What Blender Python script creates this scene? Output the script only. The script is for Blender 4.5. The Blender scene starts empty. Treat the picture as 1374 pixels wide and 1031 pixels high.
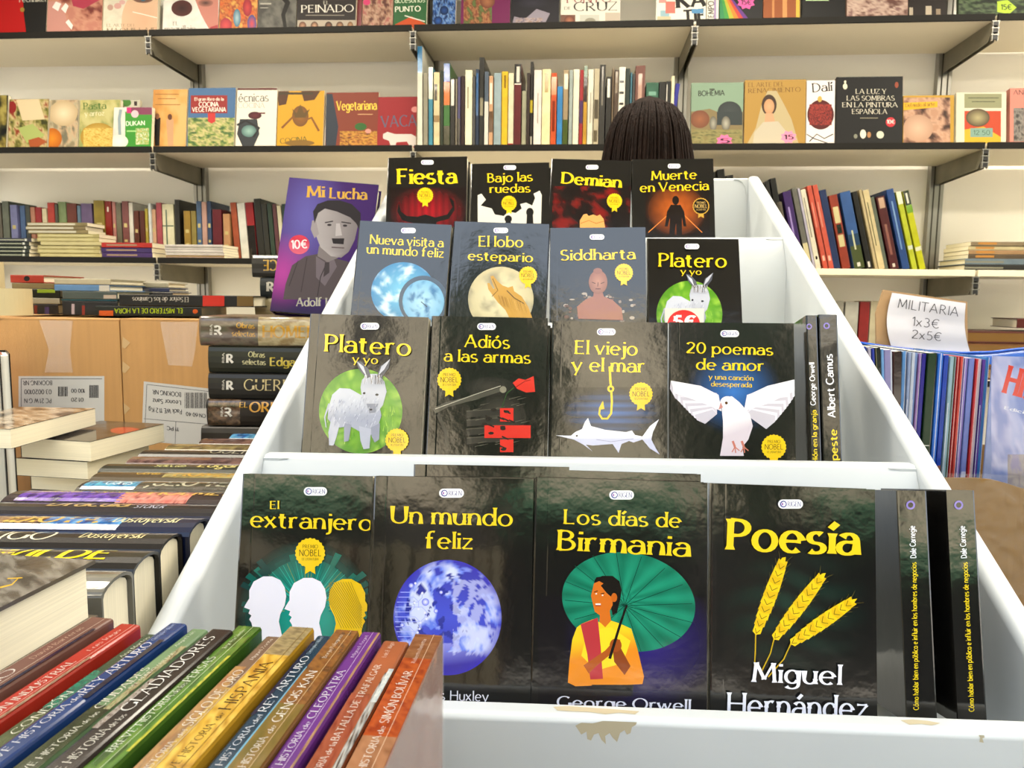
import bpy, bmesh, math, random
from math import radians, sin, cos, pi, hypot
from mathutils import Vector, Matrix, noise
from mathutils.geometry import tessellate_polygon

random.seed(7)
V = Vector
scn = bpy.context.scene
COL = scn.collection

# ------------------------------------------------------------------ camera, world, sun, exposure
FPX, PITCH, ROLL, CAMZ = 1032.0, radians(6.36), radians(0.72), 1.22
EX = V((1, 0, 0)); ED = V((0, -sin(PITCH), -cos(PITCH))); EF = V((0, cos(PITCH), -sin(PITCH)))
CR = EX * cos(ROLL) - ED * sin(ROLL); CD = EX * sin(ROLL) + ED * cos(ROLL)
CAM = V((0, 0, CAMZ))
cd = bpy.data.cameras.new('camera'); cam = bpy.data.objects.new('camera', cd); COL.objects.link(cam)
cam.matrix_world = Matrix(((CR.x, -CD.x, -EF.x, CAM.x), (CR.y, -CD.y, -EF.y, CAM.y), (CR.z, -CD.z, -EF.z, CAM.z), (0, 0, 0, 1)))
cd.sensor_width = 36; cd.lens = 36 * FPX / 1374; cd.clip_start = 0.02
cd.dof.use_dof = True; cd.dof.focus_distance = 0.62; cd.dof.aperture_fstop = 26
scn.camera = cam

world = bpy.data.worlds.new('sky'); scn.world = world; world.use_nodes = True
nt = world.node_tree; nt.nodes.clear()
wo = nt.nodes.new('ShaderNodeOutputWorld'); bg = nt.nodes.new('ShaderNodeBackground')
tc = nt.nodes.new('ShaderNodeTexCoord'); sx_ = nt.nodes.new('ShaderNodeSeparateXYZ'); rp = nt.nodes.new('ShaderNodeValToRGB')
nt.links.new(tc.outputs['Generated'], sx_.inputs[0]); nt.links.new(sx_.outputs['Z'], rp.inputs[0])
rp.color_ramp.elements[0].position = 0.0; rp.color_ramp.elements[0].color = (0.86, 0.92, 1.0, 1)
rp.color_ramp.elements[1].position = 0.8; rp.color_ramp.elements[1].color = (0.62, 0.78, 1.0, 1)
nt.links.new(rp.outputs[0], bg.inputs['Color']); bg.inputs['Strength'].default_value = 3.1
nt.links.new(bg.outputs[0], wo.inputs[0])
sd = bpy.data.lights.new('sun', 'SUN'); sun = bpy.data.objects.new('sun', sd); COL.objects.link(sun)
sd.energy = 22.0; sd.angle = 0.01; sd.color = (1, 0.94, 0.84)
sun.rotation_euler = (radians(-38), 0, radians(14))      # from behind the stall, onto the square and facades
FILL_LAMPS = [(-1.25, 2.02, 32), (0.45, 1.9, 32), (2.1, 1.8, 32), (-1.3, 0.7, 30), (0.35, 0.62, 17), (1.9, 0.6, 33)]  # added fill lights, out of view, to brighten the back wall and bin
for lx, ly, le in FILL_LAMPS:
    ld = bpy.data.lights.new('fill_light', 'AREA'); lo = bpy.data.objects.new('fill_light', ld); COL.objects.link(lo)
    ld.shape = 'RECTANGLE'; ld.size = 1.3; ld.size_y = 0.2; ld.energy = le; ld.color = (1, 0.91, 0.75); lo.location = (lx, ly, 2.5)
scn.view_settings.view_transform = 'Standard'; scn.view_settings.look = 'None'
scn.view_settings.gamma = 1; scn.view_settings.use_curve_mapping = False; scn.view_settings.exposure = 0.0

# ------------------------------------------------------------------ measuring helpers (photo pixels -> points on real planes)
def ray(px, py): return EF + CR * ((px - 687) / FPX) + CD * ((py - 515.5) / FPX)
def hit(px, py, P, N):
    d = ray(px, py); return CAM + d * ((P - CAM).dot(N) / d.dot(N))
def atz(px, py, z): return hit(px, py, V((0, 0, z)), V((0, 0, 1)))
def aty(px, py, y): return hit(px, py, V((0, y, 0)), V((0, 1, 0)))

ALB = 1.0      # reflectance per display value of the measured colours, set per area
def lin(h):
    if isinstance(h, tuple): return h
    h = h.lstrip('#'); r = []
    for i in (0, 2, 4):
        c = int(h[i:i + 2], 16) / 255
        r.append(c / 12.92 if c <= 0.04045 else ((c + 0.055) / 1.055) ** 2.4)
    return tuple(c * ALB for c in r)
def mix(a, b, t): t = max(0, min(1, t)); return tuple(a[i] * (1 - t) + b[i] * t for i in range(3))

# ------------------------------------------------------------------ materials
_m = {}
def mat(key, col='#808080', rough=0.5, metal=0, spec=0.5, bump=0, bscale=20, vary=0, vscale=8, attr=False, coat=0, stretch=None, alpha=None, objc=False, btex=1.0):
    if key in _m: return _m[key]
    m = bpy.data.materials.new(key); m.use_nodes = True; n = m.node_tree; p = n.nodes['Principled BSDF']; L = n.links
    c = lin(col)
    p.inputs['Base Color'].default_value = (*c, 1); p.inputs['Roughness'].default_value = rough; p.inputs['Metallic'].default_value = metal
    p.inputs['Specular IOR Level'].default_value = spec; p.inputs['Coat Weight'].default_value = coat
    if attr:
        a = n.nodes.new('ShaderNodeAttribute'); a.attribute_name = 'Col'; L.new(a.outputs['Color'], p.inputs['Base Color'])
    if bump or vary:
        if objc:
            g = n.nodes.new('ShaderNodeTexCoord'); src = g.outputs['Object']
        else:
            g = n.nodes.new('ShaderNodeNewGeometry'); src = g.outputs['Position']
        mp = n.nodes.new('ShaderNodeMapping'); L.new(src, mp.inputs[0])
        if stretch: mp.inputs['Scale'].default_value = stretch
    if vary:
        nz = n.nodes.new('ShaderNodeTexNoise'); nz.inputs['Scale'].default_value = vscale; nz.inputs['Detail'].default_value = 5
        L.new(mp.outputs[0], nz.inputs['Vector'])
        mr = n.nodes.new('ShaderNodeMapRange'); mr.inputs[1].default_value = 0.3; mr.inputs[2].default_value = 0.7
        mr.inputs[3].default_value = 1 - vary; mr.inputs[4].default_value = 1 + vary * 0.6; L.new(nz.outputs[0], mr.inputs[0])
        hs = n.nodes.new('ShaderNodeHueSaturation'); hs.inputs['Color'].default_value = (*c, 1)
        if attr: L.new(a.outputs['Color'], hs.inputs['Color'])
        L.new(mr.outputs[0], hs.inputs['Value']); L.new(hs.outputs[0], p.inputs['Base Color'])
    if bump:
        nb = n.nodes.new('ShaderNodeTexNoise'); nb.inputs['Scale'].default_value = bscale; nb.inputs['Detail'].default_value = btex
        L.new(mp.outputs[0], nb.inputs['Vector']); b = n.nodes.new('ShaderNodeBump'); b.inputs['Strength'].default_value = 1.0
        b.inputs['Distance'].default_value = bump; L.new(nb.outputs[0], b.inputs['Height']); L.new(b.outputs[0], p.inputs['Normal'])
    if alpha is not None: p.inputs['Alpha'].default_value = alpha
    _m[key] = m; return m

GLB = dict(bump=0.0008, bscale=15, btex=5.0)
PRINT = mat('glossy_print', rough=0.12, spec=0.8, attr=True, **GLB)
INK = mat('matt_ink', rough=0.55, attr=True)
SATIN = mat('satin_print', rough=0.5, attr=True, spec=0.2)
BLACKCOVER = mat('laminated_black_cover', '#12110f', rough=0.1, spec=0.95, **GLB)
PAGES = mat('cream_pages', '#e6dcc0', rough=0.85, vary=0.13, vscale=1.0, stretch=(3, 1400, 3), objc=True)
PAGESW = mat('white_pages', '#e9e6da', rough=0.85, vary=0.1, vscale=1.0, stretch=(3, 1400, 3), objc=True)
PLASTIC = mat('white_moulded_plastic', '#c3c8ca', rough=0.36, vary=0.05, vscale=5, bump=0.0005, bscale=30)
WALLM = mat('cream_wall_panel', '#f6f2e6', rough=0.6, vary=0.03, vscale=2)
BOARD = mat('shelf_laminate', '#dfd6c0', rough=0.5, vary=0.03, vscale=3)
STRIP = mat('dark_edge_strip', '#15130f', rough=0.6, spec=0.15)
STRIPL = mat('cream_edge_strip', '#d8d0b4', rough=0.4)
METAL = mat('brushed_aluminium', '#a19f98', rough=0.32, metal=0.9, vary=0.06, vscale=14)
METALD = mat('grey_bracket_steel', '#7d7868', rough=0.45, metal=0.6, vary=0.12, vscale=18)
CARD = mat('corrugated_cardboard', '#b98c55', rough=0.8, vary=0.07, vscale=1.0, stretch=(130, 6, 4), bump=0.0004, bscale=60)
KRAFT = mat('kraft_board', '#86632f', rough=0.6, vary=0.1, vscale=14, bump=0.003, bscale=22)
FILM = mat('clear_film', '#ffffff', rough=0.08, alpha=0.16, bump=0.004, bscale=40)

def bookmat(col, rough=0.3):
    return mat('cover_%s_%d_%d' % (col.strip('#'), int(rough * 100), int(ALB * 100)), col, rough=rough, spec=0.35, vary=0.16, vscale=35)

# ------------------------------------------------------------------ object helpers
def link(name, me, m=None, parent=None, M=None):
    o = bpy.data.objects.new(name, me)
    if m is not None and me is not None and len(me.materials) == 0: me.materials.append(m)
    COL.objects.link(o)
    if parent is not None: o.parent = parent
    if M is not None: o.matrix_local = M
    return o
def tag(o, label=None, cat=None, group=None, kind=None):
    if label: o['label'] = label
    if cat: o['category'] = cat
    if group: o['group'] = group
    if kind: o['kind'] = kind
    return o
def thing(name, M, label, cat, group=None):
    o = bpy.data.objects.new(name, None); COL.objects.link(o); o.matrix_world = M; o.empty_display_size = 0.02
    return tag(o, label, cat, group)
def mesh(vs, fs, smooth=False):
    me = bpy.data.meshes.new('m'); me.from_pydata([tuple(v) for v in vs], [], fs); me.update()
    if smooth:
        for p in me.polygons: p.use_smooth = True
    return me
class MB:
    def __init__(s): s.v = []; s.f = []
    def box(s, a, b, M=None):
        n = len(s.v)
        for z in (a[2], b[2]):
            for x, y in ((a[0], a[1]), (b[0], a[1]), (b[0], b[1]), (a[0], b[1])):
                p = V((x, y, z)); s.v.append(M @ p if M else p)
        for q in ((0, 3, 2, 1), (4, 5, 6, 7), (0, 1, 5, 4), (1, 2, 6, 5), (2, 3, 7, 6), (3, 0, 4, 7)): s.f.append([n + i for i in q])
        return s
    def prism(s, pts, h0, h1, axis=2, M=None):      # pts: 2-D outline, extruded along axis
        n = len(s.v); k = len(pts)
        for h in (h0, h1):
            for a, b in pts:
                p = V((a, b, h)) if axis == 2 else (V((h, a, b)) if axis == 0 else V((a, h, b)))
                s.v.append(M @ p if M else p)
        s.f.append([n + i for i in range(k)][::-1]); s.f.append([n + k + i for i in range(k)])
        for i in range(k): j = (i + 1) % k; s.f.append([n + i, n + j, n + k + j, n + k + i])
        return s
    def tube(s, pts, r, n=8):
        prev = None
        for i, p in enumerate(pts):
            t = (pts[min(i + 1, len(pts) - 1)] - pts[max(i - 1, 0)]).normalized()
            a = t.cross(V((0.3, 0.9, 0.1))).normalized(); b = t.cross(a); base = len(s.v)
            rr = r[i] if isinstance(r, (list, tuple)) else r
            for k in range(n): s.v.append(p + a * cos(2 * pi * k / n) * rr + b * sin(2 * pi * k / n) * rr)
            if prev is not None:
                for k in range(n): s.f.append([prev + k, prev + (k + 1) % n, base + (k + 1) % n, base + k])
            else: s.f.append([base + k for k in range(n)][::-1])
            prev = base
        s.f.append([prev + k for k in range(n)])
        return s
    def build(s, name, m, parent=None, M=None, bevel=0, seg=2, smooth=False):
        me = mesh(s.v, s.f, smooth)
        bm = bmesh.new(); bm.from_mesh(me); bmesh.ops.recalc_face_normals(bm, faces=bm.faces); bm.to_mesh(me); bm.free()
        o = link(name, me, m, parent, M)
        if bevel:
            b = o.modifiers.new('bevel', 'BEVEL'); b.width = bevel; b.segments = seg; b.limit_method = 'ANGLE'; b.angle_limit = radians(35)
            for p in me.polygons: p.use_smooth = True
            o.modifiers.new('wn', 'WEIGHTED_NORMAL')
        return o

def frame(X, Y, Z, P): return Matrix(((X.x, Y.x, Z.x, P.x), (X.y, Y.y, Z.y, P.y), (X.z, Y.z, Z.z, P.z), (0, 0, 0, 1)))

# ------------------------------------------------------------------ stroke lettering (flared roman and plain round hand)
G = {}
def _path(s):
    pts = []
    for tk in s.split():
        if tk[0] == '@':
            cx, cy, rx, ry, a0, a1 = [float(q) for q in tk[1:].split(',')]
            n = max(4, int(abs(a1 - a0) / 20))
            for i in range(n + 1):
                a = radians(a0 + (a1 - a0) * i / n); q = (cx + rx * cos(a), cy + ry * sin(a))
                if not pts or hypot(pts[-1][0] - q[0], pts[-1][1] - q[1]) > 0.012: pts.append(q)
        else:
            x, y = tk.split(','); pts.append((float(x), float(y)))
    return pts
for ln in '''a|.46,0 .46,.43 @.27,.43,.19,.23,0,150|.46,.4 @.23,.2,.2,.2,75,300 .46,.13
b|.07,1.04 .07,0|@.3,.33,.24,.33,150,-150
c|@.29,.33,.25,.33,48,312
d|.5,1.04 .5,0|@.27,.33,.23,.33,30,330
e|.07,.35 .5,.35|@.28,.33,.24,.33,8,312
f|.14,0 .14,.8 @.31,.82,.17,.22,180,60|0,.64 .32,.64
g|.5,.66 .5,-.06 @.27,-.06,.23,.22,0,-150|@.27,.33,.23,.33,35,325
h|.07,1.04 .07,0|.07,.4 @.27,.42,.2,.24,165,0 .47,0
i|.07,.66 .07,0|.07,.84 .07,.96
j|.14,.66 .14,-.1 @.01,-.1,.13,.18,0,-110|.14,.84 .14,.96
k|.07,1.04 .07,0|.42,.66 .09,.3|.2,.4 .46,0
l|.07,1.04 .07,0
m|.07,.66 .07,0|.07,.4 @.24,.42,.17,.24,165,0 .41,0|.41,.4 @.58,.42,.17,.24,165,0 .75,0
n|.07,.66 .07,0|.07,.4 @.27,.42,.2,.24,165,0 .47,0
o|@.29,.33,.25,.33,0,360
p|.07,.66 .07,-.32|@.3,.33,.24,.33,150,-150
q|.5,.66 .5,-.32|@.27,.33,.23,.33,30,330
r|.07,.66 .07,0|.07,.38 @.25,.4,.18,.26,170,60
s|@.22,.49,.17,.17,45,270 @.22,.16,.19,.16,90,-140
t|.15,.86 .15,.18 @.29,.16,.14,.16,180,290|0,.64 .32,.64
u|.06,.66 .06,.24 @.26,.24,.2,.24,180,360|.46,.66 .46,0
v|0,.66 .24,0|.24,0 .47,.66
w|0,.66 .19,0|.19,0 .36,.6|.36,.6 .53,0|.53,0 .72,.66
x|0,.66 .44,0|.42,.66 0,0
y|0,.66 .25,.03|.5,.66 .15,-.31
z|.03,.63 .42,.63|.42,.63 .03,.03|.03,.03 .45,.03
A|0,0 .34,1|.34,1 .7,0|.13,.34 .57,.34
B|.08,0 .08,1|.08,.97 .25,.97 @.25,.76,.21,.21,90,-90 .08,.55|.25,.55 @.27,.28,.26,.26,90,-90 .08,.02
C|@.42,.5,.38,.49,48,312
D|.08,0 .08,1|.08,.97 .25,.97 @.27,.5,.42,.47,90,-90 .08,.03
E|.08,0 .08,1|.08,.97 .5,.97|.08,.53 .44,.53|.08,.03 .53,.03
F|.08,0 .08,1|.08,.97 .52,.97|.08,.52 .44,.52
G|@.43,.5,.38,.49,48,325|.75,.44 .75,.1
H|.08,0 .08,1|.68,0 .68,1|.08,.52 .68,.52
I|.08,0 .08,1
J|.2,1 .2,.0 @.05,0,.15,.2,0,-100
K|.08,0 .08,1|.6,1 .12,.5|.24,.6 .66,0
L|.08,0 .08,1|.08,.03 .52,.03
M|.06,0 .13,1|.13,1 .43,.15|.43,.15 .74,1|.74,1 .8,0
N|.08,0 .08,1|.08,1 .7,0|.7,0 .7,1
O|@.42,.5,.39,.49,0,360
P|.08,0 .08,1|.08,.97 .25,.97 @.26,.72,.25,.25,90,-90 .08,.47
Q|@.42,.5,.39,.49,0,360|.45,.2 .8,-.2
R|.08,0 .08,1|.08,.97 .25,.97 @.26,.73,.24,.24,90,-90 .08,.49|.26,.49 .62,0
S|@.27,.74,.2,.24,40,270 @.27,.26,.23,.24,90,-145
T|.32,0 .32,.97|0,.97 .64,.97
U|.08,1 .08,.3 @.36,.3,.28,.29,180,360 .64,1
V|0,1 .34,0|.34,0 .66,1
W|0,1 .25,0|.25,0 .47,.9|.47,.9 .7,0|.7,0 .95,1
X|.02,1 .6,0|.58,1 0,0
Y|0,1 .31,.48|.62,1 .31,.48|.31,.48 .31,0
Z|.03,.97 .58,.97|.58,.97 .03,.03|.03,.03 .6,.03
0|@.28,.5,.25,.49,0,360
1|.04,.8 .22,1|.22,1 .22,0
2|@.26,.74,.22,.25,160,-30 .04,.03|.04,.03 .52,.03
3|@.24,.75,.2,.23,140,-90|@.24,.27,.24,.26,90,-140
5|.46,.97 .12,.97|.12,.97 .09,.56|.09,.56 @.25,.31,.24,.3,110,-135
4|.42,1 .0,.3|.0,.3 .58,.3|.42,1 .42,0
6|.44,.97 .2,.72 @.29,.3,.25,.29,160,-200
7|.02,.97 .5,.97|.5,.97 .16,0
9|@.27,.7,.24,.29,0,360|.5,.64 .4,.3 .2,.02
8|@.26,.75,.19,.22,0,360|@.26,.27,.24,.26,0,360
€|@.42,.5,.32,.48,50,310|0,.6 .52,.6|0,.4 .5,.4
.|.05,.02 .09,.06
-|.02,.38 .28,.38'''.split('\n'):
    ch, *ps = ln.split('|'); P = [_path(q) for q in ps]
    G[ch] = (max(x for p in P for x, y in p), P)
G[' '] = (0.16, [])
for ch, b in (('á', 'a'), ('é', 'e'), ('í', 'i'), ('ó', 'o'), ('ú', 'u'), ('Ó', 'O'), ('Í', 'I'), ('É', 'E')):
    w, P = G[b]; P = [p for p in P if not (b == 'i' and p[0][1] > 0.8)]
    t = 0.8 if b.islower() else 1.1
    G[ch] = (w, P + [[(w / 2 - 0.02, t), (w / 2 + 0.14, t + 0.2)]])
for ch, b, t in (('ñ', 'n', .84), ('Ñ', 'N', 1.14)):
    w, P = G[b]; G[ch] = (w, P + [[(w / 2 - .18, t - .02), (w / 2 - .07, t + .06), (w / 2 + .07, t - .02), (w / 2 + .18, t + .06)]])

def nat_width(s, gap): return sum(G[c][0] + gap for c in s) - gap

def stroke_quads(path, thick, thin, flare):
    pts = list(path)
    if len(pts) == 2:
        (x0, y0), (x1, y1) = pts; L = hypot(x1 - x0, y1 - y0)
        if L > 0.35 and flare: pts = [pts[0]] + [(x0 + (x1 - x0) * t, y0 + (y1 - y0) * t) for t in (0.13 / L, 0.5, 1 - 0.13 / L)] + [pts[1]]
    closed = hypot(pts[0][0] - pts[-1][0], pts[0][1] - pts[-1][1]) < 0.02
    n = len(pts); d = [0]
    for i in range(1, n): d.append(d[-1] + hypot(pts[i][0] - pts[i - 1][0], pts[i][1] - pts[i - 1][1]))
    out = []
    if d[-1] < 0.3 and n == 2: flare = 0; thin = thick = thick * 1.1
    for i in range(n):
        if closed: a = pts[i - 1 if i else n - 2]; b = pts[i + 1 if i < n - 1 else 1]
        else: a = pts[max(i - 1, 0)]; b = pts[min(i + 1, n - 1)]
        tx, ty = b[0] - a[0], b[1] - a[1]; L = hypot(tx, ty) or 1; tx /= L; ty /= L
        w = thin + (thick - thin) * abs(ty) ** 1.3
        if tx * ty > 0.1 and n <= 5: w = thin + (thick - thin) * 0.25          # rising diagonals are thin
        if tx * ty < -0.1 and n <= 5: w = thick
        if flare and not closed:
            e = min(d[i], d[-1] - d[i]); w *= 1 + flare * max(0, 1 - e / 0.13)
        x, y = pts[i]; out.append(((x - ty * w / 2, y + tx * w / 2), (x + ty * w / 2, y - tx * w / 2)))
    return out
STY = {'flare': (0.125, 0.068, 0.6, 0.14), 'roman': (0.105, 0.045, 0.7, 0.13), 'bold': (0.17, 0.09, 0.5, 0.14), 'thin': (0.078, 0.035, 0.7, 0.14), 'sans': (0.11, 0.09, 0, 0.15),
       'sansb': (0.16, 0.13, 0, 0.15), 'hand': (0.075, 0.075, 0, 0.16), 'fat': (0.24, 0.15, 0.25, 0.17)}

# ------------------------------------------------------------------ printing on a real flat face
class Face:
    """A rectangular face: corner P, unit axes U (right) and W (up), outward normal N."""
    def __init__(s, P, U, W, w, h, sag=None):
        s.P, s.U, s.W, s.w, s.h = P, U.normalized(), W.normalized(), w, h
        s.N = s.U.cross(s.W).normalized(); s.layer = 0; s.sag = sag
    def uv(s, px, py):
        q = hit(px, py, s.P, s.N) - s.P; return (q.dot(s.U), q.dot(s.W))
class Art:
    def __init__(s, face): s.f = face; s.t = []
    def _tri(s, a, b, c, e):
        s.t.append((a, b, c, e))
    def tris(s, vs, cs, idx):
        s.f.layer += 1; e = 0.00012 + s.f.layer * 0.000012
        w, h = s.f.w - 0.0003, s.f.h - 0.0003; lo = 0.0003
        for tri in idx:
            P = [(vs[i][0], vs[i][1], *cs[i]) for i in tri]
            if not all(lo <= p[0] <= w and lo <= p[1] <= h for p in P):
                for ax, lim, sg in ((0, lo, 1), (0, w, -1), (1, lo, 1), (1, h, -1)):
                    o = []
                    for i in range(len(P)):
                        A, B = P[i - 1], P[i]; da, db = (A[ax] - lim) * sg, (B[ax] - lim) * sg
                        if (da >= 0) != (db >= 0):
                            t = da / (da - db); o.append(tuple(A[k] + (B[k] - A[k]) * t for k in range(5)))
                        if db >= 0: o.append(B)
                    P = o
                    if not P: break
            if len(P) >= 3: s.t.append((P, e))
    def poly(s, pts, col):
        vs = [s.f.uv(*p) for p in pts]; c = lin(col) if not callable(col) else None
        cs = [c or lin(col(*p)) for p in pts]
        idx = tessellate_polygon([[V((a, b, 0)) for a, b in vs]]); s.tris(vs, cs, idx)
    def rect(s, x0, y0, x1, y1, col): s.poly([(x0, y0), (x1, y0), (x1, y1), (x0, y1)], col)
    def full(s, col):
        c = lin(col); s.tris([(0, 0), (s.f.w, 0), (s.f.w, s.f.h), (0, s.f.h)], [c] * 4, [(0, 1, 2), (0, 2, 3)])
    def uvrect(s, a0, b0, a1, b1, col):
        c = lin(col); w, h = s.f.w, s.f.h; s.tris([(a0 * w, b0 * h), (a1 * w, b0 * h), (a1 * w, b1 * h), (a0 * w, b1 * h)], [c] * 4, [(0, 1, 2), (0, 2, 3)])
    def disc(s, cx, cy, rx, ry, c0, c1=None, n=36, fn=None, rings=None, rot=0):
        c0 = lin(c0); c1 = lin(c1) if c1 else c0; R = rings or (1 if c0 == c1 and not fn else 6)
        vs, cs, idx = [s.f.uv(cx, cy)], [fn(0, 0, c0) if fn else c0], []
        for r in range(1, R + 1):
            for k in range(n):
                a = 2 * pi * k / n; t = r / R; x, y = cos(a) * t * rx, sin(a) * t * ry
                X, Y = x * cos(rot) - y * sin(rot), x * sin(rot) + y * cos(rot)
                vs.append(s.f.uv(cx + X, cy + Y)); c = mix(c0, c1, t); cs.append(fn(cos(a) * t, sin(a) * t, c) if fn else c)
        for k in range(n): idx.append((0, 1 + k, 1 + (k + 1) % n))
        for r in range(R - 1):
            for k in range(n):
                a, b = 1 + r * n + k, 1 + r * n + (k + 1) % n; idx += [(a, a + n, b + n), (a, b + n, b)]
        s.tris(vs, cs, idx)
    def grid(s, x0, y0, x1, y1, fn, nx=14, ny=14):     # fn(i01, j01) -> linear colour
        vs, cs, idx = [], [], []
        for j in range(ny + 1):
            for i in range(nx + 1):
                a, b = i / nx, j / ny; vs.append(s.f.uv(x0 + (x1 - x0) * a, y0 + (y1 - y0) * b)); cs.append(fn(a, b))
        for j in range(ny):
            for i in range(nx):
                k = j * (nx + 1) + i; idx += [(k, k + 1, k + nx + 2), (k, k + nx + 2, k + nx + 1)]
        s.tris(vs, cs, idx)
    def photo(s, x0, y0, x1, y1, cols, sc=3, seed=0, nx=30, ny=30):
        C = [lin(c) for c in cols]
        def fn(a, b):
            t = (1.7 * noise.fractal(V((a * sc * 1.7 + seed * 7.3, b * sc * 1.7, seed)), 0.8, 2.0, 4) + 0.75) / 1.5 * (len(C) - 1)
            t = max(0, min(len(C) - 1.001, t)); i = int(t); return mix(C[i], C[i + 1], t - i)
        s.grid(x0, y0, x1, y1, fn, nx, ny)
    def line(s, pts, w, col, w1=None):
        c = lin(col); vs, idx = [], []; n = len(pts)
        for i, p in enumerate(pts):
            a = pts[max(i - 1, 0)]; b = pts[min(i + 1, n - 1)]; tx, ty = b[0] - a[0], b[1] - a[1]; L = hypot(tx, ty) or 1
            ww = (w + ((w1 if w1 is not None else w) - w) * i / max(1, n - 1)) / 2
            vs += [s.f.uv(p[0] - ty / L * ww, p[1] + tx / L * ww), s.f.uv(p[0] + ty / L * ww, p[1] - tx / L * ww)]
            if i: k = 2 * i; idx += [(k - 2, k, k + 1), (k - 2, k + 1, k - 1)]
        s.tris(vs, [c] * len(vs), idx)
    def text(s, st, x0, y0, x1, y1, cap, col, sty='flare', up=None):
        th, tn, fl, gap = STY[sty]; W = nat_width(st, gap); dx, dy = (x1 - x0) / W, (y1 - y0) / W; c = lin(col)
        L = hypot(dx, dy)
        if up is None: up = (dy / L, -dx / L)
        ux, uy = up[0] * cap, up[1] * cap; cx = 0
        for ch in st:
            w, P = G[ch]
            for path in P:
                q = stroke_quads(path, th, tn, fl); vs, idx = [], []
                for i, (a, b) in enumerate(q):
                    for x, y in (a, b): vs.append(s.f.uv(x0 + (cx + x) * dx + y * ux, y0 + (cx + x) * dy + y * uy))
                    if i: k = 2 * i; idx += [(k - 2, k, k + 1), (k - 2, k + 1, k - 1)]
                s.tris(vs, [c] * len(vs), idx); s.f.layer -= 0.75
            cx += w + gap
    def build(s, name, parent, m=None, Minv=None, label=None):
        if not s.t: return None
        f = s.f; vs, fs, cs = [], [], []
        Mi = parent.matrix_world.inverted() if Minv is None else Minv
        for P, e in s.t:
            k = len(vs)
            for p in P:
                ee = e - (f.sag(p[0], p[1]) if f.sag else 0)
                vs.append(Mi @ (f.P + f.U * p[0] + f.W * p[1] + f.N * ee)); cs += [p[2], p[3], p[4], 1.0]
            a = f.U.cross(f.W); q = [V((p[0], p[1], 0)) for p in P]
            ar = sum(q[i - 1].x * q[i].y - q[i].x * q[i - 1].y for i in range(len(q)))
            ids = list(range(k, k + len(P))); fs.append(ids if ar > 0 else ids[::-1])
        me = mesh(vs, fs); at = me.color_attributes.new('Col', 'FLOAT_COLOR', 'POINT'); at.data.foreach_set('color', cs)
        o = link(name, me, m or PRINT, parent)
        if label: o['label'] = label
        return o

# ------------------------------------------------------------------ books
def cover_profile(W, T, c=0.0005, r=0.0012, bulge=0, groove=False, n=7):
    out = [(W, 0)]
    if groove: out += [(0.0112, 0), (0.0104, 0.00016), (0.0096, 0)]
    if bulge:
        for i in range(n + 1): a = pi * i / n; out.append((-bulge * sin(a), T / 2 - T / 2 * cos(a)))
    else: out += [(r, 0), (r * 0.3, r * 0.3), (0, r), (0, T - r), (r * 0.3, T - r * 0.3), (r, T)]
    out += [(W, T), (W, T - c)]
    if bulge:
        for i in range(n, -1, -1): a = pi * i / n; out.append((c - bulge * sin(a), T / 2 - (T / 2 - c) * cos(a)))
    else: out += [(c, T - c), (c, c)]
    out.append((W, c)); return out
_bm = {}
def book(M, W, H, T, cm, label, group=None, hard=False, bulge=0, groove=False, pm=None, name='book', cat='book', bevel=0):
    """front cover on the y=0 side, spine on the x=0 side, head at z=H"""
    root = thing(name, M, label, cat, group)
    c = 0.0022 if hard else 0.0005
    key = (round(W, 4), round(H, 4), round(T, 4), hard, bulge, groove, cm.name, (pm or PAGES).name)
    if key not in _bm:
        a = MB(); a.prism(cover_profile(W, T, c, min(0.0015, T / 4), bulge, groove), 0, H); me = mesh(a.v, a.f)
        me.materials.append(cm)
        b = MB(); m = 0.004 if hard else 0.0004
        if bulge:
            pr = [(W - m, c), (W - m, T - c)]
            for i in range(7, -1, -1): t = pi * i / 7; pr.append((c + 0.0015 - bulge * sin(t) * 0.95, T / 2 - (T / 2 - c - 0.0005) * cos(t)))
            b.prism(pr, m, H - m)
        else: b.box((c + 0.0003, c, m), (W - m, T - c, H - m))
        mp = mesh(b.v, b.f); mp.materials.append(pm or PAGES)
        for q in (me, mp):
            bm = bmesh.new(); bm.from_mesh(q); bmesh.ops.recalc_face_normals(bm, faces=bm.faces); bm.to_mesh(q); bm.free()
        _bm[key] = (me, mp)
    me, mp = _bm[key]
    link('cover', me, None, root); link('pages', mp, None, root)
    return root
def face_front(M, W, H):
    R = M.to_3x3(); return Face(M @ V((0, 0, 0)), R @ V((1, 0, 0)), R @ V((0, 0, 1)), W, H)
def face_spine(M, T, H):      # spine seen with the head up: U runs from back cover to front cover
    R = M.to_3x3(); return Face(M @ V((0, T, 0)), R @ V((0, -1, 0)), R @ V((0, 0, 1)), T, H)

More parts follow.
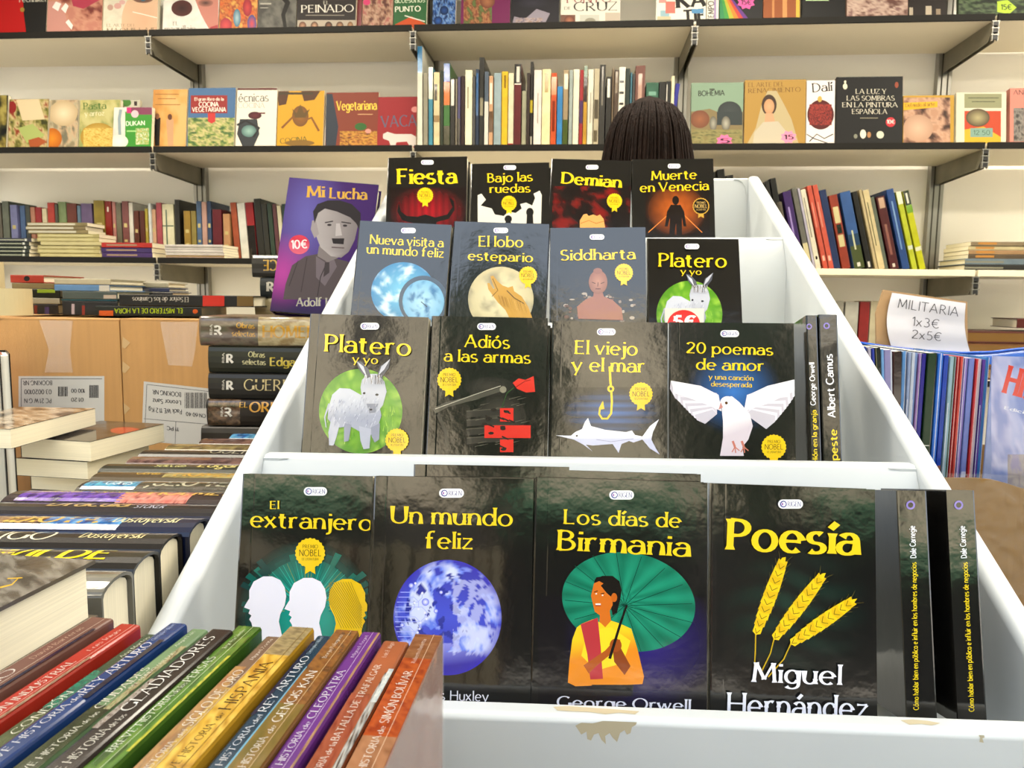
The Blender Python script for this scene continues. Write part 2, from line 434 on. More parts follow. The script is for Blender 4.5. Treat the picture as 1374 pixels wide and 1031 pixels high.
# ================================================================== SETTING
def struct(name, mb, m, **k):
    o = mb.build(name, m, **k); o['kind'] = 'structure'; return o
TH = radians(5.07); SX = V((cos(TH), -sin(TH), 0)); SY = V((sin(TH), cos(TH), 0)); S0 = V((-1.2324, 2.6866, 0))
DEP = 0.301; SW = 0.9
def sp(s, d, z): return S0 + SX * s + SY * d + V((0, 0, z))
SM = frame(SX, SY, V((0, 0, 1)), S0)
struct('ground', MB().box((-30, -30, -0.05), (30, 10, 0)), mat('paving', '#9a9388', rough=0.9, vary=0.1, vscale=3))
struct('wall_back', MB().box((-3.2, DEP + 0.045, 0.0), (5.4, DEP + 0.09, 2.62), SM), WALLM)
struct('wall_left', MB().box((-3.2, -0.5, 0.0), (-3.14, DEP + 0.09, 2.62), SM), WALLM)
struct('wall_right', MB().box((5.34, -0.5, 0.0), (5.4, DEP + 0.09, 2.62), SM), WALLM)
struct('ceiling', MB().box((-3.2, -3.1, 2.6), (5.4, DEP + 0.09, 2.66), SM), mat('stall_roof', '#8d8778', rough=0.8))
# square behind the photographer: facades and trees that the glossy covers mirror
fac = MB(); fac.box((-26, -15.2, 3.4), (26, -14.6, 8.6)); struct('wall_facade', fac, mat('stucco_facade', '#d6c8ac', rough=0.9, vary=0.25, vscale=0.5))
sf = MB(); sf.box((-26, -15.2, 0), (26, -14.9, 3.4)); struct('wall_shopfront', sf, mat('shaded_shopfront', '#2b2925', rough=0.5))  # shade under the shop awnings is put into this dark colour
wn = MB()
for i in range(14):
    for j in range(2): wn.box((-24 + i * 3.6, -14.62, 4.1 + j * 2.3), (-22.8 + i * 3.6, -14.55, 5.7 + j * 2.3))
struct('window_1', wn, mat('dark_glazing', '#22231f', rough=0.2))
aw = MB()
for x in (-9, -2.5, 4, 10.5): aw.prism([(-14.9, 3.9), (-12.9, 3.0), (-12.9, 2.9), (-14.9, 3.8)], x, x + 4.2, 0)
struct('trim_1', aw, mat('green_awning', '#1f5c3c', rough=0.7))
for i, (tx, ty, th, r) in enumerate(((-6.5, -8, 6.5, 1.3), (-1.6, -9.5, 7.2, 1.0), (1.9, -8.4, 6.0, 0.9), (6.4, -9, 7, 1.5), (12, -9, 7, 1.6), (-13, -9, 7, 1.6))):
    t = thing('tree', Matrix.Translation((tx, ty, 0)), 'dark green tree on the square behind the photographer', 'tree', 'trees on the square behind the camera')
    MB().tube([V((0, 0, 0)), V((0.05, 0, th * .4)), V((0, 0.1, th * .8))], [0.2, 0.15, 0.05]).build('trunk', mat('bark', '#3a2e22', rough=0.9), t)
    bm = bmesh.new(); bmesh.ops.create_icosphere(bm, subdivisions=3, radius=1)
    for v in bm.verts:
        v.co *= 1 + 0.35 * noise.noise(v.co * 2.2 + V((i * 5, 0, 0))); v.co = V((v.co.x * r, v.co.y * r, v.co.z * th * 0.3 + th * 0.68))
    me = bpy.data.meshes.new('m'); bm.to_mesh(me); bm.free()
    link('crown', me, mat('tree_leaves', '#22331a', rough=0.8, vary=0.4, vscale=3, bump=0.1, bscale=5), t)
for lx, ly, le in FILL_LAMPS:  # plain housings standing for the added fill lights
    t = thing('added_fill_lamp', Matrix.Translation((lx, ly, 2.53)), 'added fill lamp with white housing under the stall roof', 'lamp', 'added fill lamps under the roof')
    MB().box((-0.66, -0.09, 0), (0.66, 0.09, 0.06)).build('housing', PLASTIC, t)

# ------------------------------------------------------------------ table
TZ = CAMZ - 0.40
t = thing('display_table', Matrix.Translation((0.1, 0.95, 0)), 'long table under the display bin and book piles', 'table')
MB().box((-1.35, -0.86, TZ - 0.03), (1.35, 0.82, TZ - 0.003)).build('tabletop', mat('grey_tabletop', '#8c877c', rough=0.6), t, bevel=0.003)
for x in (-1.28, 1.28):
    for y in (-0.8, 0.76): MB().box((x - 0.02, y - 0.02, 0), (x + 0.02, y + 0.02, TZ - 0.03)).build('leg', METALD, t)

# ------------------------------------------------------------------ wall shelving
Z1, Z2, Z3 = CAMZ + 0.8585, CAMZ + 0.479, CAMZ + 0.106
Z3R = CAMZ + 0.088; Z4 = CAMZ - 0.262
BT = 0.018
for k in range(-1, 5):
    t = thing('shelf_upright', SM @ Matrix.Translation((k * SW, DEP + 0.018, 0)), 'aluminium upright on the wall, %s' % ('far left outside view', 'left between cookery and beauty books', 'centre left of the tall art books', 'centre behind the dark-haired person', 'right beside the leaning books', 'far right outside view')[k + 1], 'upright', 'aluminium shelving uprights')
    MB().box((-0.024, 0, 0), (0.024, 0.028, 2.6)).build('post', METAL, t, bevel=0.002)
    g = MB()
    for x in (-0.012, 0.008): g.box((x, -0.0015, 0.1), (x + 0.004, 0.001, 2.55))
    g.build('slot_rail', mat('slot_dark', '#4a473e', rough=0.6, metal=0.5), t)
pos = ('far left', 'left', 'middle', 'right', 'far right')
lv = ((Z1, 'top'), (Z2, 'second'), (Z3, 'third'), (Z4, 'lowest'))
for z, nm in lv:
    for k in range(-1, 4):
        zz = z; light = False
        if nm == 'third' and k >= 1: zz = Z3R; light = True
        t = thing('shelf', SM @ Matrix.Translation((k * SW, 0, zz)), '%s shelf board in the %s bay, %s front edge' % (nm, pos[k + 1], 'cream' if light else 'dark'), 'shelf', 'shelving boards on the back wall')
        MB().box((0.006, 0.004, 0), (SW - 0.006, DEP + 0.017, BT)).build('board', BOARD, t, bevel=0.001)
        MB().box((0.004, -0.004, -0.001), (SW - 0.004, 0.004, BT + 0.001)).build('edge_strip', STRIPL if light else STRIP, t, bevel=0.001)
        for x in (0.0075, SW - 0.0095):
            b = MB().prism([(0.012, -0.002), (0.002, -0.012), (0.002, -0.034), (0.022, -0.058), (DEP + 0.015, -0.066), (DEP + 0.015, -0.002)], x, x + 0.002, 0)
            b.build('bracket', METALD, t)
        if k >= 0:
            for s0, s1, q in ((-0.007, 0.007, (-0.056, -0.044)), (-0.007, 0.007, (-0.036, -0.026)), (-0.007, 0.007, (-0.016, -0.006))):
                MB().box((s0, -0.004, q[0]), (s1, 0.006, q[1])).build('bracket_clip', mat('black_clip', '#0e0d0c', rough=0.4), t)
            c = MB()
            for x in (-0.009, 0.007): c.box((x, -0.003, -0.06), (x + 0.002, 0.008, -0.002))
            for zc in (-0.042, -0.0225, -0.003): c.box((-0.012, -0.004, zc - 0.0012), (0.012, 0.004, zc + 0.0012))
            c.build('bracket_end', METAL, t)

# helpers for things on the shelves
def splane(px, py, d): return hit(px, py, S0 + SY * d, SY)
def s_of(P): return (P - S0).dot(SX)
def shelf_faceout(x0, x1, yt, zlev, label, cm, d=0.045, lean=8, T=0.016, cat='book', group=None, name='book', H=None, ref=None):
    """cover faces the room, foot on the board; H measured from the photo at the top edge"""
    zf = zlev + BT + 0.0006; a = radians(lean)
    Nn = (SY * -cos(a) + V((0, 0, sin(a)))); base = S0 + SY * d + V((0, 0, zf))
    yref = ref or (yt + 45)
    L = hit(x0, yref, base, Nn); R_ = hit(x1, yref, base, Nn); Tp = hit((x0 + x1) / 2, yt, base, Nn)
    if H is None: H = (Tp.z - zf) / cos(a)
    W = (R_ - L).dot(SX); up = V((0, 0, cos(a))) + SY * sin(a)
    P = S0 + SX * s_of(L) + SY * d + V((0, 0, zf))
    M = frame(SX, -Nn, up, P)
    b = book(M, W, H, T, cm, label, group, name=name, cat=cat, hard=T > 0.02)
    return b, face_front(M, W, H)

def stripes_on_spine(b, M, T, H, spec):
    f = face_spine(M, T, H); a = Art(f)
    for it in spec:
        a.uvrect(*it)
    a.build('spine_print', b)

NTH = ['first', 'second', 'third', 'fourth', 'fifth', 'sixth', 'seventh', 'eighth', 'ninth', 'tenth', '11th', '12th', '13th', '14th', '15th', '16th', '17th', '18th', '19th', '20th', '21st', '22nd', '23rd', '24th', '25th', '26th', '27th', '28th', '29th', '30th', '31st', '32nd', '33rd', '34th', '35th', '36th', '37th', '38th', '39th', '40th', '41st', '42nd', '43rd', '44th', '45th', '46th', '47th', '48th', '49th', '50th', '51st', '52nd', '53rd', '54th', '55th', '56th', '57th', '58th', '59th']
def shelf_spine(x0, x1, yt, zlev, col, label, group, d=0.03, lean=0, D=0.19, spec=None, zbase=None, hard=None, yb=None):
    zf = (zbase if zbase is not None else zlev + BT) + 0.0006
    base = S0 + SY * d
    Pm = sp(0, d, zf)
    # bottom position measured along the foot line
    def foot(px):
        lo, hi = 0.0, 1031.0
        return px
    # x taken at the height of the spine's middle
    T0 = hit(x0, yt, base, SY); T1 = hit(x1, yt, base, SY)
    T = max(0.004, s_of(T1) - s_of(T0) - 0.0006); H = (T0.z - zf) / cos(radians(lean))
    s_top = s_of(T0)
    a = radians(lean)        # lean > 0: top tilts to the left
    up = V((0, 0, cos(a))) - SX * sin(a); rt = SX * cos(a) + V((0, 0, sin(a)))
    P = sp(s_top + H * sin(a), d, zf) - V((0, 0, 0))
    # canonical: spine (-x) -> -SY ; x -> SY ; y(thickness, front->back) -> -rt ; z -> up
    M = frame(SY, -rt, up, P + rt * T)
    if lean > 0: M.translation = M.translation
    b = book(M, D, H, T, bookmat(col, 0.32), label, group, hard=bool(hard), pm=PAGES)
    if spec: stripes_on_spine(b, M, T, H, spec)
    return b

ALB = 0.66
# ---- middle bay, upright art books
MID = [(560,567,62,'#d9d6c4','tall white',[('t',.0,.74,1,1,'#2277aa')]),(568,574,98,'#8d8672','grey-beige',0),(575,581,90,'#3d88a0','teal',[('t',0,.6,1,1,'#d7d6c6')]),
(582,590,97,'#d8c79a','cream',[('t',.1,.62,.6,.84,'#4a4030'),('t',0,.33,1,.42,'#8b6a34')]),(590.5,595,95,'#26301f','dark green',0),(595.5,604,85,'#3a6a30','blue, orange and green',[('t',0,.78,1,1,'#2255a0'),('t',0,.5,1,.78,'#c8671c'),('t',0,0,1,.25,'#35341c')]),
(604.5,610.5,105,'#24201c','black and white',[('t',.15,.6,.85,.98,'#d8d2c4')]),(611,614,106,'#8f8574','thin grey',0),(614.4,618,103,'#4a4468','dark violet',[('t',0,0,1,.4,'#1a1014')]),
(618.5,624,102,'#2a0f10','very dark red',0),(624.5,634,94,'#e6dfc0','thick cream',[('t',.3,.5,.5,.78,'#8b8468')]),(634.6,638,102,'#4c4a48','charcoal',0),(638.4,643,93,'#1d2c44','navy',[('t',.2,.4,.8,.95,'#2f5f92')]),
(643.4,650,77,'#23221e','tallest black',[('t',.2,.35,.8,.55,'#8a8268')]),(650.4,656,96,'#4c5866','slate blue',[('t',0,0,1,.6,'#d0cbc0')]),(656.4,662,102,'#c89a72','peach',[('t',0,.2,1,.5,'#5a3a22'),('t',.2,.6,.8,.9,'#ece0cc')]),
(663,673,98,'#94a6aa','pale blue-grey',0),(673.5,682,96,'#ddb21a','bright yellow',[('t',.35,.78,.7,.95,'#8a6c10')]),(682.5,690,98,'#d9cfae','cream with red foot',[('t',0,0,1,.04,'#a02020')]),
(690.5,700,86,'#5a0d14','dark red with black cap',[('t',0,.76,1,1,'#191614'),('t',.3,.78,.75,.97,'#cfc9ba'),('t',0,.75,1,.765,'#d8d0c0')]),(700.5,707,122,'#aaa98c','short pale green',0),(707.3,711.5,98,'#2b1c17','dark brown',0),
(712,716,83,'#1d1815','thin black and yellow',[('t',0,.4,1,.55,'#c9b22a'),('t',.3,.0,.8,.12,'#c8c2b0')]),(717,727.5,94,'#e2d6cc','pinkish white',[('t',.45,.3,.6,.7,'#a89a8c')]),(728,739.5,93,'#e5d7a4','thick pale yellow',[('t',.3,.7,.7,.95,'#a98f54')]),
(740,747.6,98,'#c24a12','orange',[('t',0,.7,1,.95,'#e08a60'),('t',.25,.2,.75,.62,'#7c2408')]),(748,755.5,116,'#2c7ab4','short sky blue',0),(756.2,763.5,94,'#a08a68','tan',[('t',0,0,1,.35,'#4c5a28'),('t',.2,.75,.9,.95,'#d8c8a8')]),
(764.5,769.3,94,'#96a09a','grey-green',0),(769.8,778,93,'#e3dcc4','ivory',0),(778.6,783.6,94,'#9a1c22','crimson and violet',[('t',0,.3,1,.6,'#4a2c5a')]),(784,789,88,'#b98a1e','green-topped ochre',[('t',0,.86,1,1,'#2c5c3a'),('t',0,.55,1,.86,'#2a1616')]),
(789.6,797.5,93,'#dad4c0','off-white',[('t',.4,.3,.6,.7,'#a09a88')]),(798,805,92,'#b5a98c','beige',[('t',.1,.35,.9,.6,'#4a4030'),('t',.1,.05,.8,.2,'#574a34')]),(805.5,813.3,87,'#2d2a26','glossy black',[('t',.35,.5,.6,.98,'#7c766a')]),
(814,821.3,103,'#1f1c19','black with white script',[('t',.2,.7,.7,.97,'#d8d4c8')]),(821.8,824.8,92,'#6c5a44','thin brown',0),(825.1,830.8,94,'#4c3a2c','dark brown mottled',[('t',.2,.7,.8,.98,'#7c6a52')]),
(831.2,839.8,90,'#e0dccc','white with black squiggles',[('t',.1,.1+.14*q,.8,.13+.14*q,'#24201c') for q in range(6)]),(840.2,846,92,'#1c2a24','bottle green',0),(846.4,849,97,'#3a6a7a','thin teal',0),(849.4,852.8,99,'#3a3a38','thin grey',0),
(853.2,866.5,88,'#6c4238','thick mauve-brown',[('t',.3,.35,.7,.9,'#b08a78')]),(867.5,884.5,111,'#2a5a44','thick green',[('t',.2,.5,.9,.6,'#6a9a84'),('t',.2,.8,.8,.86,'#6a9a84')]),(885,893.6,110,'#15130f','black',0),(894,901,109,'#131210','black with white lettering',[('t',.1,.5,.3,.95,'#c9c5b8')]),
(901.5,905.8,102,'#dcd2ae','thin cream',0)]
for i, (a, b, yt, c, nm, spx) in enumerate(MID):
    shelf_spine(a, b, yt, Z2, c, '%s spine, %s from the left among the upright art books' % (nm, NTH[i]), 'upright art books in the middle bay', d=0.02 + 0.01 * random.random(),
                spec=[s[1:] for s in spx] if spx else None, D=0.2)
shelf_spine(907, 913, 112, Z2, '#27288a', 'blue book leaning at the right end of the art books', 'upright art books in the middle bay', lean=-7, d=0.03)

# ---- third shelf left, old spines standing
TL = [(-14,1,272,'#5a5448','dull grey'),(2,11,270,'#5f6456','grey-green board'),(13,22,275,'#7476a0','lavender'),(26,33,276,'#47628c','blue'),(33.5,39.5,276,'#3c4038','dark olive'),(40,46,278,'#b07a62','salmon'),(46.5,55,278,'#97262a','red'),
(56,62,280,'#cfc2a0','cream'),(63,72.5,272,'#b23a2e','bright red'),(73,76.5,274,'#4c4a40','thin dark'),(77,88,271,'#7c8f62','sage green'),(89,102,273,'#6c3428','brown-red'),(103,107.5,276,'#5c7488','steel blue'),(108,123,273,'#6c5a80','violet'),
(125,139,269,'#8c7a2c','olive gold'),(140,149,270,'#8a241c','dark red with white dot'),(150,154.5,271,'#b57a72','pink'),(155,162,272,'#6f6a58','grey'),(163,171.5,270,'#7c4a48','mauve'),(172,177.5,272,'#d8d6c8','white'),(179,186,283,'#5c2c1c','short brown'),(187,193.5,283,'#542418','short dark brown'),
(194,198,280,'#b0a03c','thin yellow'),(198.5,202,273,'#cfd6d2','thin white'),(203,208.5,281,'#cda482','peach'),(209,216,272,'#a84c54','rose red'),(217,232.5,274,'#ddd8b4','cream with green band'),(234,240.5,268,'#24221e','black slipcase'),(246,255,283,'#94762c','gold'),(256,262.5,283,'#8a7a3c','khaki'),
(263,269.8,270,'#4c6484','blue-grey'),(270.2,276.5,271,'#b58e80','dusty pink'),(277,283,270,'#31415e','navy'),(284.5,297,281,'#5c1420','maroon'),(299,308,287,'#b4855a','tan')]
for i, (a, b, yt, c, nm) in enumerate(TL):
    spx = None
    if 'green band' in nm: spx = [(.3,.1,.42,.9,'#3c5a4c'),(0,.6,1,.62,'#3c5a4c'),(0,.2,1,.22,'#3c5a4c')]
    elif 'white dot' in nm: spx = [(.35,.82,.6,.9,'#ddd6c6')]
    elif i % 2 == 0 and i > 1: spx = [(.25,.55,.75,.62,'#c8b878'),(.25,.3,.75,.34,'#c8b878')]
    shelf_spine(a, b, yt, Z3, c, '%s spine, %s from the left in the old-book row' % (nm, NTH[i]), 'old books standing on the left third shelf', d=0.13 + 0.012 * random.random(), spec=spx, D=0.15, hard=1)
for i, (a, b, yt, c, nm) in enumerate([(308.5,316.5,272,'#9c4a2c','rust'),(317.5,328,273,'#d5d3c8','white'),(328.5,339,272,'#8c1a20','red and black'),(340,349,267,'#23221d','black'),(350,357,274,'#2b2a24','charcoal'),(358,364,273,'#2c3c30','dark green'),(365,370,274,'#5a3438','plum'),(371,376.5,276,'#c9c1a4','pale cream'),(377.5,383,274,'#253a30','bottle green'),(384,392,276,'#6a5a40','brown'),(393,402,272,'#3c2c28','dark brown'),(403,412,276,'#7a2c28','brick red')]):
    shelf_spine(a, b, yt, Z3, c, '%s book tilting left, %s after the tan one on the third shelf' % (nm, NTH[i]), 'old books leaning on the left third shelf', lean=4, d=0.14, D=0.15,
                spec=[(0,0,1,.6,'#1d1714')] if nm == 'red and black' else None, hard=1)

# ---- third shelf right, leaning row
TR = [(951,959,232,8,'#131110','first black'),(962,972,228,8,'#141211','tall black'),(974,984,236,8,'#161413','black'),(988,998,246,8,'#1b1815','black'),(1000,1007,250,8,'#211d1a','black'),(1010,1016,252,12,'#e0ddd0','white-lettered'),(1018,1024,247,12,'#1a1917','black'),(1026,1032,244,12,'#1d1c1a','black'),(1033,1041,240,12,'#121110','tall glossy black'),(1042,1049,272,13,'#5f574a','short grey-brown'),
(1050,1061,258,13.5,'#3a1f5c','purple'),(1062,1069,253,14,'#67655c','grey with cream foot'),(1070,1073.5,253,14,'#b0aab8','thin lilac'),(1074,1081,255,14,'#d8d0b8','cream'),(1082.5,1089,250,14.3,'#c0503c','salmon red'),(1090,1097,249,14.3,'#c45440','second salmon red'),(1099,1108.5,256,13.5,'#1c2c54','plain navy'),
(1112,1123.5,263,13.5,'#8c3420','rust with pale label'),(1126.5,1141,259,14,'#31558c','blue to green'),(1143,1150,258,14.5,'#16140f','slim black'),(1152.5,1156.5,255,14.8,'#b8a67c','thin buff'),(1157.5,1166,256,14.8,'#cdbb8c','buff'),(1168,1173,265,14.5,'#5c6454','thin grey-green'),(1175.5,1187,265,14.8,'#4c1a1c','maroon with portrait'),
(1189,1199,255,15,'#24447c','royal blue'),(1202,1209,258,15.5,'#b4bc2c','white-topped lime'),(1211,1219.5,257,15.8,'#b8ba14','black-topped lime')]
for i, (a, b, yt, ln, c, nm) in enumerate(TR):
    spx = None
    if 'pale label' in nm: spx = [(.2,.62,.85,.84,'#cfc08c'),(.25,.48,.8,.6,'#1c1814'),(.2,.3,.85,.46,'#cfc08c')]
    elif 'cream foot' in nm: spx = [(.0,.1,1,.32,'#d0c498')]
    elif 'white-topped' in nm: spx = [(0,.84,1,1,'#dcd8c0'),(0,.26,1,.31,'#cfd4c0')]
    elif 'black-topped' in nm: spx = [(0,.82,1,1,'#14120e'),(.35,.84,.65,.97,'#d8d4c4'),(0,.72,1,.82,'#6f9a1c'),(0,.24,1,.29,'#d8d8b8')]
    elif 'portrait' in nm: spx = [(.2,.84,.85,.98,'#c09a80'),(.3,.2,.6,.62,'#8c5a50'),(.3,.03,.6,.08,'#d8d0c0')]
    elif nm == 'blue to green': spx = [(0,0,1,.3,'#4a5230'),(0,.3,1,.45,'#2a3f5c'),(.4,.25,.55,.5,'#c8c8a0'),(.35,.03,.65,.08,'#ddd8c8')]
    elif nm == 'slim black': spx = [(.3,.03,.7,.1,'#ddd8c8')]
    elif nm == 'purple': spx = [(.3,.4,.5,.8,'#9a84c0')]
    elif nm == 'cream': spx = [(.3,.4,.5,.9,'#7a746a'),(.3,.12,.7,.16,'#2a2620')]
    elif 'salmon' in nm: spx = [(.25,.1,.7,.16,'#e8b8a0'),(.25,.5,.5,.8,'#d88c78')]
    elif nm == 'royal blue': spx = [(.35,.25,.55,.85,'#7c98c4')]
    elif nm == 'buff': spx = [(.3,.3,.45,.85,'#6a6448')]
    shelf_spine(a, b, yt, Z3R, c, '%s spine, %s from the left in the leaning row' % (nm, NTH[i]), 'leaning books on the right third shelf', lean=ln, d=0.05, spec=spx, D=0.16, hard=(b - a) > 7)

# ---- lower shelf, right: standing and lying
for i, (a, b, yt, c, nm) in enumerate([(1104,1116,408,'#8a8270','beige'),(1118,1133,404,'#a8a290','pale grey'),(1135,1153,405,'#b9b5a6','thick white-grey'),(1154.5,1168,405,'#8c1f1c','red'),(1169,1186,404,'#c4b896','wide cream')]):
    shelf_spine(a, b, yt, Z4, c, '%s book standing on the lowest shelf behind the price card' % nm, 'books on the lowest shelf at right', d=0.05, D=0.16, hard=1)

def flat_book(x0, x1, y0, y1, d, cm, label, group, D=0.16, spine='left', pm=None, name='book', spec=None, zbase=None, yaw=0):
    """lying flat, fore edge or spine to the room, on the shelf wall frame; y0,y1 photo rows of top and bottom at depth d"""
    P0 = splane(x0, y1, d); P1 = splane(x1, y1, d); Pt = splane(x0, y0, d)
    z = P0.z if zbase is None else zbase; T = max(0.003, Pt.z - P0.z - 0.0005); Hh = s_of(P1) - s_of(P0)
    X = SY; Z = -SX; Y = Z.cross(X)          # front cover up, spine to the room
    M = frame(X, Y, Z, sp(s_of(P0) + Hh, d, z + T + 0.0004))
    b = book(M, D, Hh, T, cm, label, group, pm=pm, name=name, hard=T > 0.018)
    if spec:
        f = Face(M @ V((0, T, Hh)), SX, V((0, 0, 1)), Hh, T); a = Art(f)
        for it in spec: a.uvrect(*it)
        a.build('spine_print', b)
    return z + T + 0.0006
def flat_pile(x0, x1, ytop, ybot, d, cols, what, group, zbase, D=0.15, jit=3, spec=None, where=''):
    """n equal books from bottom up"""
    n = len(cols); h = (ybot - ytop) / n; z = zbase
    for i, c in enumerate(cols):
        jx = random.uniform(-jit, jit)
        z = flat_book(x0 + jx, x1 + jx, ybot - (i + 1) * h, ybot - i * h, d + random.uniform(0, .004), bookmat(c, .4),
                      '%s, %s' % (what, ('%s from the bottom of %s' % (NTH[i], where)) if n > 1 else where), group, D=D, spec=spec, zbase=z)
    return z
zs3 = Z3 + BT + 0.0005
zt = flat_pile(-8, 42, 321, 346, 0.02, ['#2b3328', '#20281f', '#2a3227', '#1e261e', '#33343c'], 'dark booklet with a pale line', 'dark booklets lying on the left third shelf', zs3, spec=[(.05,.35,.8,.6,'#b8bca4'),(.82,.2,.88,.8,'#e4e6da')], where='the far-left pile', D=0.1)
zt = flat_pile(52, 135, 317, 348, 0.02, ['#b8ac70', '#c2b67c', '#b4a86c', '#c6ba84', '#bcb074', '#b2a66a'], 'yellowed softback', 'yellowed softbacks in a pile', zs3, spec=[(.02,.3,.9,.7,'#d2c894')], where='the yellowed pile', D=0.1)
flat_pile(38, 118, 302, 317, 0.02, ['#8a7a50', '#7c6c48', '#86784e'], 'worn grey-white booklet on the yellowed pile', 'worn booklets', zt, spec=[(.0,.25,.8,.8,'#cbc6b0')], where='the small top pile', D=0.1)
flat_pile(136, 204, 327, 347, 0.02, ['#3e2460', '#38225c', '#b02418'], 'slim bright softback', 'red and violet softbacks', zs3, spec=[(.1,.35,.7,.65,'#a48a70')], where='the red and violet pile', D=0.1, jit=1)
flat_pile(222, 300, 330, 348, 0.02, ['#8a6a2c', '#d4cec4', '#d8d2c8', '#d2ccc0', '#d6d0c6'], 'pale softback', 'white softbacks lying at the shelf edge', zs3, spec=[(.0,.3,1,.5,'#b8a8a8')], where='the white pile', D=0.12, jit=1)
z5 = Z3R + BT + 0.0005
flat_pile(1296, 1400, 345, 361, 0.03, ['#242420', '#6a7a84'], 'large dark volume', 'large volumes lying on the right third shelf', z5, spec=[(.0,.3,.5,.6,'#8c8a78')], where='the far-right pile', D=0.19)
flat_pile(1302, 1402, 322, 345, 0.03, ['#5a4a34', '#a8845a', '#c9b98c', '#8c7a5c'], 'worn large volume', 'worn volumes on the far-right pile', z5 + 0.037, spec=[(.1,.3,.35,.8,'#c98c44')], where='the upper far-right pile', D=0.17)
z6 = Z4 + BT + 0.0005
flat_pile(1290, 1420, 441, 506, 0.04, ['#4a1c16', '#6a3a22', '#7c4a20', '#5a2418'], 'big brown leather volume', 'leather volumes on the lowest shelf', z6, where='the lowest right pile', D=0.2, spec=[(.0,.15,1,.85,'#84602c')])
flat_book(1364, 1440, 428, 441, 0.05, bookmat('#5a1c14'), 'dark red volume on top of the brown leather pile', None, zbase=z6 + 0.168)

# ---- upper shelves, face-out books
def fo(x0, x1, yt, lev, label, base, ops, d=0.045, lean=8, T=0.016, H=None, ref=None, group=None):
    b, f = shelf_faceout(x0, x1, yt, lev, label, bookmat(base, 0.42), d=d, lean=lean, T=T, H=H, ref=ref, group=group)
    a = Art(f); ti = Art(f); st = Art(f)
    for op in ops:
        k = op[0]
        A = a
        if k == 'full': A.full(op[1])
        elif k == 'r': A.rect(*op[1:])
        elif k == 'd': A.disc(*op[1:])
        elif k == 'p': A.poly(*op[1:])
        elif k == 'l': A.line(*op[1:])
        elif k == 'n': A.photo(*op[1:])
        elif k == 't': ti.text(*op[1:])
        elif k == 's':       # price sticker: burst
            cx, cy, r, c = op[1:5]; st.poly([(cx + r * (1.15 if i % 2 else .85) * cos(i * pi / 8), cy + .8 * r * (1.15 if i % 2 else .85) * sin(i * pi / 8)) for i in range(16)], c)
            if len(op) > 5: st.text(op[5], cx - r * .6, cy + r * .3, cx + r * .6, cy + r * .3, r * .6, '#3a2030', 'sansb')
    a.build('cover_print', b, SATIN); ti.build('title', b, SATIN); st.build('price_sticker', b, SATIN)
    return b
G1 = 'face-out books on the top shelf'
TH_ = 0.26
fo(-12,62,-40,Z1,'red and black cover at the far left of the top shelf','#0f0d0c',[('p',[(-12,-60),(28,-60),(32,20),(36,50),(-12,50)],'#b01414'),('t','Techniken',24,3,64,2,7,'#c9c4b4','flare'),('d',30,13,3,3,'#9a7a30')],H=TH_,ref=30,group=G1)
fo(63,137,-40,Z1,'pink cover with lips and manicured fingers on the top shelf','#a8705c',[('n',63,-10,137,45,['#6a2c28','#a86a58','#c89078','#b87a68'],2,3),('p',[(63,2),(82,2),(96,45),(63,45)],'#c48c80'),('p',[(96,0),(128,-12),(134,0),(112,12),(98,8)],'#a8384c'),('p',[(70,10),(75,2),(82,5),(78,15)],'#efe6de'),('p',[(82,12),(88,4),(92,8),(88,18)],'#efe6de'),('p',[(88,30),(92,26),(98,34),(96,40)],'#efe6de')],H=TH_,ref=30,group=G1)
fo(138,211,-40,Z1,'cream make-up cover with an eye and petals on the top shelf','#d9cfb8',[('d',195,30,32,45,'#c9a080','#d3b090'),('d',192,-2,14,6,'#2a2420','#7c5a4a'),('d',192,-2,4,4,'#3a5a6c'),('d',148,10,4,4,'#b89484'),('d',158,8,5,4,'#c89a90'),('d',164,3,4,3,'#caa09a'),('l',[(178,16),(195,20),(211,24)],1,'#ece4d4'),('t','EL ARTE DEL',143,36,182,36,4,'#8c7c64','roman'),('t','MAQUILLAJE',143,46,210,45,8,'#84745c','roman')],H=TH_,ref=30,group=G1)
fo(218,293,-40,Z1,'white make-up cover with a face and dark powder brush','#d4cec4',[('p',[(262,-60),(293,-60),(293,45),(280,38),(270,20),(262,0)],'#b8786a'),('d',276,4,10,5,'#3c2824','#a06a5c'),('d',244,11,14,11,'#2c100c','#4c201a'),('p',[(283,36),(293,33),(293,42),(278,42)],'#a03c40'),('t','EL',232,34,239,34,5,'#5c544a','roman'),('t','maquillaje',221,43,262,42,8,'#6a6258','roman')],H=TH_,ref=30,group=G1)
fo(294,345,-40,Z1,'orange cover with swirling coloured shapes on the top shelf','#b05a28',[('n',294,-10,345,44,['#c0502a','#c8783a','#8a3424','#d8a050'],3,5),('d',318,24,5,12,'#9cb4b8','#3c6c84'),('d',332,10,6,12,'#c04040','#8a2430'),('d',303,34,8,10,'#c84848','#96303c'),('d',338,32,6,12,'#c84848','#284a84')],H=TH_,ref=30,group=G1)
fo(346,397,-40,Z1,'grey cover with a black dancing figure on the top shelf','#54524c',[('n',346,-10,397,44,['#44423e','#5c5a54','#6c6a62'],2,8),('l',[(376,-10),(386,4),(380,20),(384,44)],9,'#17140f',4),('r',349,4,364,6,'#a8a498'),('r',349,10,360,11,'#a8a498')],H=TH_,ref=30,group=G1)
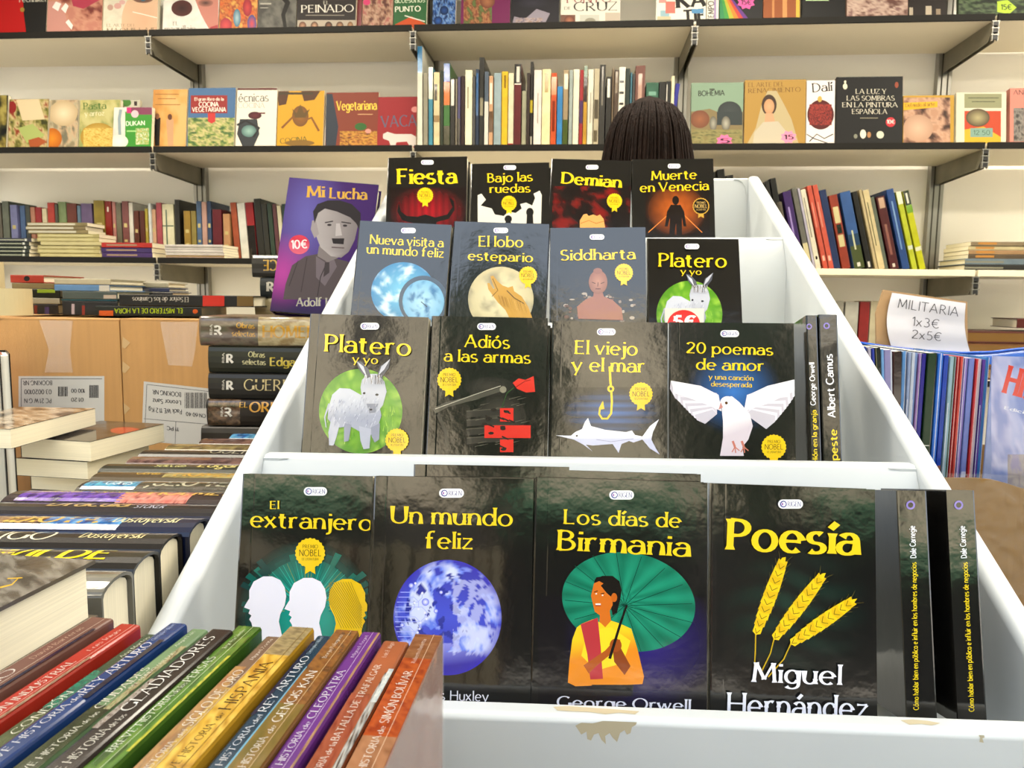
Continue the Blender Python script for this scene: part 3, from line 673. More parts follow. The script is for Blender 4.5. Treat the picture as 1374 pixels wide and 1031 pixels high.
fo(398,477,-40,Z1,'dark hairdressing cover with white title and a strip of faces','#241c1a',[('full','#241c1a'),('t','EL',434,6,441,6,5,'#cfc8b8','roman'),('t','PEINADO',404,17,474,16,10,'#e4ded0','roman'),('r',410,20,462,21,'#8c8478'),('r',399,27,477,42,'#a89c8c'),('d',406,35,5,6,'#b08468','#5a3424'),('d',422,35,5,6,'#c49878','#3c2014'),('d',441,35,5,6,'#8c5c40','#1c1410'),('d',456,35,5,6,'#b48a68','#44281a'),('d',470,35,4,6,'#b48a68','#6a4a2c')],H=TH_,ref=30,group=G1)
fo(478,485,-40,Z1,'narrow red cover edge beside the hairdressing book','#7c141c',[],H=TH_,ref=30,group=G1,d=0.06)
fo(486,527,-40,Z1,'rosy brown craft cover with folded cloth on the top shelf','#8c5c4c',[('n',486,-10,527,42,['#5a342c','#8c6450','#b89880','#9c5c54'],3,12),('d',492,3,5,4,'#c83c6c')],H=TH_,ref=30,group=G1)
fo(528,572,-40,Z1,'green knitting cover with an orange triangle','#2c5c34',[('full','#2c5c34'),('t','accesorios',530,4,570,3,8,'#d4dcc0','flare'),('t','PUNTO',530,16,564,15,7,'#e0e0cc','sansb'),('p',[(528,34),(552,22),(571,32),(571,44),(528,44)],'#b8481c'),('l',[(543,21),(570,29)],1.4,'#d8d8c8')],H=TH_,ref=30,group=G1)
fo(580,611,-40,Z1,'cover with glossy blue beads on the top shelf','#1c3c7c',[('n',580,-10,611,42,['#10244c','#2c5ca4','#7c9cc8','#16305c'],5,14),('d',596,14,6,6,'#1c4484','#0c1c3c'),('d',588,28,6,6,'#2454a0','#0c1c3c')],H=TH_,ref=30,group=G1)
fo(618,684,-40,Z1,'magenta cover with two figures in dresses on the top shelf','#6a1c4c',[('full','#6a1c4c'),('n',622,-10,660,38,['#7c4430','#a87850','#5a3c24','#5c6c3c'],3,21),('d',654,2,10,9,'#a06a48','#6c3c2c'),('t','Mujeres',655,36,672,36,5,'#d8cc6c','bold')],H=TH_,ref=30,group=G1)
fo(685,750,-40,Z1,'black cover with pale mineral stones on the top shelf','#17141c',[('full','#17141c'),('p',[(685,40),(690,22),(704,26),(720,12),(738,18),(728,38)],'#8c8490'),('n',692,24,728,38,['#5c5468','#b0a0a0','#8c7468'],4,9),('d',714,4,24,8,'#2a2834','#17141c')],H=TH_,ref=30,group=G1)
fo(752,832,-40,Z1,'white cross-stitch cover with small embroidered pictures','#d8d2c4',[('full','#d8d2c4'),('t','PUNTO',760,4,820,3,11,'#8c4044','roman'),('t','DE',757,13,766,13,4,'#4c463c','roman'),('t','CRUZ',770,15,828,14,12,'#2c2a26','roman'),('r',752,20,772,36,'#6c4a3c'),('d',764,28,7,7,'#a8684c','#5c3428'),('r',778,20,804,34,'#b8b8ac'),('d',792,28,7,4,'#8c8878'),('r',812,17,832,31,'#b4a898')],H=TH_,ref=30,group=G1)
fo(880,947,-40,Z1,'white cover patterned with bold black lettering and colour patches','#ddd9cc',[('full','#ddd9cc'),('t','KA',908,11,946,8,18,'#17150f','fat'),('t','TIE',918,30,946,28,16,'#17150f','fat'),('r',884,-4,894,4,'#d08c84'),('r',886,14,898,28,'#8cacb4'),('r',893,2,906,18,'#c46c60'),('r',928,12,944,18,'#4c84b0'),('r',882,22,900,28,'#b8b090')],H=TH_,ref=30,group=G1)
fo(948,964,-40,Z1,'white cover edge with vertical dark lettering','#dad4c8',[('full','#dad4c8'),('t','TEMPO',958,29,958,2,8,'#2a2622','sansb'),('r',958,-10,961,30,'#9a84ac')],H=TH_,ref=30,group=G1)
fo(965,1023,-40,Z1,'black cover with a rainbow fan and a pink price tag','#0f0e10',[('full','#0f0e10')]+[('p',[(965,-24+q*0),(966+q*7,30),(973+q*7,30),(965,-24)],c) for q,c in enumerate(['#2c7c4c','#3c8c3c','#a8a82c','#c87c24','#b83c34','#5c2c7c'])]+[('s',1001,3,11,'#d8589c','15€')],H=TH_,ref=30,group=G1)
fo(1024,1073,-40,Z1,'orange-brown cover with pale vertical ribs on the top shelf','#8c4a20',[('full','#8c4a20'),('r',1036,-20,1039,28,'#b87c48'),('r',1050,-20,1056,28,'#c08850'),('r',1068,-20,1073,28,'#c8a43c')],H=TH_,ref=30,group=G1)
fo(1076,1134,-40,Z1,'plain black cover with a pale sticker at its top','#0c0b0b',[('full','#0c0b0b'),('r',1081,-6,1112,1,'#b8c89c')],H=TH_,ref=30,group=G1)
fo(1136,1218,-40,Z1,'rosy cover showing draped cloth on the top shelf','#8c6c60',[('n',1134,-20,1220,28,['#5c3c34','#a08478','#c0a898','#7c5c58'],3,33)],H=TH_,ref=30,group=G1)
fo(1219,1270,-40,Z1,'dark brown cover with pale columns on the top shelf','#1c130f',[('full','#1c130f'),('r',1220,10,1225,24,'#a89c88'),('r',1242,8,1250,24,'#b0a490'),('r',1256,12,1262,24,'#8c7c68')],H=TH_,ref=30,group=G1)
fo(1286,1380,-40,Z1,'dark green cover with a lime arrow price tag','#28361f',[('n',1284,-20,1382,24,['#141c10','#34482a','#5c6c4c','#243020'],3,41),('p',[(1338,2),(1352,0),(1364,10),(1354,19),(1338,16)],'#b4d03c'),('t','15€',1343,13,1357,13,7,'#2c3c20','sansb')],H=TH_,ref=30,group=G1)
G2 = 'face-out books on the second shelf'
fo(-40,9,128,Z2,'dark cover with greens at the far left edge, second shelf','#2c2a18',[('n',-40,128,9,200,['#14120c','#3c3c20','#7c6c30','#a89a50'],2,51)],group=G2)
fo(11,64,133,Z2,'salad cookery cover, leftmost full cover on the second shelf','#8c8050',[('n',11,132,65,200,['#3c3c18','#7c7834','#b0a468','#d0b888','#8c3c20'],3,52),('p',[(22,134),(52,133),(60,160),(30,162)],'#dcc8a0'),('p',[(24,172),(44,166),(60,182),(36,192)],'#a8b468'),('d',16,144,6,8,'#8c2420'),('p',[(38,188),(52,184),(62,190),(52,197),(40,197)],'#a8542c')],group=G2)
fo(66,104,134,Z2,'cookery cover with rice bowl and orange, second shelf','#9c8c70',[('n',66,132,105,200,['#8c8064','#b8ac8c','#c8a884','#74705c'],2,53),('d',85,152,19,17,'#e8d4b0','#c0a880'),('d',70,186,13,14,'#e08a24','#b4601c')],group=G2)
fo(106,160,134,Z2,'yellow-green pasta cookery cover, second shelf','#a8a060',[('n',106,133,160,200,['#8c9458','#b8b070','#c4bc80'],2,54),('t','Pasta',112,147,142,146,9,'#4c6c2c','flare'),('t','y arroz',114,156,140,155,7,'#e4dcb4','flare'),('d',132,184,24,19,'#dcc068','#a88430'),('n',112,172,154,198,['#b88c30','#e0c870','#c8a448'],6,55)],group=G2)
fo(161,186,134,Z2,'pale cookery cover behind the small green diet book','#c0bca8',[('d',170,138,6,5,'#4c7c34'),('r',180,136,184,142,'#3a2c28')],group=G2,d=0.075)
fo(151,203,144,Z2,'small green and white diet book with magenta corner','#d8d4c8',[('r',168,150,204,200,'#3c8c30'),('r',170,144,176,152,'#c02c70'),('r',176,144,204,154,'#7c3c54'),('d',181,153,5,5,'#dcb8bc'),('l',[(162,147),(160,160),(161,186)],4,'#8c9ca0'),('t','DUKAN',169,169,194,168,6,'#e4ecd8','sansb'),('r',170,175,196,177,'#9ccc7c'),('n',182,172,200,194,['#c8b878','#6ca040','#dcd8b8'],4,56),('d',160,190,12,9,'#eae8dc','#d8d8c8')],d=0.02,group=G2)
fo(204,250,120,Z2,'orange-tan cover with two small figures in black','#c48c48',[('n',202,118,252,200,['#bc8440','#cc9850','#d8a868'],1,57),('r',208,126,240,127,'#8c5c28'),('r',212,132,236,133,'#8c5c28'),('r',208,140,242,141,'#8c5c28'),('l',[(211,158),(211,196)],9,'#161210',6),('d',211,156,3,4,'#8c5c40'),('l',[(228,160),(229,196)],10,'#c0946c',7),('d',228,157,3,4,'#5c3420')],group=G2)
fo(252,315,118,Z2,'blue vegetarian cookery cover with red title block','#3c5c8c',[('full','#40648c'),('n',252,158,316,200,['#3c5c30','#8c9c50','#c8b880','#6c7c48'],4,58),('r',256,128,305,152,'#8c2420'),('t','El gran libro de la',261,135,300,135,4,'#e8dcc8','sansb'),('t','COCINA',267,143,293,143,6,'#ece4d4','sansb'),('t','VEGETARIANA',258,150,303,150,6,'#ece4d4','sansb'),('p',[(279,152),(289,152),(289,163),(284,166),(279,163)],'#b8302c')],group=G2)
fo(317,371,118,Z2,'white cookery technique cover with a masked juggling cook','#d9d2c2',[('full','#dcd6c8'),('r',317,118,372,121,'#5c2c24'),('t','técnicas',315,137,360,136,11,'#5c5c58','flare'),('t','COCINA',319,145,355,145,7,'#a8a498','roman'),('d',342,155,9,5,'#5c1420','#3c0c14'),('l',[(346,152),(356,152)],2,'#5c1420'),('p',[(322,160),(345,160),(348,180),(340,198),(326,198),(318,180)],'#2c3034'),('d',334,176,10,8,'#8cb0a4','#4c6c68'),('l',[(318,168),(330,162),(348,172),(340,184)],3,'#1a1a1c')],group=G2,T=0.024)
fo(372,434,122,Z2,'golden yellow cover with a pineapple-headed figure','#c8941c',[('full','#c8941c'),('p',[(372,122),(388,122),(384,140),(374,142)],'#4c2c14'),('p',[(404,122),(430,122),(422,134),(408,136)],'#4c2c14'),('r',374,124,420,127,'#3c3018'),('d',403,156,11,14,'#8c5c1c','#6c4418'),('l',[(378,172),(392,158),(403,164),(418,158),(428,176)],3,'#7c4c18'),('p',[(392,146),(398,152),(403,140),(408,152),(416,146),(410,158),(396,158)],'#5c4418'),('t','COCINA',376,193,412,190,7,'#3c4c1c','flare'),('d',402,192,20,4,'#7c5c20')],group=G2)
fo(437,507,124,Z2,'reddish-brown vegetarian cover with yellow title','#74301a',[('full','#7a3420'),('p',[(437,126),(446,126),(454,170),(450,200),(437,200)],'#28303c'),('t','Vegetariana',452,148,505,147,12,'#e4c040','bold'),('r',480,153,500,154,'#c89c6c'),('d',484,170,8,5,'#2c5c24'),('n',456,176,506,198,['#8c5c1c','#c89438','#a8642c','#5c3818'],5,61),('d',494,176,4,3,'#d08c7c')],group=G2,ref=165)
fo(506,559,130,Z2,'dark red beef cookery cover with a white cow','#8c1c20',[('full','#8e1d22'),('t','VACA',512,171,559,169,15,'#56586c','flare'),('d',557,147,5,4,'#d88c84'),('p',[(514,180),(520,177),(530,180),(552,180),(559,184),(559,196),(550,197),(546,190),(532,191),(530,198),(525,198),(522,189),(514,186)],'#cfc4bc')],group=G2,ref=165)
fo(927,997,111,Z2,'green bohemia cover with a caravan and horses, pink tag','#7c8c6c',[('full','#7c947c'),('t','BOHEMIA',937,129,972,128,7,'#1c2018','sansb'),('r',952,119,959,121,'#3c4034'),('p',[(927,150),(952,146),(975,155),(997,150),(997,196),(927,196)],'#7c6c48'),('d',939,160,13,12,'#8c5434','#6c4028'),('d',979,150,16,14,'#343c3c','#2a3030'),('r',962,150,996,168,'#2c3434'),('d',957,166,5,10,'#9c9888','#5c584c'),('d',974,166,6,10,'#a8a494','#5c584c'),('n',928,174,996,194,['#5c5c34','#8c8454','#7c7044'],4,62),('s',972,189,10,'#dc6c9c','5')],group=G2)
fo(999,1081,107,Z2,'ochre art cover with a veiled lady and pink price tag','#a07c34',[('full','#a4803a'),('t','EL ARTE DEL',1004,117,1052,116,6,'#6c4c1c','roman'),('t','RENACIMIENTO',1004,125,1074,123,6,'#6c4c1c','roman'),('p',[(1030,122),(1042,122),(1052,140),(1062,160),(1072,194),(1002,194),(1014,172),(1022,140)],'#b0a078'),('d',1032,141,10,14,'#2c1c14','#3c281a'),('d',1032,143,7,10,'#c89c74','#b88860'),('p',[(1027,152),(1037,152),(1040,164),(1026,164)],'#c09470'),('p',[(1012,178),(1024,164),(1044,163),(1056,178),(1058,194),(1010,194)],'#b8ae98'),('s',1058,184,10,'#e088a8','15')],group=G2,T=0.026)
fo(1082,1120,108,Z2,'white art cover with a red berry-covered head','#dcd6d0',[('full','#e0d8d4'),('t','Dalí',1090,124,1116,122,12,'#1c1816','flare'),('d',1101,154,18,20,'#6c1c18','#4c1412'),('n',1086,140,1116,168,['#5c1414','#9c3428','#3c1010'],9,63),('d',1100,133,3,4,'#b89c4c'),('l',[(1086,190),(1096,180),(1106,186),(1118,180)],1.4,'#1c1816'),('l',[(1082,180),(1092,186),(1110,192)],1.2,'#1c1816')],group=G2)
fo(1122,1211,103,Z2,'large black Spanish painting cover with white capitals','#0d0c0b',[('full','#0d0c0b'),('t','LA LUZ Y',1148,126,1189,126,6.5,'#d4ccb8','roman'),('t','LAS SOMBRAS',1136,135,1200,135,6.5,'#d4ccb8','roman'),('t','EN LA PINTURA',1130,144,1204,144,6.5,'#d4ccb8','roman'),('t','ESPAÑOLA',1143,153,1190,153,6.5,'#d4ccb8','roman'),('r',1154,158,1178,159,'#8c8470'),('d',1134,116,3,4,'#d8d0b8'),('d',1134,110,1.5,2,'#d8d0b8'),('d',1203,114,2.5,4,'#8c4028'),('d',1158,180,4,6,'#e0d8c4'),('d',1166,181,2.5,4,'#a8784c'),('d',1181,181,5,5,'#c8c8b4'),('d',1148,183,2.5,3,'#7c7c6c'),('d',1195,164,6.5,6.5,'#c02c34'),('t','10€',1190,166,1200,166,5,'#f0dcd4','sansb')],T=0.03,group=G2)
fo(1212,1280,128,Z2,'yellow-bordered cover with a close sleeping face','#b8902c',[('full','#b48c2c'),('n',1212,131,1275,194,['#3c2418','#8c6450','#c49c80','#b08468'],2,64),('d',1232,172,20,18,'#d0ac90','#b08a70'),('p',[(1212,138),(1258,136),(1258,144),(1212,148)],'#d8a41c'),('t','Del nudo al arte',1215,144,1254,142,5,'#3c2c14','roman')],group=G2,ref=160)
fo(1283,1350,124,Z2,'cream cover with a red and yellow abstract picture','#cdc6ae',[('full','#d2cbb4'),('r',1294,126,1344,145,'#8c8c68'),('r',1299,131,1340,132,'#4c4c38'),('r',1304,136,1335,137,'#4c4c38'),('r',1294,149,1343,193,'#b8401c'),('d',1312,158,16,12,'#a89c70','#4c3c24'),('p',[(1294,174),(1320,170),(1343,184),(1343,193),(1294,193)],'#c8a420'),('r',1302,172,1332,184,'#7c9c8c'),('t','12.50',1306,181,1328,181,6,'#22402c','hand')],T=0.024,group=G2)
fo(1355,1420,118,Z2,'salmon cover with grey picture at the far right edge','#c47c6c',[('full','#c67e6e'),('t','ANGELA',1360,127,1398,127,6,'#4c2c28','roman'),('n',1360,145,1400,190,['#3c3834','#8c847c','#5c5854'],3,66)],T=0.024,group=G2)
# ---- small card fixture hiding nothing: pale roll ends on the box come later

ALB = 1.0
# ================================================================== STEPPED BIN
YAW = 0.0618; RR = -0.009
rx = V((cos(YAW), -sin(YAW), 0)); ry = V((sin(YAW), cos(YAW), 0)); rz = V((0, 0, 1))
rx = (rx + V((0, 0, 0.009))).normalized(); ry = ry.normalized(); rz = rx.cross(ry).normalized()
RO = V((0, 0.533, CAMZ - 0.294)); RM = frame(rx, ry, rz, RO)
RUN, RISE, PD = 0.25, 0.131, 0.047
XL, XR, TW = -0.272, 0.388, 0.022
bin_ = thing('stepped_book_bin', RM, 'white moulded plastic four-step display bin holding black paperbacks', 'display bin')
BOT = -0.10
prof = [(-0.012, BOT), (-0.012, -0.006)]
for k in range(4):
    y, z = k * RUN, k * RISE - (0.0025 if k == 0 else 0)
    prof += ([(y - 0.040, z - 0.052), (y - 0.012, z - 0.005), (y - 0.007, z)] if k else [(y - 0.012, z - 0.004), (y - 0.008, z)]) + [ (y + 0.006, z), (y + 0.008, z - 0.005), (y + 0.010, z - PD), (y + RUN - (0.041 if k < 3 else 0.02), z - PD)]
yb, zb = 4 * RUN, 4 * RISE
prof += [(yb - 0.012, 3 * RISE - PD), (yb - 0.010, zb - 0.004), (yb - 0.006, zb), (yb + 0.006, zb), (yb + 0.008, zb - 0.004), (yb + 0.008, BOT)]
cl = []
for p in prof:
    if not cl or hypot(cl[-1][0] - p[0], cl[-1][1] - p[1]) > 0.0015: cl.append(p)
MB().prism(cl, XL - 0.001, XR + 0.001, 0).build('step_body', PLASTIC, bin_, bevel=0.0022, seg=3)
sl = RISE / RUN
for nm, xa, xb in (('side_wall', XL - TW, XL), ('side_wall', XR, XR + TW)):
    side = [(-0.016, BOT - 0.005), (-0.016, -0.03), (-0.010, -0.004 + 0.0), (0.0, 0.008)]
    side += [(yb - 0.01, zb + 0.004), (yb + 0.012, zb - 0.004), (yb + 0.012, BOT - 0.005)]
    MB().prism(side, xa, xb, 0).build(nm, PLASTIC, bin_, bevel=0.0075, seg=4)
# fillets where each lip turns into the side walls
for k in range(1, 5):
    y, z = k * RUN, k * RISE
    for sx2, xw in ((1, XL), (-1, XR)):
        pts = [(xw, -0.014), (xw + sx2 * 0.026, -0.014)] + [(xw + sx2 * (0.026 - 0.022 * sin(a)), -0.014 - 0.022 * (1 - cos(a))) for a in (pi / 8, pi / 4, 3 * pi / 8, pi / 2)] + [(xw, -0.05)]
        mbf = MB(); P3 = [(p[0], z + p[1] + 0.011) for p in pts]
        n0 = len(mbf.v)
        for yy in (y - 0.0125, y + 0.006 if k < 4 else y):
            for a, b in P3: mbf.v.append(V((a, yy, b)))
        kk = len(P3); mbf.f += [[i for i in range(kk)], [kk + i for i in range(kk)][::-1]] + [[i, (i + 1) % kk, kk + (i + 1) % kk, kk + i] for i in range(kk)]
        mbf.build('corner_fillet', PLASTIC, bin_)
# worn brown scuffs on the front lip
ff = Face(RM @ V((XL, -0.0121, BOT)), rx, rz, XR - XL, -BOT - 0.004); sc = Art(ff); sc2 = Art(ff)
def scuff(face_, pts):
    A = Art(face_); A.poly(pts, '#b3a98e'); A.build('scuff_mark', bin_, INK)
scuff(ff, [(772,974),(780,970),(795,971),(812,967),(822,968),(846,964),(856,966),(853,973),(848,976),(846,984),(841,986),(838,980),(832,984),(828,996),(822,990),(818,984),(812,988),(813,999),(807,993),(803,984),(797,986),(793,994),(788,992),(787,982),(780,986),(776,980)])
scuff(ff, [(1222,972),(1236,971),(1252,974),(1246,977),(1236,976),(1228,978)])
scuff(ff, [(1312,985),(1320,984),(1321,990),(1318,991),(1320,997),(1314,996),(1315,990)])
ft = Face(RM @ V((XL, -0.0075, -0.0024)), rx, ry, XR - XL, 0.014)
scuff(ft, [(742,949),(760,948),(790,950),(820,952),(858,955),(852,959),(830,957),(812,959),(790,956),(764,955),(748,954)])
scuff(ft, [(1208,967),(1224,966),(1246,968),(1262,971),(1250,974),(1236,972),(1220,973)])

# ---- books in the bin
LEAN = radians(12); RT = RM.to_3x3()
def rowplane(k, dy=0.0, lean=LEAN):
    base = RM @ V((0, k * RUN + 0.016 + dy, k * RISE - PD)); N = RT @ V((0, -cos(lean), sin(lean))); return base, N
def bin_face(k, TLp, TRp, label, group, dy=0.0, lean=None, T=0.017, cm=None, behind=None):
    lean = LEAN if lean is None else radians(lean)
    base, N = rowplane(k, dy, lean); A = hit(*TLp, base, N); B = hit(*TRp, base, N)
    U = (B - A).normalized(); up = N.cross(U) * -1
    up = U.cross(-N).normalized()
    if up.z < 0: up = -up
    W = (B - A).length
    zf = k * RISE - PD + 0.0015
    def hz(P): return (RM.inverted() @ P).z
    # run down the cover until the lower corner stands on the step floor
    l1 = (hz(A) - zf) / (RT.transposed() @ up).z; l2 = (hz(B) - zf) / (RT.transposed() @ up).z
    H = min(l1, l2)
    M = frame(U, -N if False else up.cross(U), up, A - up * H)
    b = book(M, W, H, T, cm or BLACKCOVER, label, group, groove=True, name='paperback_book')
    return b, face_front(M, W, H), M, W, H

def logo(f, b, cx, cy, s=1.0):
    a = Art(f); w, h = 17 * s, 6.2 * s
    pts = [(cx - w + h * 1 + -h * cos(q), cy + h * sin(q)) for q in [(-pi / 2 + i * pi / 6) for i in range(7)]]
    pts = [(cx - w + h - h * cos(i * pi / 8 - pi / 2), cy + h * sin(i * pi / 8 - pi / 2)) for i in range(9)] + [(cx + w - h + h * cos(pi / 2 - i * pi / 8), cy + h * sin(pi / 2 - i * pi / 8)) for i in range(9)]
    a.poly(pts, '#f2f2f4')
    a.disc(cx - w + 7.2 * s, cy, 4.6 * s, 4.6 * s, '#3a3c94'); a.disc(cx - w + 7.4 * s, cy, 3.2 * s, 3.2 * s, '#f2f2f4'); a.disc(cx - w + 6 * s, cy, 1.2 * s, 1.8 * s, '#a06ab0')
    a.text('RIGEN', cx - w + 13 * s, cy + 3 * s, cx + w - 3.5 * s, cy + 3.2 * s, 6.4 * s, '#4a4690', 'roman')
    a.build('publisher_mark', b)
def seal(f, b, cx, cy, r, y='#f0c818', dark='#4a3a10', ring=None):
    a = Art(f)
    a.poly([(cx - r * .3, cy + r * .8), (cx + r * .3, cy + r * .8), (cx + r * .34, cy + r * 1.38), (cx, cy + r * 1.18), (cx - r * .34, cy + r * 1.38)], y)
    n = 44; a.poly([(cx + r * (1.0 if i % 2 else .93) * cos(i * 2 * pi / n), cy + r * (1.0 if i % 2 else .93) * sin(i * 2 * pi / n)) for i in range(n)], y)
    if ring: a.disc(cx, cy, r * .86, r * .86, ring)
    a.text('PREMIO', cx - r * .5, cy - r * .3, cx + r * .5, cy - r * .3, r * .24, dark, 'sans')
    a.text('NOBEL', cx - r * .72, cy + r * .2, cx + r * .72, cy + r * .2, r * .42, dark, 'sans')
    a.text('DE LITERATURA', cx - r * .55, cy + r * .48, cx + r * .55, cy + r * .48, r * .16, dark, 'sans')
    a.build('award_seal', b)
def title(f, b, rows, col='#f2cf1e', sty='flare', name='title', m=None):
    a = Art(f)
    for r in rows: a.text(*r[:6], r[6] if len(r) > 6 else col, r[7] if len(r) > 7 else sty)
    a.build(name, b, m)
def extras(M, W, H, T, n, off, k, what):
    """more copies filed behind a cover"""
    for i in range(1, n + 1):
        ox, oz = off[(i - 1) % len(off)]
        oz = oz if oz > 0.002 else -0.007
        M2 = M @ Matrix.Translation((ox, (T + 0.0012) * i, 0.0))
        l = M2.translation; loc = RM.inverted() @ l
        # keep the foot on the step floor
        dz = (k * RISE - PD + 0.0015 - loc.z); M3 = Matrix.Translation(RT @ V((0, 0, dz))) @ M2
        book(M3, W, H + oz, T, BLACKCOVER, 'black paperback filed behind the %s cover, %s behind it' % (what, NTH[i - 1]), 'black paperbacks filed behind front copies', groove=True, name='paperback_book')

GB = 'black paperbacks shown face-out in the bin'
# -- front step
b, f, M, W, H = bin_face(0, (325, 636), (500.5, 640), 'black paperback with teal burst and white and yellow head silhouettes', GB, dy=0.004)
extras(M, W, H, .017, 1, [(0.002, 0)], 0, 'head silhouettes')
a = Art(f)
def burst(cx, cy, R, y1):
    for i in range(46):
        t = pi + pi * i / 45 + random.uniform(-.03, .03); r = R * random.uniform(.55, 1)
        a.poly([(cx, cy), (cx + r * cos(t) * 1.15, cy + r * sin(t)), (cx + r * cos(t + .09) * 1.15, cy + r * sin(t + .09))], random.choice(['#0a4a44', '#0c5a50', '#083a38', '#0e6658']))
a.disc(410, 826, 92, 100, '#0d8a80', '#0b1412')
burst(410, 828, 96, 0)
a.disc(412, 822, 70, 72, '#12a898', '#0c6458')
for i in range(40):
    t = pi + pi * i / 39; a.line([(412 + 30 * cos(t), 820 + 30 * sin(t)), (412 + 74 * cos(t), 820 + 68 * sin(t))], 0.8, random.choice(['#2cc4b0', '#0a5048', '#8a9a3c']), 0.3)
def head(cx, cy, s, col, flip=1, hatch=False):
    pr = [(-6, -49), (6, -49), (17, -44), (23, -34), (25, -22), (23, -10), (17, 2), (15, 12), (19, 30), (24, 46), (-22, 46), (-20, 22), (-22, 14), (-25, 9), (-22, 4), (-26, 1), (-24, -4), (-32, -7), (-30, -11), (-25, -19), (-25, -30), (-19, -42)]
    pts = [(cx + x * s * flip, cy + y * s) for x, y in pr]; a.poly(pts, col)
    if hatch:
        for i in range(-14, 15):
            x = cx + i * 3.4
            a.line([(max(cx - 24, x - 22), cy - 44 + (0 if x - 22 > cx - 24 else (cx - 24 - x + 22))), (min(x + 20, cx + 20), min(cy + 30, cy - 2 + (min(x + 20, cx + 20) - x)))], 0.7, '#8a7410') if abs(i) < 9 else None
head(360, 822, 0.99, '#e9e8f4'); head(414, 824, 0.99, '#ecebf6'); head(466, 825, 0.98, '#e4bc10', -1, True)
a.build('cover_print', b); logo(f, b, 424, 659.5, .92)
title(f, b, [('El', 363, 683, 374.5, 683, 10.5), ('extranjero', 337, 707, 498.5, 712, 21.5)]); seal(f, b, 417, 742, 20.5)

b, f, M, W, H = bin_face(0, (502, 639), (716, 643), 'black paperback with a violet-blue globe and circuit lines', GB, dy=0.0)
extras(M, W, H, .017, 1, [(0.028, 0.006), (0.004, 0)], 0, 'violet globe')
a = Art(f)
def earth(u, v, c):
    n = noise.fractal(V((u * 2.1 + 3.1, v * 2.1 + 1.2, .4)), 1, 2, 5); n2 = noise.fractal(V((u * 5 + 9, v * 5, 2)), 1, 2, 3)
    base = mix(lin('#3a4cd0'), lin('#23209a'), (u * .3 + abs(v)) * .8)
    if v > .45: base = mix(lin('#8e92e8'), lin('#2a24a0'), (v - .45) * 2.4 + (u + .2) * .3)
    if n > 0.02 and v < .6: base = mix(lin('#5f7ce8'), lin('#d0dafa'), (n - .02) * 3 + n2 * .6)
    if n2 > .32 and u < .4 and v < .4: base = lin('#1c2c9a')
    if u > .1 and abs(v) < .65 and n2 > -.1: base = mix(base, lin('#c4caf6'), .6)
    e = u * u + v * v
    return mix(base, lin('#2a22b0'), max(0, (e - .72) * 2.6))
a.disc(600.5, 829, 72.5, 77.5, '#2f3ad0', '#2c2cc0', n=96, rings=46, fn=earth)
for i in range(13):
    y = 795 + i * 6.6; x0 = 600.5 - 72 * math.sqrt(max(0, 1 - ((y - 829) / 77.5) ** 2)) + 1.5; L = 14 + (i * 7) % 22
    a.line([(x0, y), (x0 + L, y), (x0 + L + 6, y + (6 if i % 2 else -6)), (x0 + L + 6, y + (16 if i % 2 else -12))], 0.9, '#a8b4ff')
    a.disc(x0 + L + 6, y + (16 if i % 2 else -12), 1.6, 1.6, '#e4e8ff', n=10)
for x in range(6): a.line([(549 + x * 3.3, 858 + x * 2), (549 + x * 3.3, 892 + x * 1.5)], 0.9, '#9aa8ff')
for gx, gy, r in ((571, 808, 5), (552, 786, 3.5), (540, 839, 3), (585, 820, 3), (592, 795, 2.5)): a.disc(gx, gy, r, r, '#eef2ff', '#5a6ae8', n=16)
a.build('cover_print', b); logo(f, b, 606, 662, .98)
title(f, b, [('Un mundo', 524, 702, 686, 706, 23), ('feliz', 571, 736, 634, 737, 22)])
title(f, b, [('Aldous Huxley', 545, 938, 655, 941, 13)], '#e8e8f0', 'sans', 'author_name')

b, f, M, W, H = bin_face(0, (718.5, 641), (949.5, 648), 'black paperback picturing a person in yellow under a green parasol', GB, dy=0.0)
extras(M, W, H, .017, 1, [(-0.002, 0.004), (0.012, 0.004)], 0, 'green parasol')
a = Art(f)
a.grid(722, 800, 950, 952, lambda u, v: mix(lin('#110e12'), lin('#2a1a7c'), max(0, 1 - hypot((u - .62) * 2.2, (v - .42) * 1.7)) * .9), 20, 14)
def para(u, v, c):
    t = math.atan2(v + .0, u + .12); k = .5 + .5 * sin(t * 16); return mix(lin('#0f6a50'), lin('#1f9a78'), k * .6 + .3 * (1 - hypot(u, v)) + .25 * noise.noise(V((u * 4, v * 4, 1))))
a.disc(843.5, 808, 90, 66, '#158a68', '#0f6a50', n=80, rings=14, fn=para, rot=0.18)
hub = (838, 813)
for i in range(16):
    t = i * 2 * pi / 16 + .2; ex, ey = 843.5 + 88 * cos(t) * .99, 808 + 65 * sin(t) + 15 * cos(t); a.line([hub, (ex, ey)], 0.8, '#0a4434')
a.poly([(796, 790), (798, 778), (808, 773), (822, 773), (831, 780), (834, 792), (832, 806), (828, 822), (822, 826), (818, 806), (800, 800)], '#17130f')     # hair
a.poly([(797, 783), (804, 780), (815, 786), (822, 797), (822, 812), (818, 820), (820, 835), (812, 843), (804, 840), (805, 826), (798, 821), (795, 808), (793, 800)], '#d5701e')    # face and neck
a.poly([(797, 783), (806, 779), (814, 780), (806, 786), (814, 796), (820, 801), (824, 796), (826, 782), (814, 773), (800, 775)], '#17130f')
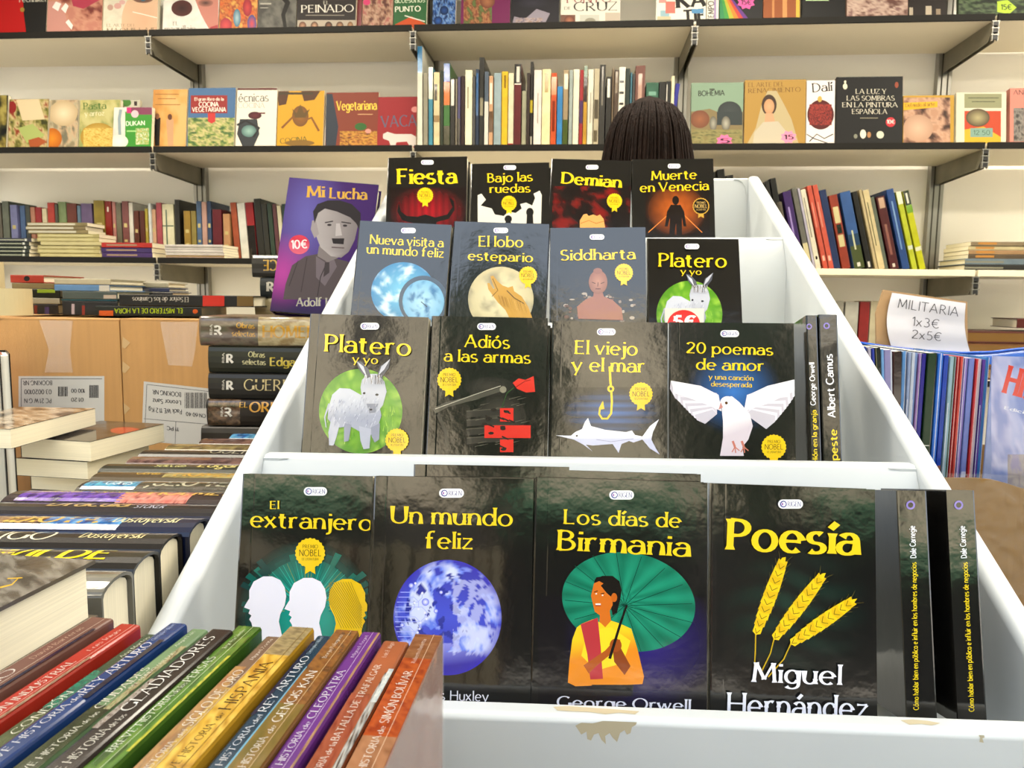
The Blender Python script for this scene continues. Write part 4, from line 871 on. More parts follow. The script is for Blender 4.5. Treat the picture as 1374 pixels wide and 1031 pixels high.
a.disc(824, 802, 4, 6, '#c8641a'); a.line([(797, 795), (802, 793)], 1, '#1a1208'); a.line([(806, 797), (811, 796)], 1, '#1a1208'); a.disc(800, 797, 1.2, 1, '#f6ead8', n=8); a.disc(808.5, 799, 1.2, 1, '#f6ead8', n=8); a.line([(799, 811), (806, 811)], 2.2, '#f4ece0'); a.line([(799, 813), (806, 813)], 1.2, '#a83020')
shirt = [(781, 837), (796, 831), (806, 836), (812, 842), (820, 833), (832, 837), (847, 844), (855, 870), (864, 908), (862, 918), (846, 919), (800, 920), (772, 921), (762, 916), (764, 888), (768, 858), (774, 842)]
a.poly(shirt, lambda x, y: '#f6d022' if y < 870 else '#e88c1c'); a.poly([(788, 846), (820, 842), (846, 860), (836, 890), (800, 900), (780, 880)], lambda x, y: '#f8d828')
a.poly([(779, 838), (802, 829), (806, 868), (809, 911), (792, 912), (788, 878)]  , '#b8363c')
a.poly([(783, 893), (812, 873), (822, 862), (832, 858), (833, 868), (822, 876), (800, 894), (790, 904)], '#b0561a'); a.poly([(832, 868), (846, 894), (838, 906), (824, 888), (822, 870)], '#8a4014')
a.disc(826, 866, 8, 9, '#a04c18'); a.line([(841, 812), (832, 838), (818, 884)], 2.6, '#15110d', 4); a.poly([(794, 919), (850, 919), (848, 934), (798, 934)], '#151518')
a.build('cover_print', b); logo(f, b, 834, 664.5, .98)
title(f, b, [('Los días de', 756, 703, 912, 708, 19.5), ('Birmania', 747, 738, 923, 747, 27)])
title(f, b, [('George Orwell', 747, 949, 925, 954, 15)], '#e6e6f2', 'flare', 'author_name')

b, f, M, W, H = bin_face(0, (955, 649), (1174, 657), 'black poetry paperback with three yellow wheat ears', GB, dy=0.0)
extras(M, W, H, .017, 1, [(0.004, 0), (-0.004, 0.003)], 0, 'wheat ears')
a = Art(f)
a.grid(962, 730, 1170, 912, lambda u, v: mix(lin('#0b0c0b'), lin('#10352a'), max(0, 1 - hypot((u - .5) * 2, (v - .5) * 2)) * (.55 + .45 * sin(v * 30 + 3 * sin(u * 6)))), 22, 30)
def ear(x0, y0, x1, y1, xs, ys):
    dx, dy = x1 - x0, y1 - y0; L = hypot(dx, dy); ux, uy = dx / L, dy / L; nx, ny = -uy, ux
    a.line([(xs, ys), (x0 + (xs - x0) * .3, y0 + (ys - y0) * .45), (x0, y0)], 1.7, '#c8a214')
    a.line([(x0, y0), (x1, y1)], 2.5, '#d8b018')
    n = 10
    for i in range(n):
        t = i / n; w = 8.6 * math.sin(pi * min(1, (.12 + t * .8))) ** .6 + 1
        for sg in (-1, 1):
            px, py = x0 + dx * t, y0 + dy * t
            tipx, tipy = px + ux * 15 + nx * sg * w * .75, py + uy * 15 + ny * sg * w * .75
            a.poly([(px, py), (px + ux * 3 + nx * sg * w, py + uy * 3 + ny * sg * w), (tipx + nx * sg * 1.4, tipy + ny * sg * 1.4), (px + ux * 13, py + uy * 13)], '#f2cc14' if (i + sg) % 2 else '#e4ba10')
            a.line([(px + ux * 2, py + uy * 2), (px + ux * 8 + nx * sg * w * .62, py + uy * 8 + ny * sg * w * .62)], .9, '#6a5408')
            a.line([(tipx, tipy), (tipx + ux * 9 + nx * sg * 5, tipy + uy * 9 + ny * sg * 5)], .35, '#8a7a30', .15)
    a.poly([(x1 - nx * 4, y1 - ny * 4), (x1 + nx * 4, y1 + ny * 4), (x1 + ux * 9 + nx * 2, y1 + uy * 9), (x1 + ux * 8 - nx * 3, y1 + uy * 8)], '#f2cc14')
ear(1014, 852, 1049, 756, 1012, 902); ear(1038, 858, 1100, 776, 1022, 900); ear(1060, 864, 1140, 808, 1030, 908)
a.build('cover_print', b); logo(f, b, 1059.5, 676.5, .98)
title(f, b, [('Poesía', 974, 737, 1147, 744, 41)], sty='bold')
title(f, b, [('Miguel', 1008, 914, 1125, 918, 26), ('Hernández', 974, 958, 1162, 964, 30)], '#eeeef8', 'flare', 'author_name')

def spine_in_bin(k, tl, tr, label, dy, texts, ring, D=0.12, lean=13.5, T=None):
    base, N = rowplane(k, dy, radians(lean)); A = hit(*tl, base, N); B = hit(*tr, base, N); T = (B - A).dot(rx) - 0.0004
    up = RT @ V((0, sin(radians(lean)), cos(radians(lean)))); inn = RT @ V((0, cos(radians(lean)), -sin(radians(lean))))
    zf = k * RISE - PD + 0.0015; H = ((RM.inverted() @ A).z - zf) / cos(radians(lean)); P = A - up * H
    lz = (RM.inverted() @ (P + inn * D)).z - zf
    M = frame(inn, -rx, up, P + rx * T + V((0, 0, max(0, -lz))))
    b = book(M, D, H - max(0, -lz), T, BLACKCOVER, label, 'black paperbacks with spines out in the bin', name='paperback_book')
    f = face_spine(M, T, H); a = Art(f)
    for q, (st, x0, y0, x1, y1, cap, col) in enumerate(texts):
        a = Art(f); a.text(st, x0, y0, x1, y1, cap, col, 'sansb'); a.build(('spine_title', 'author_name')[q], b)
    if ring:
        r = Art(f); r.disc(ring[0], ring[1], ring[2], ring[2], '#7c6cc0'); r.disc(ring[0], ring[1], ring[2] * .6, ring[2] * .6, '#131211'); r.build('publisher_mark', b)
SPT = 'Cómo hablar bien en público e influir en los hombres de negocios'
spine_in_bin(0, (1198, 657), (1238.5, 657), 'left black spine with long yellow title at the right end of the front step', 0.006, [(SPT, 1232.5, 953, 1229, 755, 6.8, '#e8cc20'), ('Dale Carnegie', 1229, 749, 1227, 706, 7.6, '#ececf2')], (1221.5, 678, 6))
spine_in_bin(0, (1263, 656), (1302, 656), 'rightmost black spine with long yellow title on the front step', 0.006, [(SPT, 1307, 955, 1297.5, 755, 6.8, '#e8cc20'), ('Dale Carnegie', 1296.8, 749, 1294, 706, 7.6, '#ececf2')], (1286, 678, 6))
spine_in_bin(1, (1078.6, 424), (1094, 424), 'slim black spine with yellow title beside the dove cover', 0.004, [('Rebelión en la granja', 1097.5, 640, 1095, 551, 6.5, '#e8cc20'), ('George Orwell', 1094.4, 544, 1092.5, 487, 6.8, '#ececf2')], (1085.5, 438.5, 3.8))
spine_in_bin(1, (1095, 423), (1121, 423), 'wider black spine with large white name at the right end of the second step', 0.004, [('La peste', 1125, 640, 1122.5, 577, 9.5, '#e8cc20'), ('Albert Camus', 1121, 560, 1116.5, 476, 10, '#ececf2')], (1109, 437.5, 4.2))

# -- second step
def donkey(a, cx, cy, s, disc=True):
    P = lambda x, y: (cx + x * s, cy + y * s)
    if disc:
        a.disc(*P(0, 0), 56 * s, 57 * s, '#78b82c', '#4e8c1c', n=48, rings=8, fn=lambda u, v, c: mix(c, lin('#b4dc50'), max(0, noise.noise(V((u * 14, v * 4, 3)))) * 1.1))
        for i in range(70):
            x = random.uniform(-46, 46); y = random.uniform(0, 46); a.line([P(x, y), P(x + random.uniform(-2, 2), y - 8)], .7 * s, random.choice(['#9ccc3c', '#3c7818', '#bce05c']), .2) if hypot(x, y) < 50 else None
    g = '#b4b8c8'; d = '#8f94a8'
    a.poly([P(-43, -4), P(-38, -22), (P(-28, -31)), P(-14, -30), P(0, -22), P(12, -20), P(24, -12), P(28, 6), P(22, 24), P(12, 34), P(0, 28), P(-14, 20), P(-28, 22), P(-36, 20), P(-44, 10)], lambda x, y: '#c6cad6' if y < cy else '#a4a9bc')
    a.poly([P(-38, 4), P(-28, 18), P(-32, 34), P(-36, 46), P(-42, 46), P(-43, 28)], g); a.poly([P(-22, 16), P(-12, 18), P(-16, 40), P(-22, 41)], d)
    a.poly([P(-2, 20), P(14, 24), P(12, 50), P(4, 51), P(0, 40)], g); a.poly([P(14, 22), P(26, 16), P(25, 38), P(19, 42), P(15, 34)], d)
    a.line([P(-42, -10), P(-48, 8), P(-46, 22)], 2.6 * s, g, 1)
    a.poly([P(2, -42), P(10, -50), P(22, -50), P(32, -40), P(35, -26), P(30, -8), P(22, 2), P(14, 4), P(6, -4), P(2, -18), P(0, -32)], '#bcc0cc')
    a.poly([P(8, -10), P(24, -10), P(20, 2), P(12, 3)], '#8a8e9c'); a.disc(*P(14, -2), 2 * s, 1.4 * s, '#34343c', n=8)
    a.disc(*P(22, -22), 2.4 * s, 1.6 * s, '#26262c', n=10); a.disc(*P(5, -24), 1.8 * s, 1.6 * s, '#26262c', n=10)
    a.poly([P(8, -44), P(-2, -56), P(-6, -68), P(2, -66), P(11, -56), P(14, -46)], '#5c5e68'); a.poly([P(9, -45), P(0, -58), P(-5, -67), P(4, -60)], '#c8ccd6')
    a.poly([P(22, -46), P(26, -60), P(40, -70), P(38, -58), P(28, -44)], '#4c4e58'); a.poly([P(24, -48), P(28, -60), P(40, -70), P(32, -56)], '#b8bcc8')
    for i in range(150):
        x = random.uniform(-40, 26); y = random.uniform(-26, 22); a.line([P(x, y), P(x - 1.5, y + 4)], .6 * s, random.choice(['#dfe2ec', '#8c91a6', '#9ea4c0']), .2) if y > -24 + abs(x) * .25 and y < 18 else None
    for i in range(26): x = random.uniform(4, 30); a.line([P(x, -48), P(x + random.uniform(-3, 3), -36)], .7 * s, random.choice(['#5a5a62', '#e0e2ea', '#9a8c84']), .3)
GB2 = GB
b, f, M, W, H = bin_face(1, (416, 421), (575, 426), 'black paperback with a grey donkey foal on a green disc, second step', GB, dy=0.0)
extras(M, W, H, .017, 1, [(0.002, 0)], 1, 'second-step donkey')
a = Art(f); donkey(a, 484, 552, 1.0); a.build('cover_print', b); logo(f, b, 497, 438.5, .74)
title(f, b, [('Platero', 436, 472, 550, 478, 23), ('y yo', 474, 487, 507, 489, 10.5)]); seal(f, b, 533.5, 591, 16)
b, f, M, W, H = bin_face(1, (579, 424), (735, 427), 'black paperback with pistol, red rose and red cross, second step', GB, dy=0.003)
extras(M, W, H, .017, 1, [(0.003, 0.0)], 1, 'red rose')
a = Art(f)
a.disc(658, 520, 34, 14, '#3c3832', '#1c1a18'); a.disc(672, 560, 34, 30, '#4a463e', '#24211d')
a.line([(582, 552), (600, 543), (636, 534), (678, 521)], 8, '#4e4b42', 5); a.line([(584, 549), (636, 530), (672, 518)], 1, '#b0ab9a'); a.disc(675, 523, 4.5, 4.5, '#86816f')
a.line([(588, 556), (598, 580), (600, 602)], 5, '#3c3933', 4)
for i in range(4): a.line([(626, 556 + i * 12), (652, 554 + i * 12), (688, 552 + i * 12)], 9, '#35322d', 8); a.line([(626, 552 + i * 12), (652, 550 + i * 12), (688, 548 + i * 12)], .9, '#5c584c')
for i in range(24): x = random.uniform(630, 700); y = random.uniform(524, 600); a.line([(x, y), (x + 12, y - 3)], .7, '#6a6658', .2)
a.poly([(688, 514), (696, 508), (705, 510), (716, 505), (718, 526), (706, 527), (694, 522)], '#d83428'); a.line([(692, 520), (704, 512), (712, 510)], 1, '#8a1410'); a.line([(690, 520), (680, 528), (672, 552)], 1.4, '#2f4a28')
for r in ((671, 548, 689, 566), (671, 590, 689, 607), (650, 571, 712, 588)): a.rect(*r, '#dc3228')
for i in range(16): x = random.uniform(650, 690); y = random.uniform(550, 604); a.disc(x, y, 4, 2, '#27211e', n=7) if i % 2 else a.line([(x, y), (x + 9, y + 4)], 2, '#2b2420')
a.build('cover_print', b); logo(f, b, 653, 438.5, .74)
title(f, b, [('Adiós', 624, 466, 683, 468, 16.5), ('a las armas', 596, 485, 711, 488, 15.5)]); seal(f, b, 603, 510, 16.5)
b, f, M, W, H = bin_face(1, (741, 431), (896, 433), 'black paperback with a white swordfish under a yellow hook', GB, dy=0.0)
extras(M, W, H, .017, 1, [(-0.002, 0.002)], 1, 'swordfish')
a = Art(f); a.grid(746, 520, 894, 588, lambda u, v: mix(lin('#0e0e0e'), lin('#2468b8'), max(0, 1 - hypot((u - .5) * 2.2, (v - .5) * 2.1)) * (.6 + .4 * sin(v * 40))), 22, 22)
a.poly([(746, 584.5), (766, 585), (772, 580), (781, 576), (785, 566), (789, 561), (793, 572), (812, 577), (840, 580), (848, 578), (852, 584), (862, 586), (872, 572), (884, 563), (876, 580), (874, 590), (880, 602), (885, 610), (872, 602), (862, 590), (850, 594), (844, 592), (834, 596), (830, 608), (822, 596), (796, 598), (786, 597), (795, 606), (783, 597), (770, 590)], lambda x, y: '#f0f0fa' if y < 588 else '#c4c8e4')
a.disc(774, 585, 1.5, 1.5, '#20202a', n=8); a.line([(800, 590), (820, 593), (850, 589)], .7, '#8c90b8')
hk = [(818, 492), (819, 512), (820, 520), (821, 540), (820, 555), (815, 562), (808, 562), (804, 556), (805, 548), (809, 540)]
a.line(hk, 3.2, '#ecc81c', 2.4); a.disc(819.5, 522, 4.6, 4.6, '#ecc81c'); a.disc(819.5, 522, 2, 2, '#222'.replace('222', '222222')); a.poly([(809, 538), (811, 549), (805, 550)], '#ecc81c')
a.build('cover_print', b); logo(f, b, 813.5, 445.5, .74)
title(f, b, [('El viejo', 771, 475, 854, 477, 18), ('y el mar', 768, 498, 864, 500, 18)]); seal(f, b, 860, 529, 16)
b, f, M, W, H = bin_face(1, (898, 432.5), (1065, 434), 'black paperback with a white dove spreading its wings', GB, dy=0.004)
extras(M, W, H, .017, 1, [(0.004, 0.0)], 1, 'dove')
a = Art(f); a.grid(900, 470, 1068, 612, lambda u, v: mix(lin('#100f0f'), lin('#3c78c8'), max(0, 1 - hypot((u - .5) * 2.6, (v - .38) * 2.4)) ** 1.4), 22, 20)
for i in range(11):     # wing feathers, left then right
    t = i / 10; a.poly([(962 - 6 * t, 528 + 22 * t), (900 - 2 * t + t * 34, 511 + 46 * t ** .8), (899 + t * 36, 522 + 42 * t ** .8), (906 + t * 40, 535 + 34 * t), (962, 556)], '#e8e4ee' if i % 2 else '#cfc9d6')
    a.poly([(1002 + 6 * t, 530 + 20 * t), (1068 - t * 28, 510 + 48 * t ** .8), (1070 - t * 30, 524 + 42 * t ** .8), (1058 - t * 30, 540 + 36 * t), (1000, 556)], '#e8e4ee' if i % 2 else '#cdc7d2')
a.poly([(900, 511), (940, 518), (964, 530), (968, 552), (940, 540), (905, 528)], '#f0ecf4'); a.poly([(1068, 509), (1030, 518), (1002, 531), (998, 552), (1030, 542), (1068, 524)], '#f0ecf4')
a.poly([(968, 545), (966, 540), (970, 534), (982, 532), (992, 540), (1006, 556), (1010, 572), (1004, 590), (996, 600), (998, 612), (966, 612), (970, 588), (970, 566)], lambda x, y: '#f6f2f6' if y < 570 else '#d8ccd6')
a.disc(976, 541, 10, 9, '#f6f2f6'); a.poly([(967, 540), (964, 550), (970, 547)], '#cc8c84'); a.disc(974.5, 541, 2, 2, '#5a3410', n=10)
for x in (983, 995): a.line([(x, 592), (x + 3, 600)], 3, '#c87868'); a.line([(x + 3, 600), (x - 1, 607)], 1.4, '#c87868'); a.line([(x + 3, 600), (x + 4, 608)], 1.4, '#c87868'); a.line([(x + 3, 600), (x + 9, 605)], 1.4, '#c87868')
a.build('cover_print', b); logo(f, b, 979, 448, .74)
title(f, b, [('20 poemas', 921, 474, 1036, 477, 14.5), ('de amor', 934, 496, 1024, 498, 14.5), ('y una canción', 951, 509, 1010, 511, 6.5), ('desesperada', 954, 518.5, 1008, 520, 6.5)]); seal(f, b, 1038, 600, 17)

# -- third step
b, f, M, W, H = bin_face(2, (482, 296), (606, 302), 'black paperback with a pale blue globe under a magnifier', GB, dy=0.0, lean=13)
a = Art(f)
a.disc(541, 392, 43, 40, '#6cb8d8', '#2c78a8', n=48, rings=16, fn=lambda u, v, c: mix(c, lin('#d8f0f8'), max(0, noise.fractal(V((u * 3, v * 3, 7)), 1, 2, 4)) * 1.6))
a.disc(568, 404, 33, 34, '#3a4a5a'); a.disc(568, 405, 28, 29, '#a8d4ec', '#6ca8cc', rings=12, fn=lambda u, v, c: mix(c, lin('#2c6c9c'), max(0, noise.fractal(V((u * 3, v * 3, 17)), 1, 2, 4)) * 2)); a.line([(565, 405), (573, 412)], 1.2, '#1c2c3c')
a.build('cover_print', b); logo(f, b, 548, 309.5, .58)
title(f, b, [('Nueva visita a', 496, 327, 594, 332, 12), ('un mundo feliz', 492, 340, 595, 346, 12)])
extras(M, W, H, .017, 1, [(0.002, 0)], 2, 'magnifier globe')
b, f, M, W, H = bin_face(2, (609, 297), (737, 301), 'black paperback with a howling wolf before a full moon', GB, dy=0.0, lean=13)
a = Art(f); a.disc(672, 402, 44, 44, '#e8dfb8', '#c8bc94', n=48, rings=14, fn=lambda u, v, c: mix(c, lin('#9a917a'), max(0, noise.fractal(V((u * 2.4, v * 2.4, 27)), 1, 2, 3)) * 1.2))
a.poly([(658, 371), (662, 370), (667, 377), (674, 383), (682, 386), (688, 384), (690, 391), (700, 398), (709, 412), (716, 432), (686, 432), (678, 416), (668, 406), (662, 398), (655, 388), (654, 380), (657, 380), (662, 388), (664, 387), (660, 378)], '#c89a48'); a.line([(661, 374), (668, 390), (660, 398)], 1, '#7a5a24'); a.line([(680, 390), (690, 400), (704, 408)], 1.2, '#5a4630')
for i in range(26): x = random.uniform(668, 704); a.line([(x, 396 + (x - 668) * .3), (x + 4, 410 + (x - 668) * .3)], .5, random.choice(['#a87c3c', '#dcb060']), .2)
a.build('cover_print', b); logo(f, b, 672, 309.5, .58)
title(f, b, [('El lobo', 642, 331, 701, 332, 14), ('estepario', 628, 349, 714, 352, 12)]); seal(f, b, 708.5, 370, 12.5)
extras(M, W, H, .017, 1, [(0.001, 0)], 2, 'wolf moon')
b, f, M, W, H = bin_face(2, (738, 306), (866, 305), 'black paperback with a meditating bronze figure', GB, dy=0.0, lean=13)
a = Art(f)
for i in range(70): a.disc(random.gauss(803, 30), random.gauss(412, 10), random.uniform(1, 4), random.uniform(1, 2.4), random.choice(['#6a5a50', '#8c7c70', '#a89c90', '#5c4038']), n=7)
a.poly([(776, 428), (774, 412), (786, 402), (796, 398), (797, 390), (808, 390), (810, 398), (822, 403), (834, 414), (836, 430)], '#9a6250')
a.disc(802.5, 379, 12.5, 16, '#b07a64', '#8a5a48', rings=4); a.disc(802, 364, 6, 4, '#8c5c4c')
a.line([(794, 379), (799, 381)], 1, '#4c2c24'); a.line([(806, 381), (811, 379)], 1, '#4c2c24'); a.line([(799, 388), (806, 388)], 1.2, '#5a2c26'); a.line([(802.5, 379), (802, 385)], 1, '#5a3a30')
a.build('cover_print', b); logo(f, b, 801, 318.5, .58)
title(f, b, [('Siddharta', 752, 350, 851, 348, 14)]); seal(f, b, 837, 366.5, 12.5)
extras(M, W, H, .017, 1, [(0.002, 0)], 2, 'meditating figure')
b, f, M, W, H = bin_face(2, (868, 320), (991, 321), 'black paperback with the donkey foal and a red price sticker', GB, dy=0.0, lean=22)
a = Art(f); donkey(a, 925, 422, .79); a.build('cover_print', b); logo(f, b, 928, 332, .58)
title(f, b, [('Platero', 883, 359, 973, 360, 18), ('y yo', 913, 369, 940, 370, 8)])
s_ = Art(f); s_.rect(892, 415, 944, 440, '#ddd6c6'); s_.disc(917, 437, 22, 20, '#cc2a24', n=30); s_.text('5€', 904, 441, 932, 441, 16, '#f6efe6', 'fat'); s_.build('price_sticker', b)
extras(M, W, H, .017, 1, [(0.001, 0)], 2, 'stickered donkey')

# -- back step
b, f, M, W, H = bin_face(3, (520.5, 212), (627, 210), 'black paperback with bull horns before a red curtain', GB, dy=0.0, lean=16)
a = Art(f); a.grid(523, 252, 626, 305, lambda u, v: mix(lin('#170707'), lin('#b01020'), max(0, 1 - hypot((u - .5) * 2, (v - .62) * 1.5)) * (.75 + .25 * sin(u * 70))), 40, 10)
a.poly([(535, 272), (533, 284), (540, 296), (556, 300), (558, 306), (584, 306), (586, 298), (602, 294), (610, 282), (609, 270), (602, 264), (607, 278), (600, 288), (584, 292), (571, 288), (560, 291), (546, 290), (538, 284)], '#0c0807')
a.build('cover_print', b); logo(f, b, 573.5, 218, .5)
title(f, b, [('Fiesta', 533, 247, 611, 246, 20)], sty='bold'); seal(f, b, 570.5, 262.5, 11)
extras(M, W, H, .017, 1, [(0.003, 0)], 3, 'bull horns')
b, f, M, W, H = bin_face(3, (632, 220), (737, 218), 'black paperback with cogwheel shadows over white shapes', GB, dy=0.0, lean=16)
a = Art(f); a.poly([(641, 262), (646, 260), (652, 268), (645, 276), (660, 280), (664, 288), (676, 290), (682, 284), (692, 286), (700, 280), (698, 274), (706, 272), (714, 276), (718, 266), (716, 260), (724, 256), (727, 262), (726, 300), (641, 300)], '#e2ded2')
a.disc(682, 294, 5, 5, '#12100e'); a.poly([(679, 296), (685, 296), (688, 306), (676, 306)], '#12100e'); a.disc(711, 285, 5, 6, '#12100e'); a.poly([(707, 288), (715, 288), (716, 306), (706, 306)], '#12100e')
a.build('cover_print', b); logo(f, b, 684, 225, .5)
title(f, b, [('Bajo las', 654, 245, 714, 243, 12), ('ruedas', 657, 259, 711, 258, 11)]); seal(f, b, 683, 273, 10.5)
extras(M, W, H, .017, 1, [(0.003, 0)], 3, 'cogwheel')
b, f, M, W, H = bin_face(3, (740, 213), (848, 216), 'black paperback with red swirls and a cracked egg', GB, dy=0.0, lean=16)
a = Art(f); a.grid(741, 250, 846, 306, lambda u, v: mix(lin('#120908'), lin('#7c1410'), max(0, noise.fractal(V((u * 4, v * 3, 5)), 1, 2, 3)) * 2.2), 26, 16)
a.poly([(778, 306), (778, 296), (783, 288), (787, 287), (790, 290), (796, 288), (801, 290), (805, 288), (810, 294), (812, 306)], '#e8a860'); a.line([(779, 300), (790, 296), (800, 300), (810, 297)], 1, '#b87434')
a.build('cover_print', b); logo(f, b, 794.5, 224.5, .5)
title(f, b, [('Demian', 753, 246, 832, 252, 15)], sty='bold'); seal(f, b, 824.5, 270, 10.5)
extras(M, W, H, .017, 1, [(0.002, 0)], 3, 'cracked egg')
b, f, M, W, H = bin_face(3, (848, 214), (957, 213), 'black paperback with a dark figure walking down an orange alley', GB, dy=0.0, lean=16)
a = Art(f); a.grid(866, 254, 952, 316, lambda u, v: mix(lin('#140b07'), lin('#d86a20'), max(0, 1 - hypot((u - .48) * 2.1, (v - .45) * 1.7)) * (.8 + .2 * noise.noise(V((u * 14, v * 8, 2))))), 26, 22)
a.line([(870, 312), (900, 285)], 1, '#e88a3c'); a.line([(942, 312), (914, 285)], 1, '#e88a3c')
a.disc(906.5, 269, 4.5, 6, '#160c08'); a.poly([(900, 275), (913, 275), (918, 284), (921, 304), (917, 304), (915, 292), (915, 316), (908, 316), (907, 300), (905, 316), (898, 316), (899, 292), (896, 304), (892, 304), (895, 284)], '#160c08')
a.build('cover_print', b); logo(f, b, 904.5, 223, .5)
title(f, b, [('Muerte', 874, 242, 934, 240, 12), ('en Venecia', 859, 258, 950, 255, 12)])
seal(f, b, 940.5, 277, 11.5, '#c89c3c', '#d8b468', '#120c08')
extras(M, W, H, .017, 1, [(0.002, 0)], 3, 'orange alley')

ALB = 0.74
# ================================================================== LEFT OF THE BIN
RZ = Matrix.Rotation
# purple biography leaning on the hardback stack
STK = 1.30            # depth of the stack front
def zpx(py, y, px=350): return aty(px, py, y).z
ztop = zpx(424, STK, 340)
lean = radians(16); N = V((0, -cos(lean), sin(lean))).normalized(); base = V((0, STK + 0.03, ztop + 0.001))
A = hit(388, 238, base, N); B = hit(509.5, 238, base, N); C = hit(362, 417, base, N)
U = (B - A).normalized(); up = N.cross(U); up = up if up.z > 0 else -up; ang = math.atan2((C - A).dot(U), -(C - A).dot(up)); 
U2 = U * cos(-ang * .25) + up * sin(-ang * .25); up2 = up * cos(-ang * .25) - U * sin(-ang * .25)
Hh = (C - A).length; Wd = (B - A).length
U3 = U; up3 = (A - C).normalized(); N3 = U3.cross(up3).normalized(); U3 = up3.cross(N3).normalized()
Wd = (B - A).dot(U3)
M = frame(U3, -N3, up3, C)
b = book(M, Wd, Hh, 0.03, bookmat('#3a2060', .2), 'purple hardback with a grey uniformed portrait and red price sticker', None, hard=True)
f = face_front(M, Wd, Hh); a = Art(f)
def pbg(u, v):
    c = mix(lin('#3a1264'), lin('#5f58a8'), max(0, 1 - hypot((u - .25) * 2.4, (v - .3) * 1.8)) * 1.1); c = mix(c, lin('#b03c98'), max(0, 1 - hypot((u - .08) * 3, (v - .72) * 3.2)))
    return mix(c, lin('#1c1c3c'), max(0, v - .84) * 5)
def gridq(fn, nx, ny):
    vs, cs, idx = [], [], []
    for j in range(ny + 1):
        for i in range(nx + 1): vs.append((f.w * i / nx, f.h * (1 - j / ny))); cs.append(fn(i / nx, j / ny))
    for j in range(ny):
        for i in range(nx): k = j * (nx + 1) + i; idx += [(k, k + nx + 2, k + 1), (k, k + nx + 1, k + nx + 2)]
    a.tris(vs, cs, idx)
gridq(pbg, 20, 24)
a.poly([(383, 382), (392, 356), (410, 344), (430, 340), (446, 346), (470, 352), (486, 372), (482, 402), (380, 402)], '#4e4448')      # coat
a.poly([(424, 344), (436, 352), (446, 342), (452, 358), (436, 384), (424, 372)], '#6a6068'); a.line([(438, 354), (430, 372), (426, 398)], 1.2, '#2c262a'); a.poly([(436, 352), (442, 352), (442, 366), (434, 372)], '#3a3236')
a.poly([(428, 330), (452, 330), (454, 346), (440, 352), (426, 344)], '#7a7274')
a.poly([(422, 292), (426, 282), (440, 276), (462, 276), (476, 284), (480, 304), (476, 322), (468, 338), (458, 346), (444, 344), (430, 332), (424, 316)], lambda x, y: '#a8a2a4' if x < 452 else '#7c7578')
a.poly([(419, 296), (424, 296), (428, 314), (422, 320), (417, 308)], '#989094')
a.poly([(422, 300), (420, 284), (426, 274), (440, 269), (456, 269), (472, 274), (484, 286), (484, 312), (478, 300), (470, 292), (452, 284), (436, 280), (427, 286)], '#221c22')
a.line([(436, 299), (447, 297)], 1.6, '#332c30'); a.line([(458, 298), (471, 300)], 1.6, '#332c30'); a.disc(442, 302, 3, 1.6, '#2c262a', n=10); a.disc(463, 303, 3, 1.6, '#2c262a', n=10)
a.poly([(451, 300), (456, 300), (459, 316), (450, 317)], '#b4aeb0'); a.poly([(445, 320), (462, 320), (461, 328), (447, 327)], '#1e181c'); a.line([(445, 332), (462, 333)], 1.6, '#5a4c50')
a.line([(400, 350), (388, 384)], 1, '#322a2e'); a.line([(412, 346), (404, 392)], 1, '#322a2e')
a.build('cover_print', b, SATIN)
title(f, b, [('Mi', 412, 265, 434, 265, 15), ('Lucha', 442, 266, 491, 268, 14)], '#dcae4c', 'bold')
title(f, b, [('Adolf Hitler', 398, 411, 470, 411, 11)], '#a39a7c', 'bold', 'author_name')
s_ = Art(f); s_.disc(401.5, 328.5, 14, 13, '#d02c44', n=30); s_.text('10€', 391, 334, 412, 333, 11, '#f4e6e6', 'sansb'); s_.build('price_sticker', b)

# hardback stack with spines to the viewer
def bigflat(x0, x1, yt, ybm, y, col, label, group, prints, head='left', D=0.16, zb=None, cm=None, bulge=0.006, pm=None):
    P0 = aty(x0, (yt + ybm) / 2, y); P1 = aty(x1, (yt + ybm) / 2, y); zt = aty((x0 + x1) / 2, yt, y).z; z0 = zb if zb is not None else aty((x0 + x1) / 2, ybm, y).z
    T = zt - z0 - 0.0006; Hh = P1.x - P0.x
    M = frame(V((0, 1, 0)), V((0, 0, -1)), V((-1, 0, 0)), V((P1.x, y, z0 + T + 0.0003)))
    b = book(M, D, Hh, T, cm or bookmat(col, .28), label, group, hard=True, bulge=bulge, pm=pm)
    f = Face(V((P0.x, y - bulge, z0 + 0.0003)), V((1, 0, 0)), V((0, 0, 1)), Hh, T, sag=(lambda u, v, T=T, bu=bulge: bu * (1 - math.sqrt(max(0, 1 - min(1, ((v - T / 2) / (T / 2)) ** 2)))) ) if bulge else None)
    a = Art(f); ti = Art(f)
    for op in prints:
        if op[0] == 't': ti.text(*op[1:])
        elif op[0] == 'n': a.photo(*op[1:])
        elif op[0] == 'r': a.rect(*op[1:])
        elif op[0] == 'd': a.disc(*op[1:])
    a.build('spine_print', b); ti.build('spine_title', b)
    return z0 + T + 0.0006
def rmark(x, y, s=1): return [('t', 'R', x, y + 8 * s, x + 11 * s, y + 8 * s, 15 * s, '#e8e2d6', 'fat'), ('t', 'RBA', x - 4 * s, y + 8 * s, x - 4 * s, y - 9 * s, 4 * s, '#cfc8ba', 'sansb')]
SG = 'thick hardbacks stacked beside the bin'
zst = aty(330, 572, STK).z
z = TZ + 0.001; i = 0
nb = max(1, int((zst - TZ) / 0.047)); hgt = (zst - TZ - 0.001) / nb
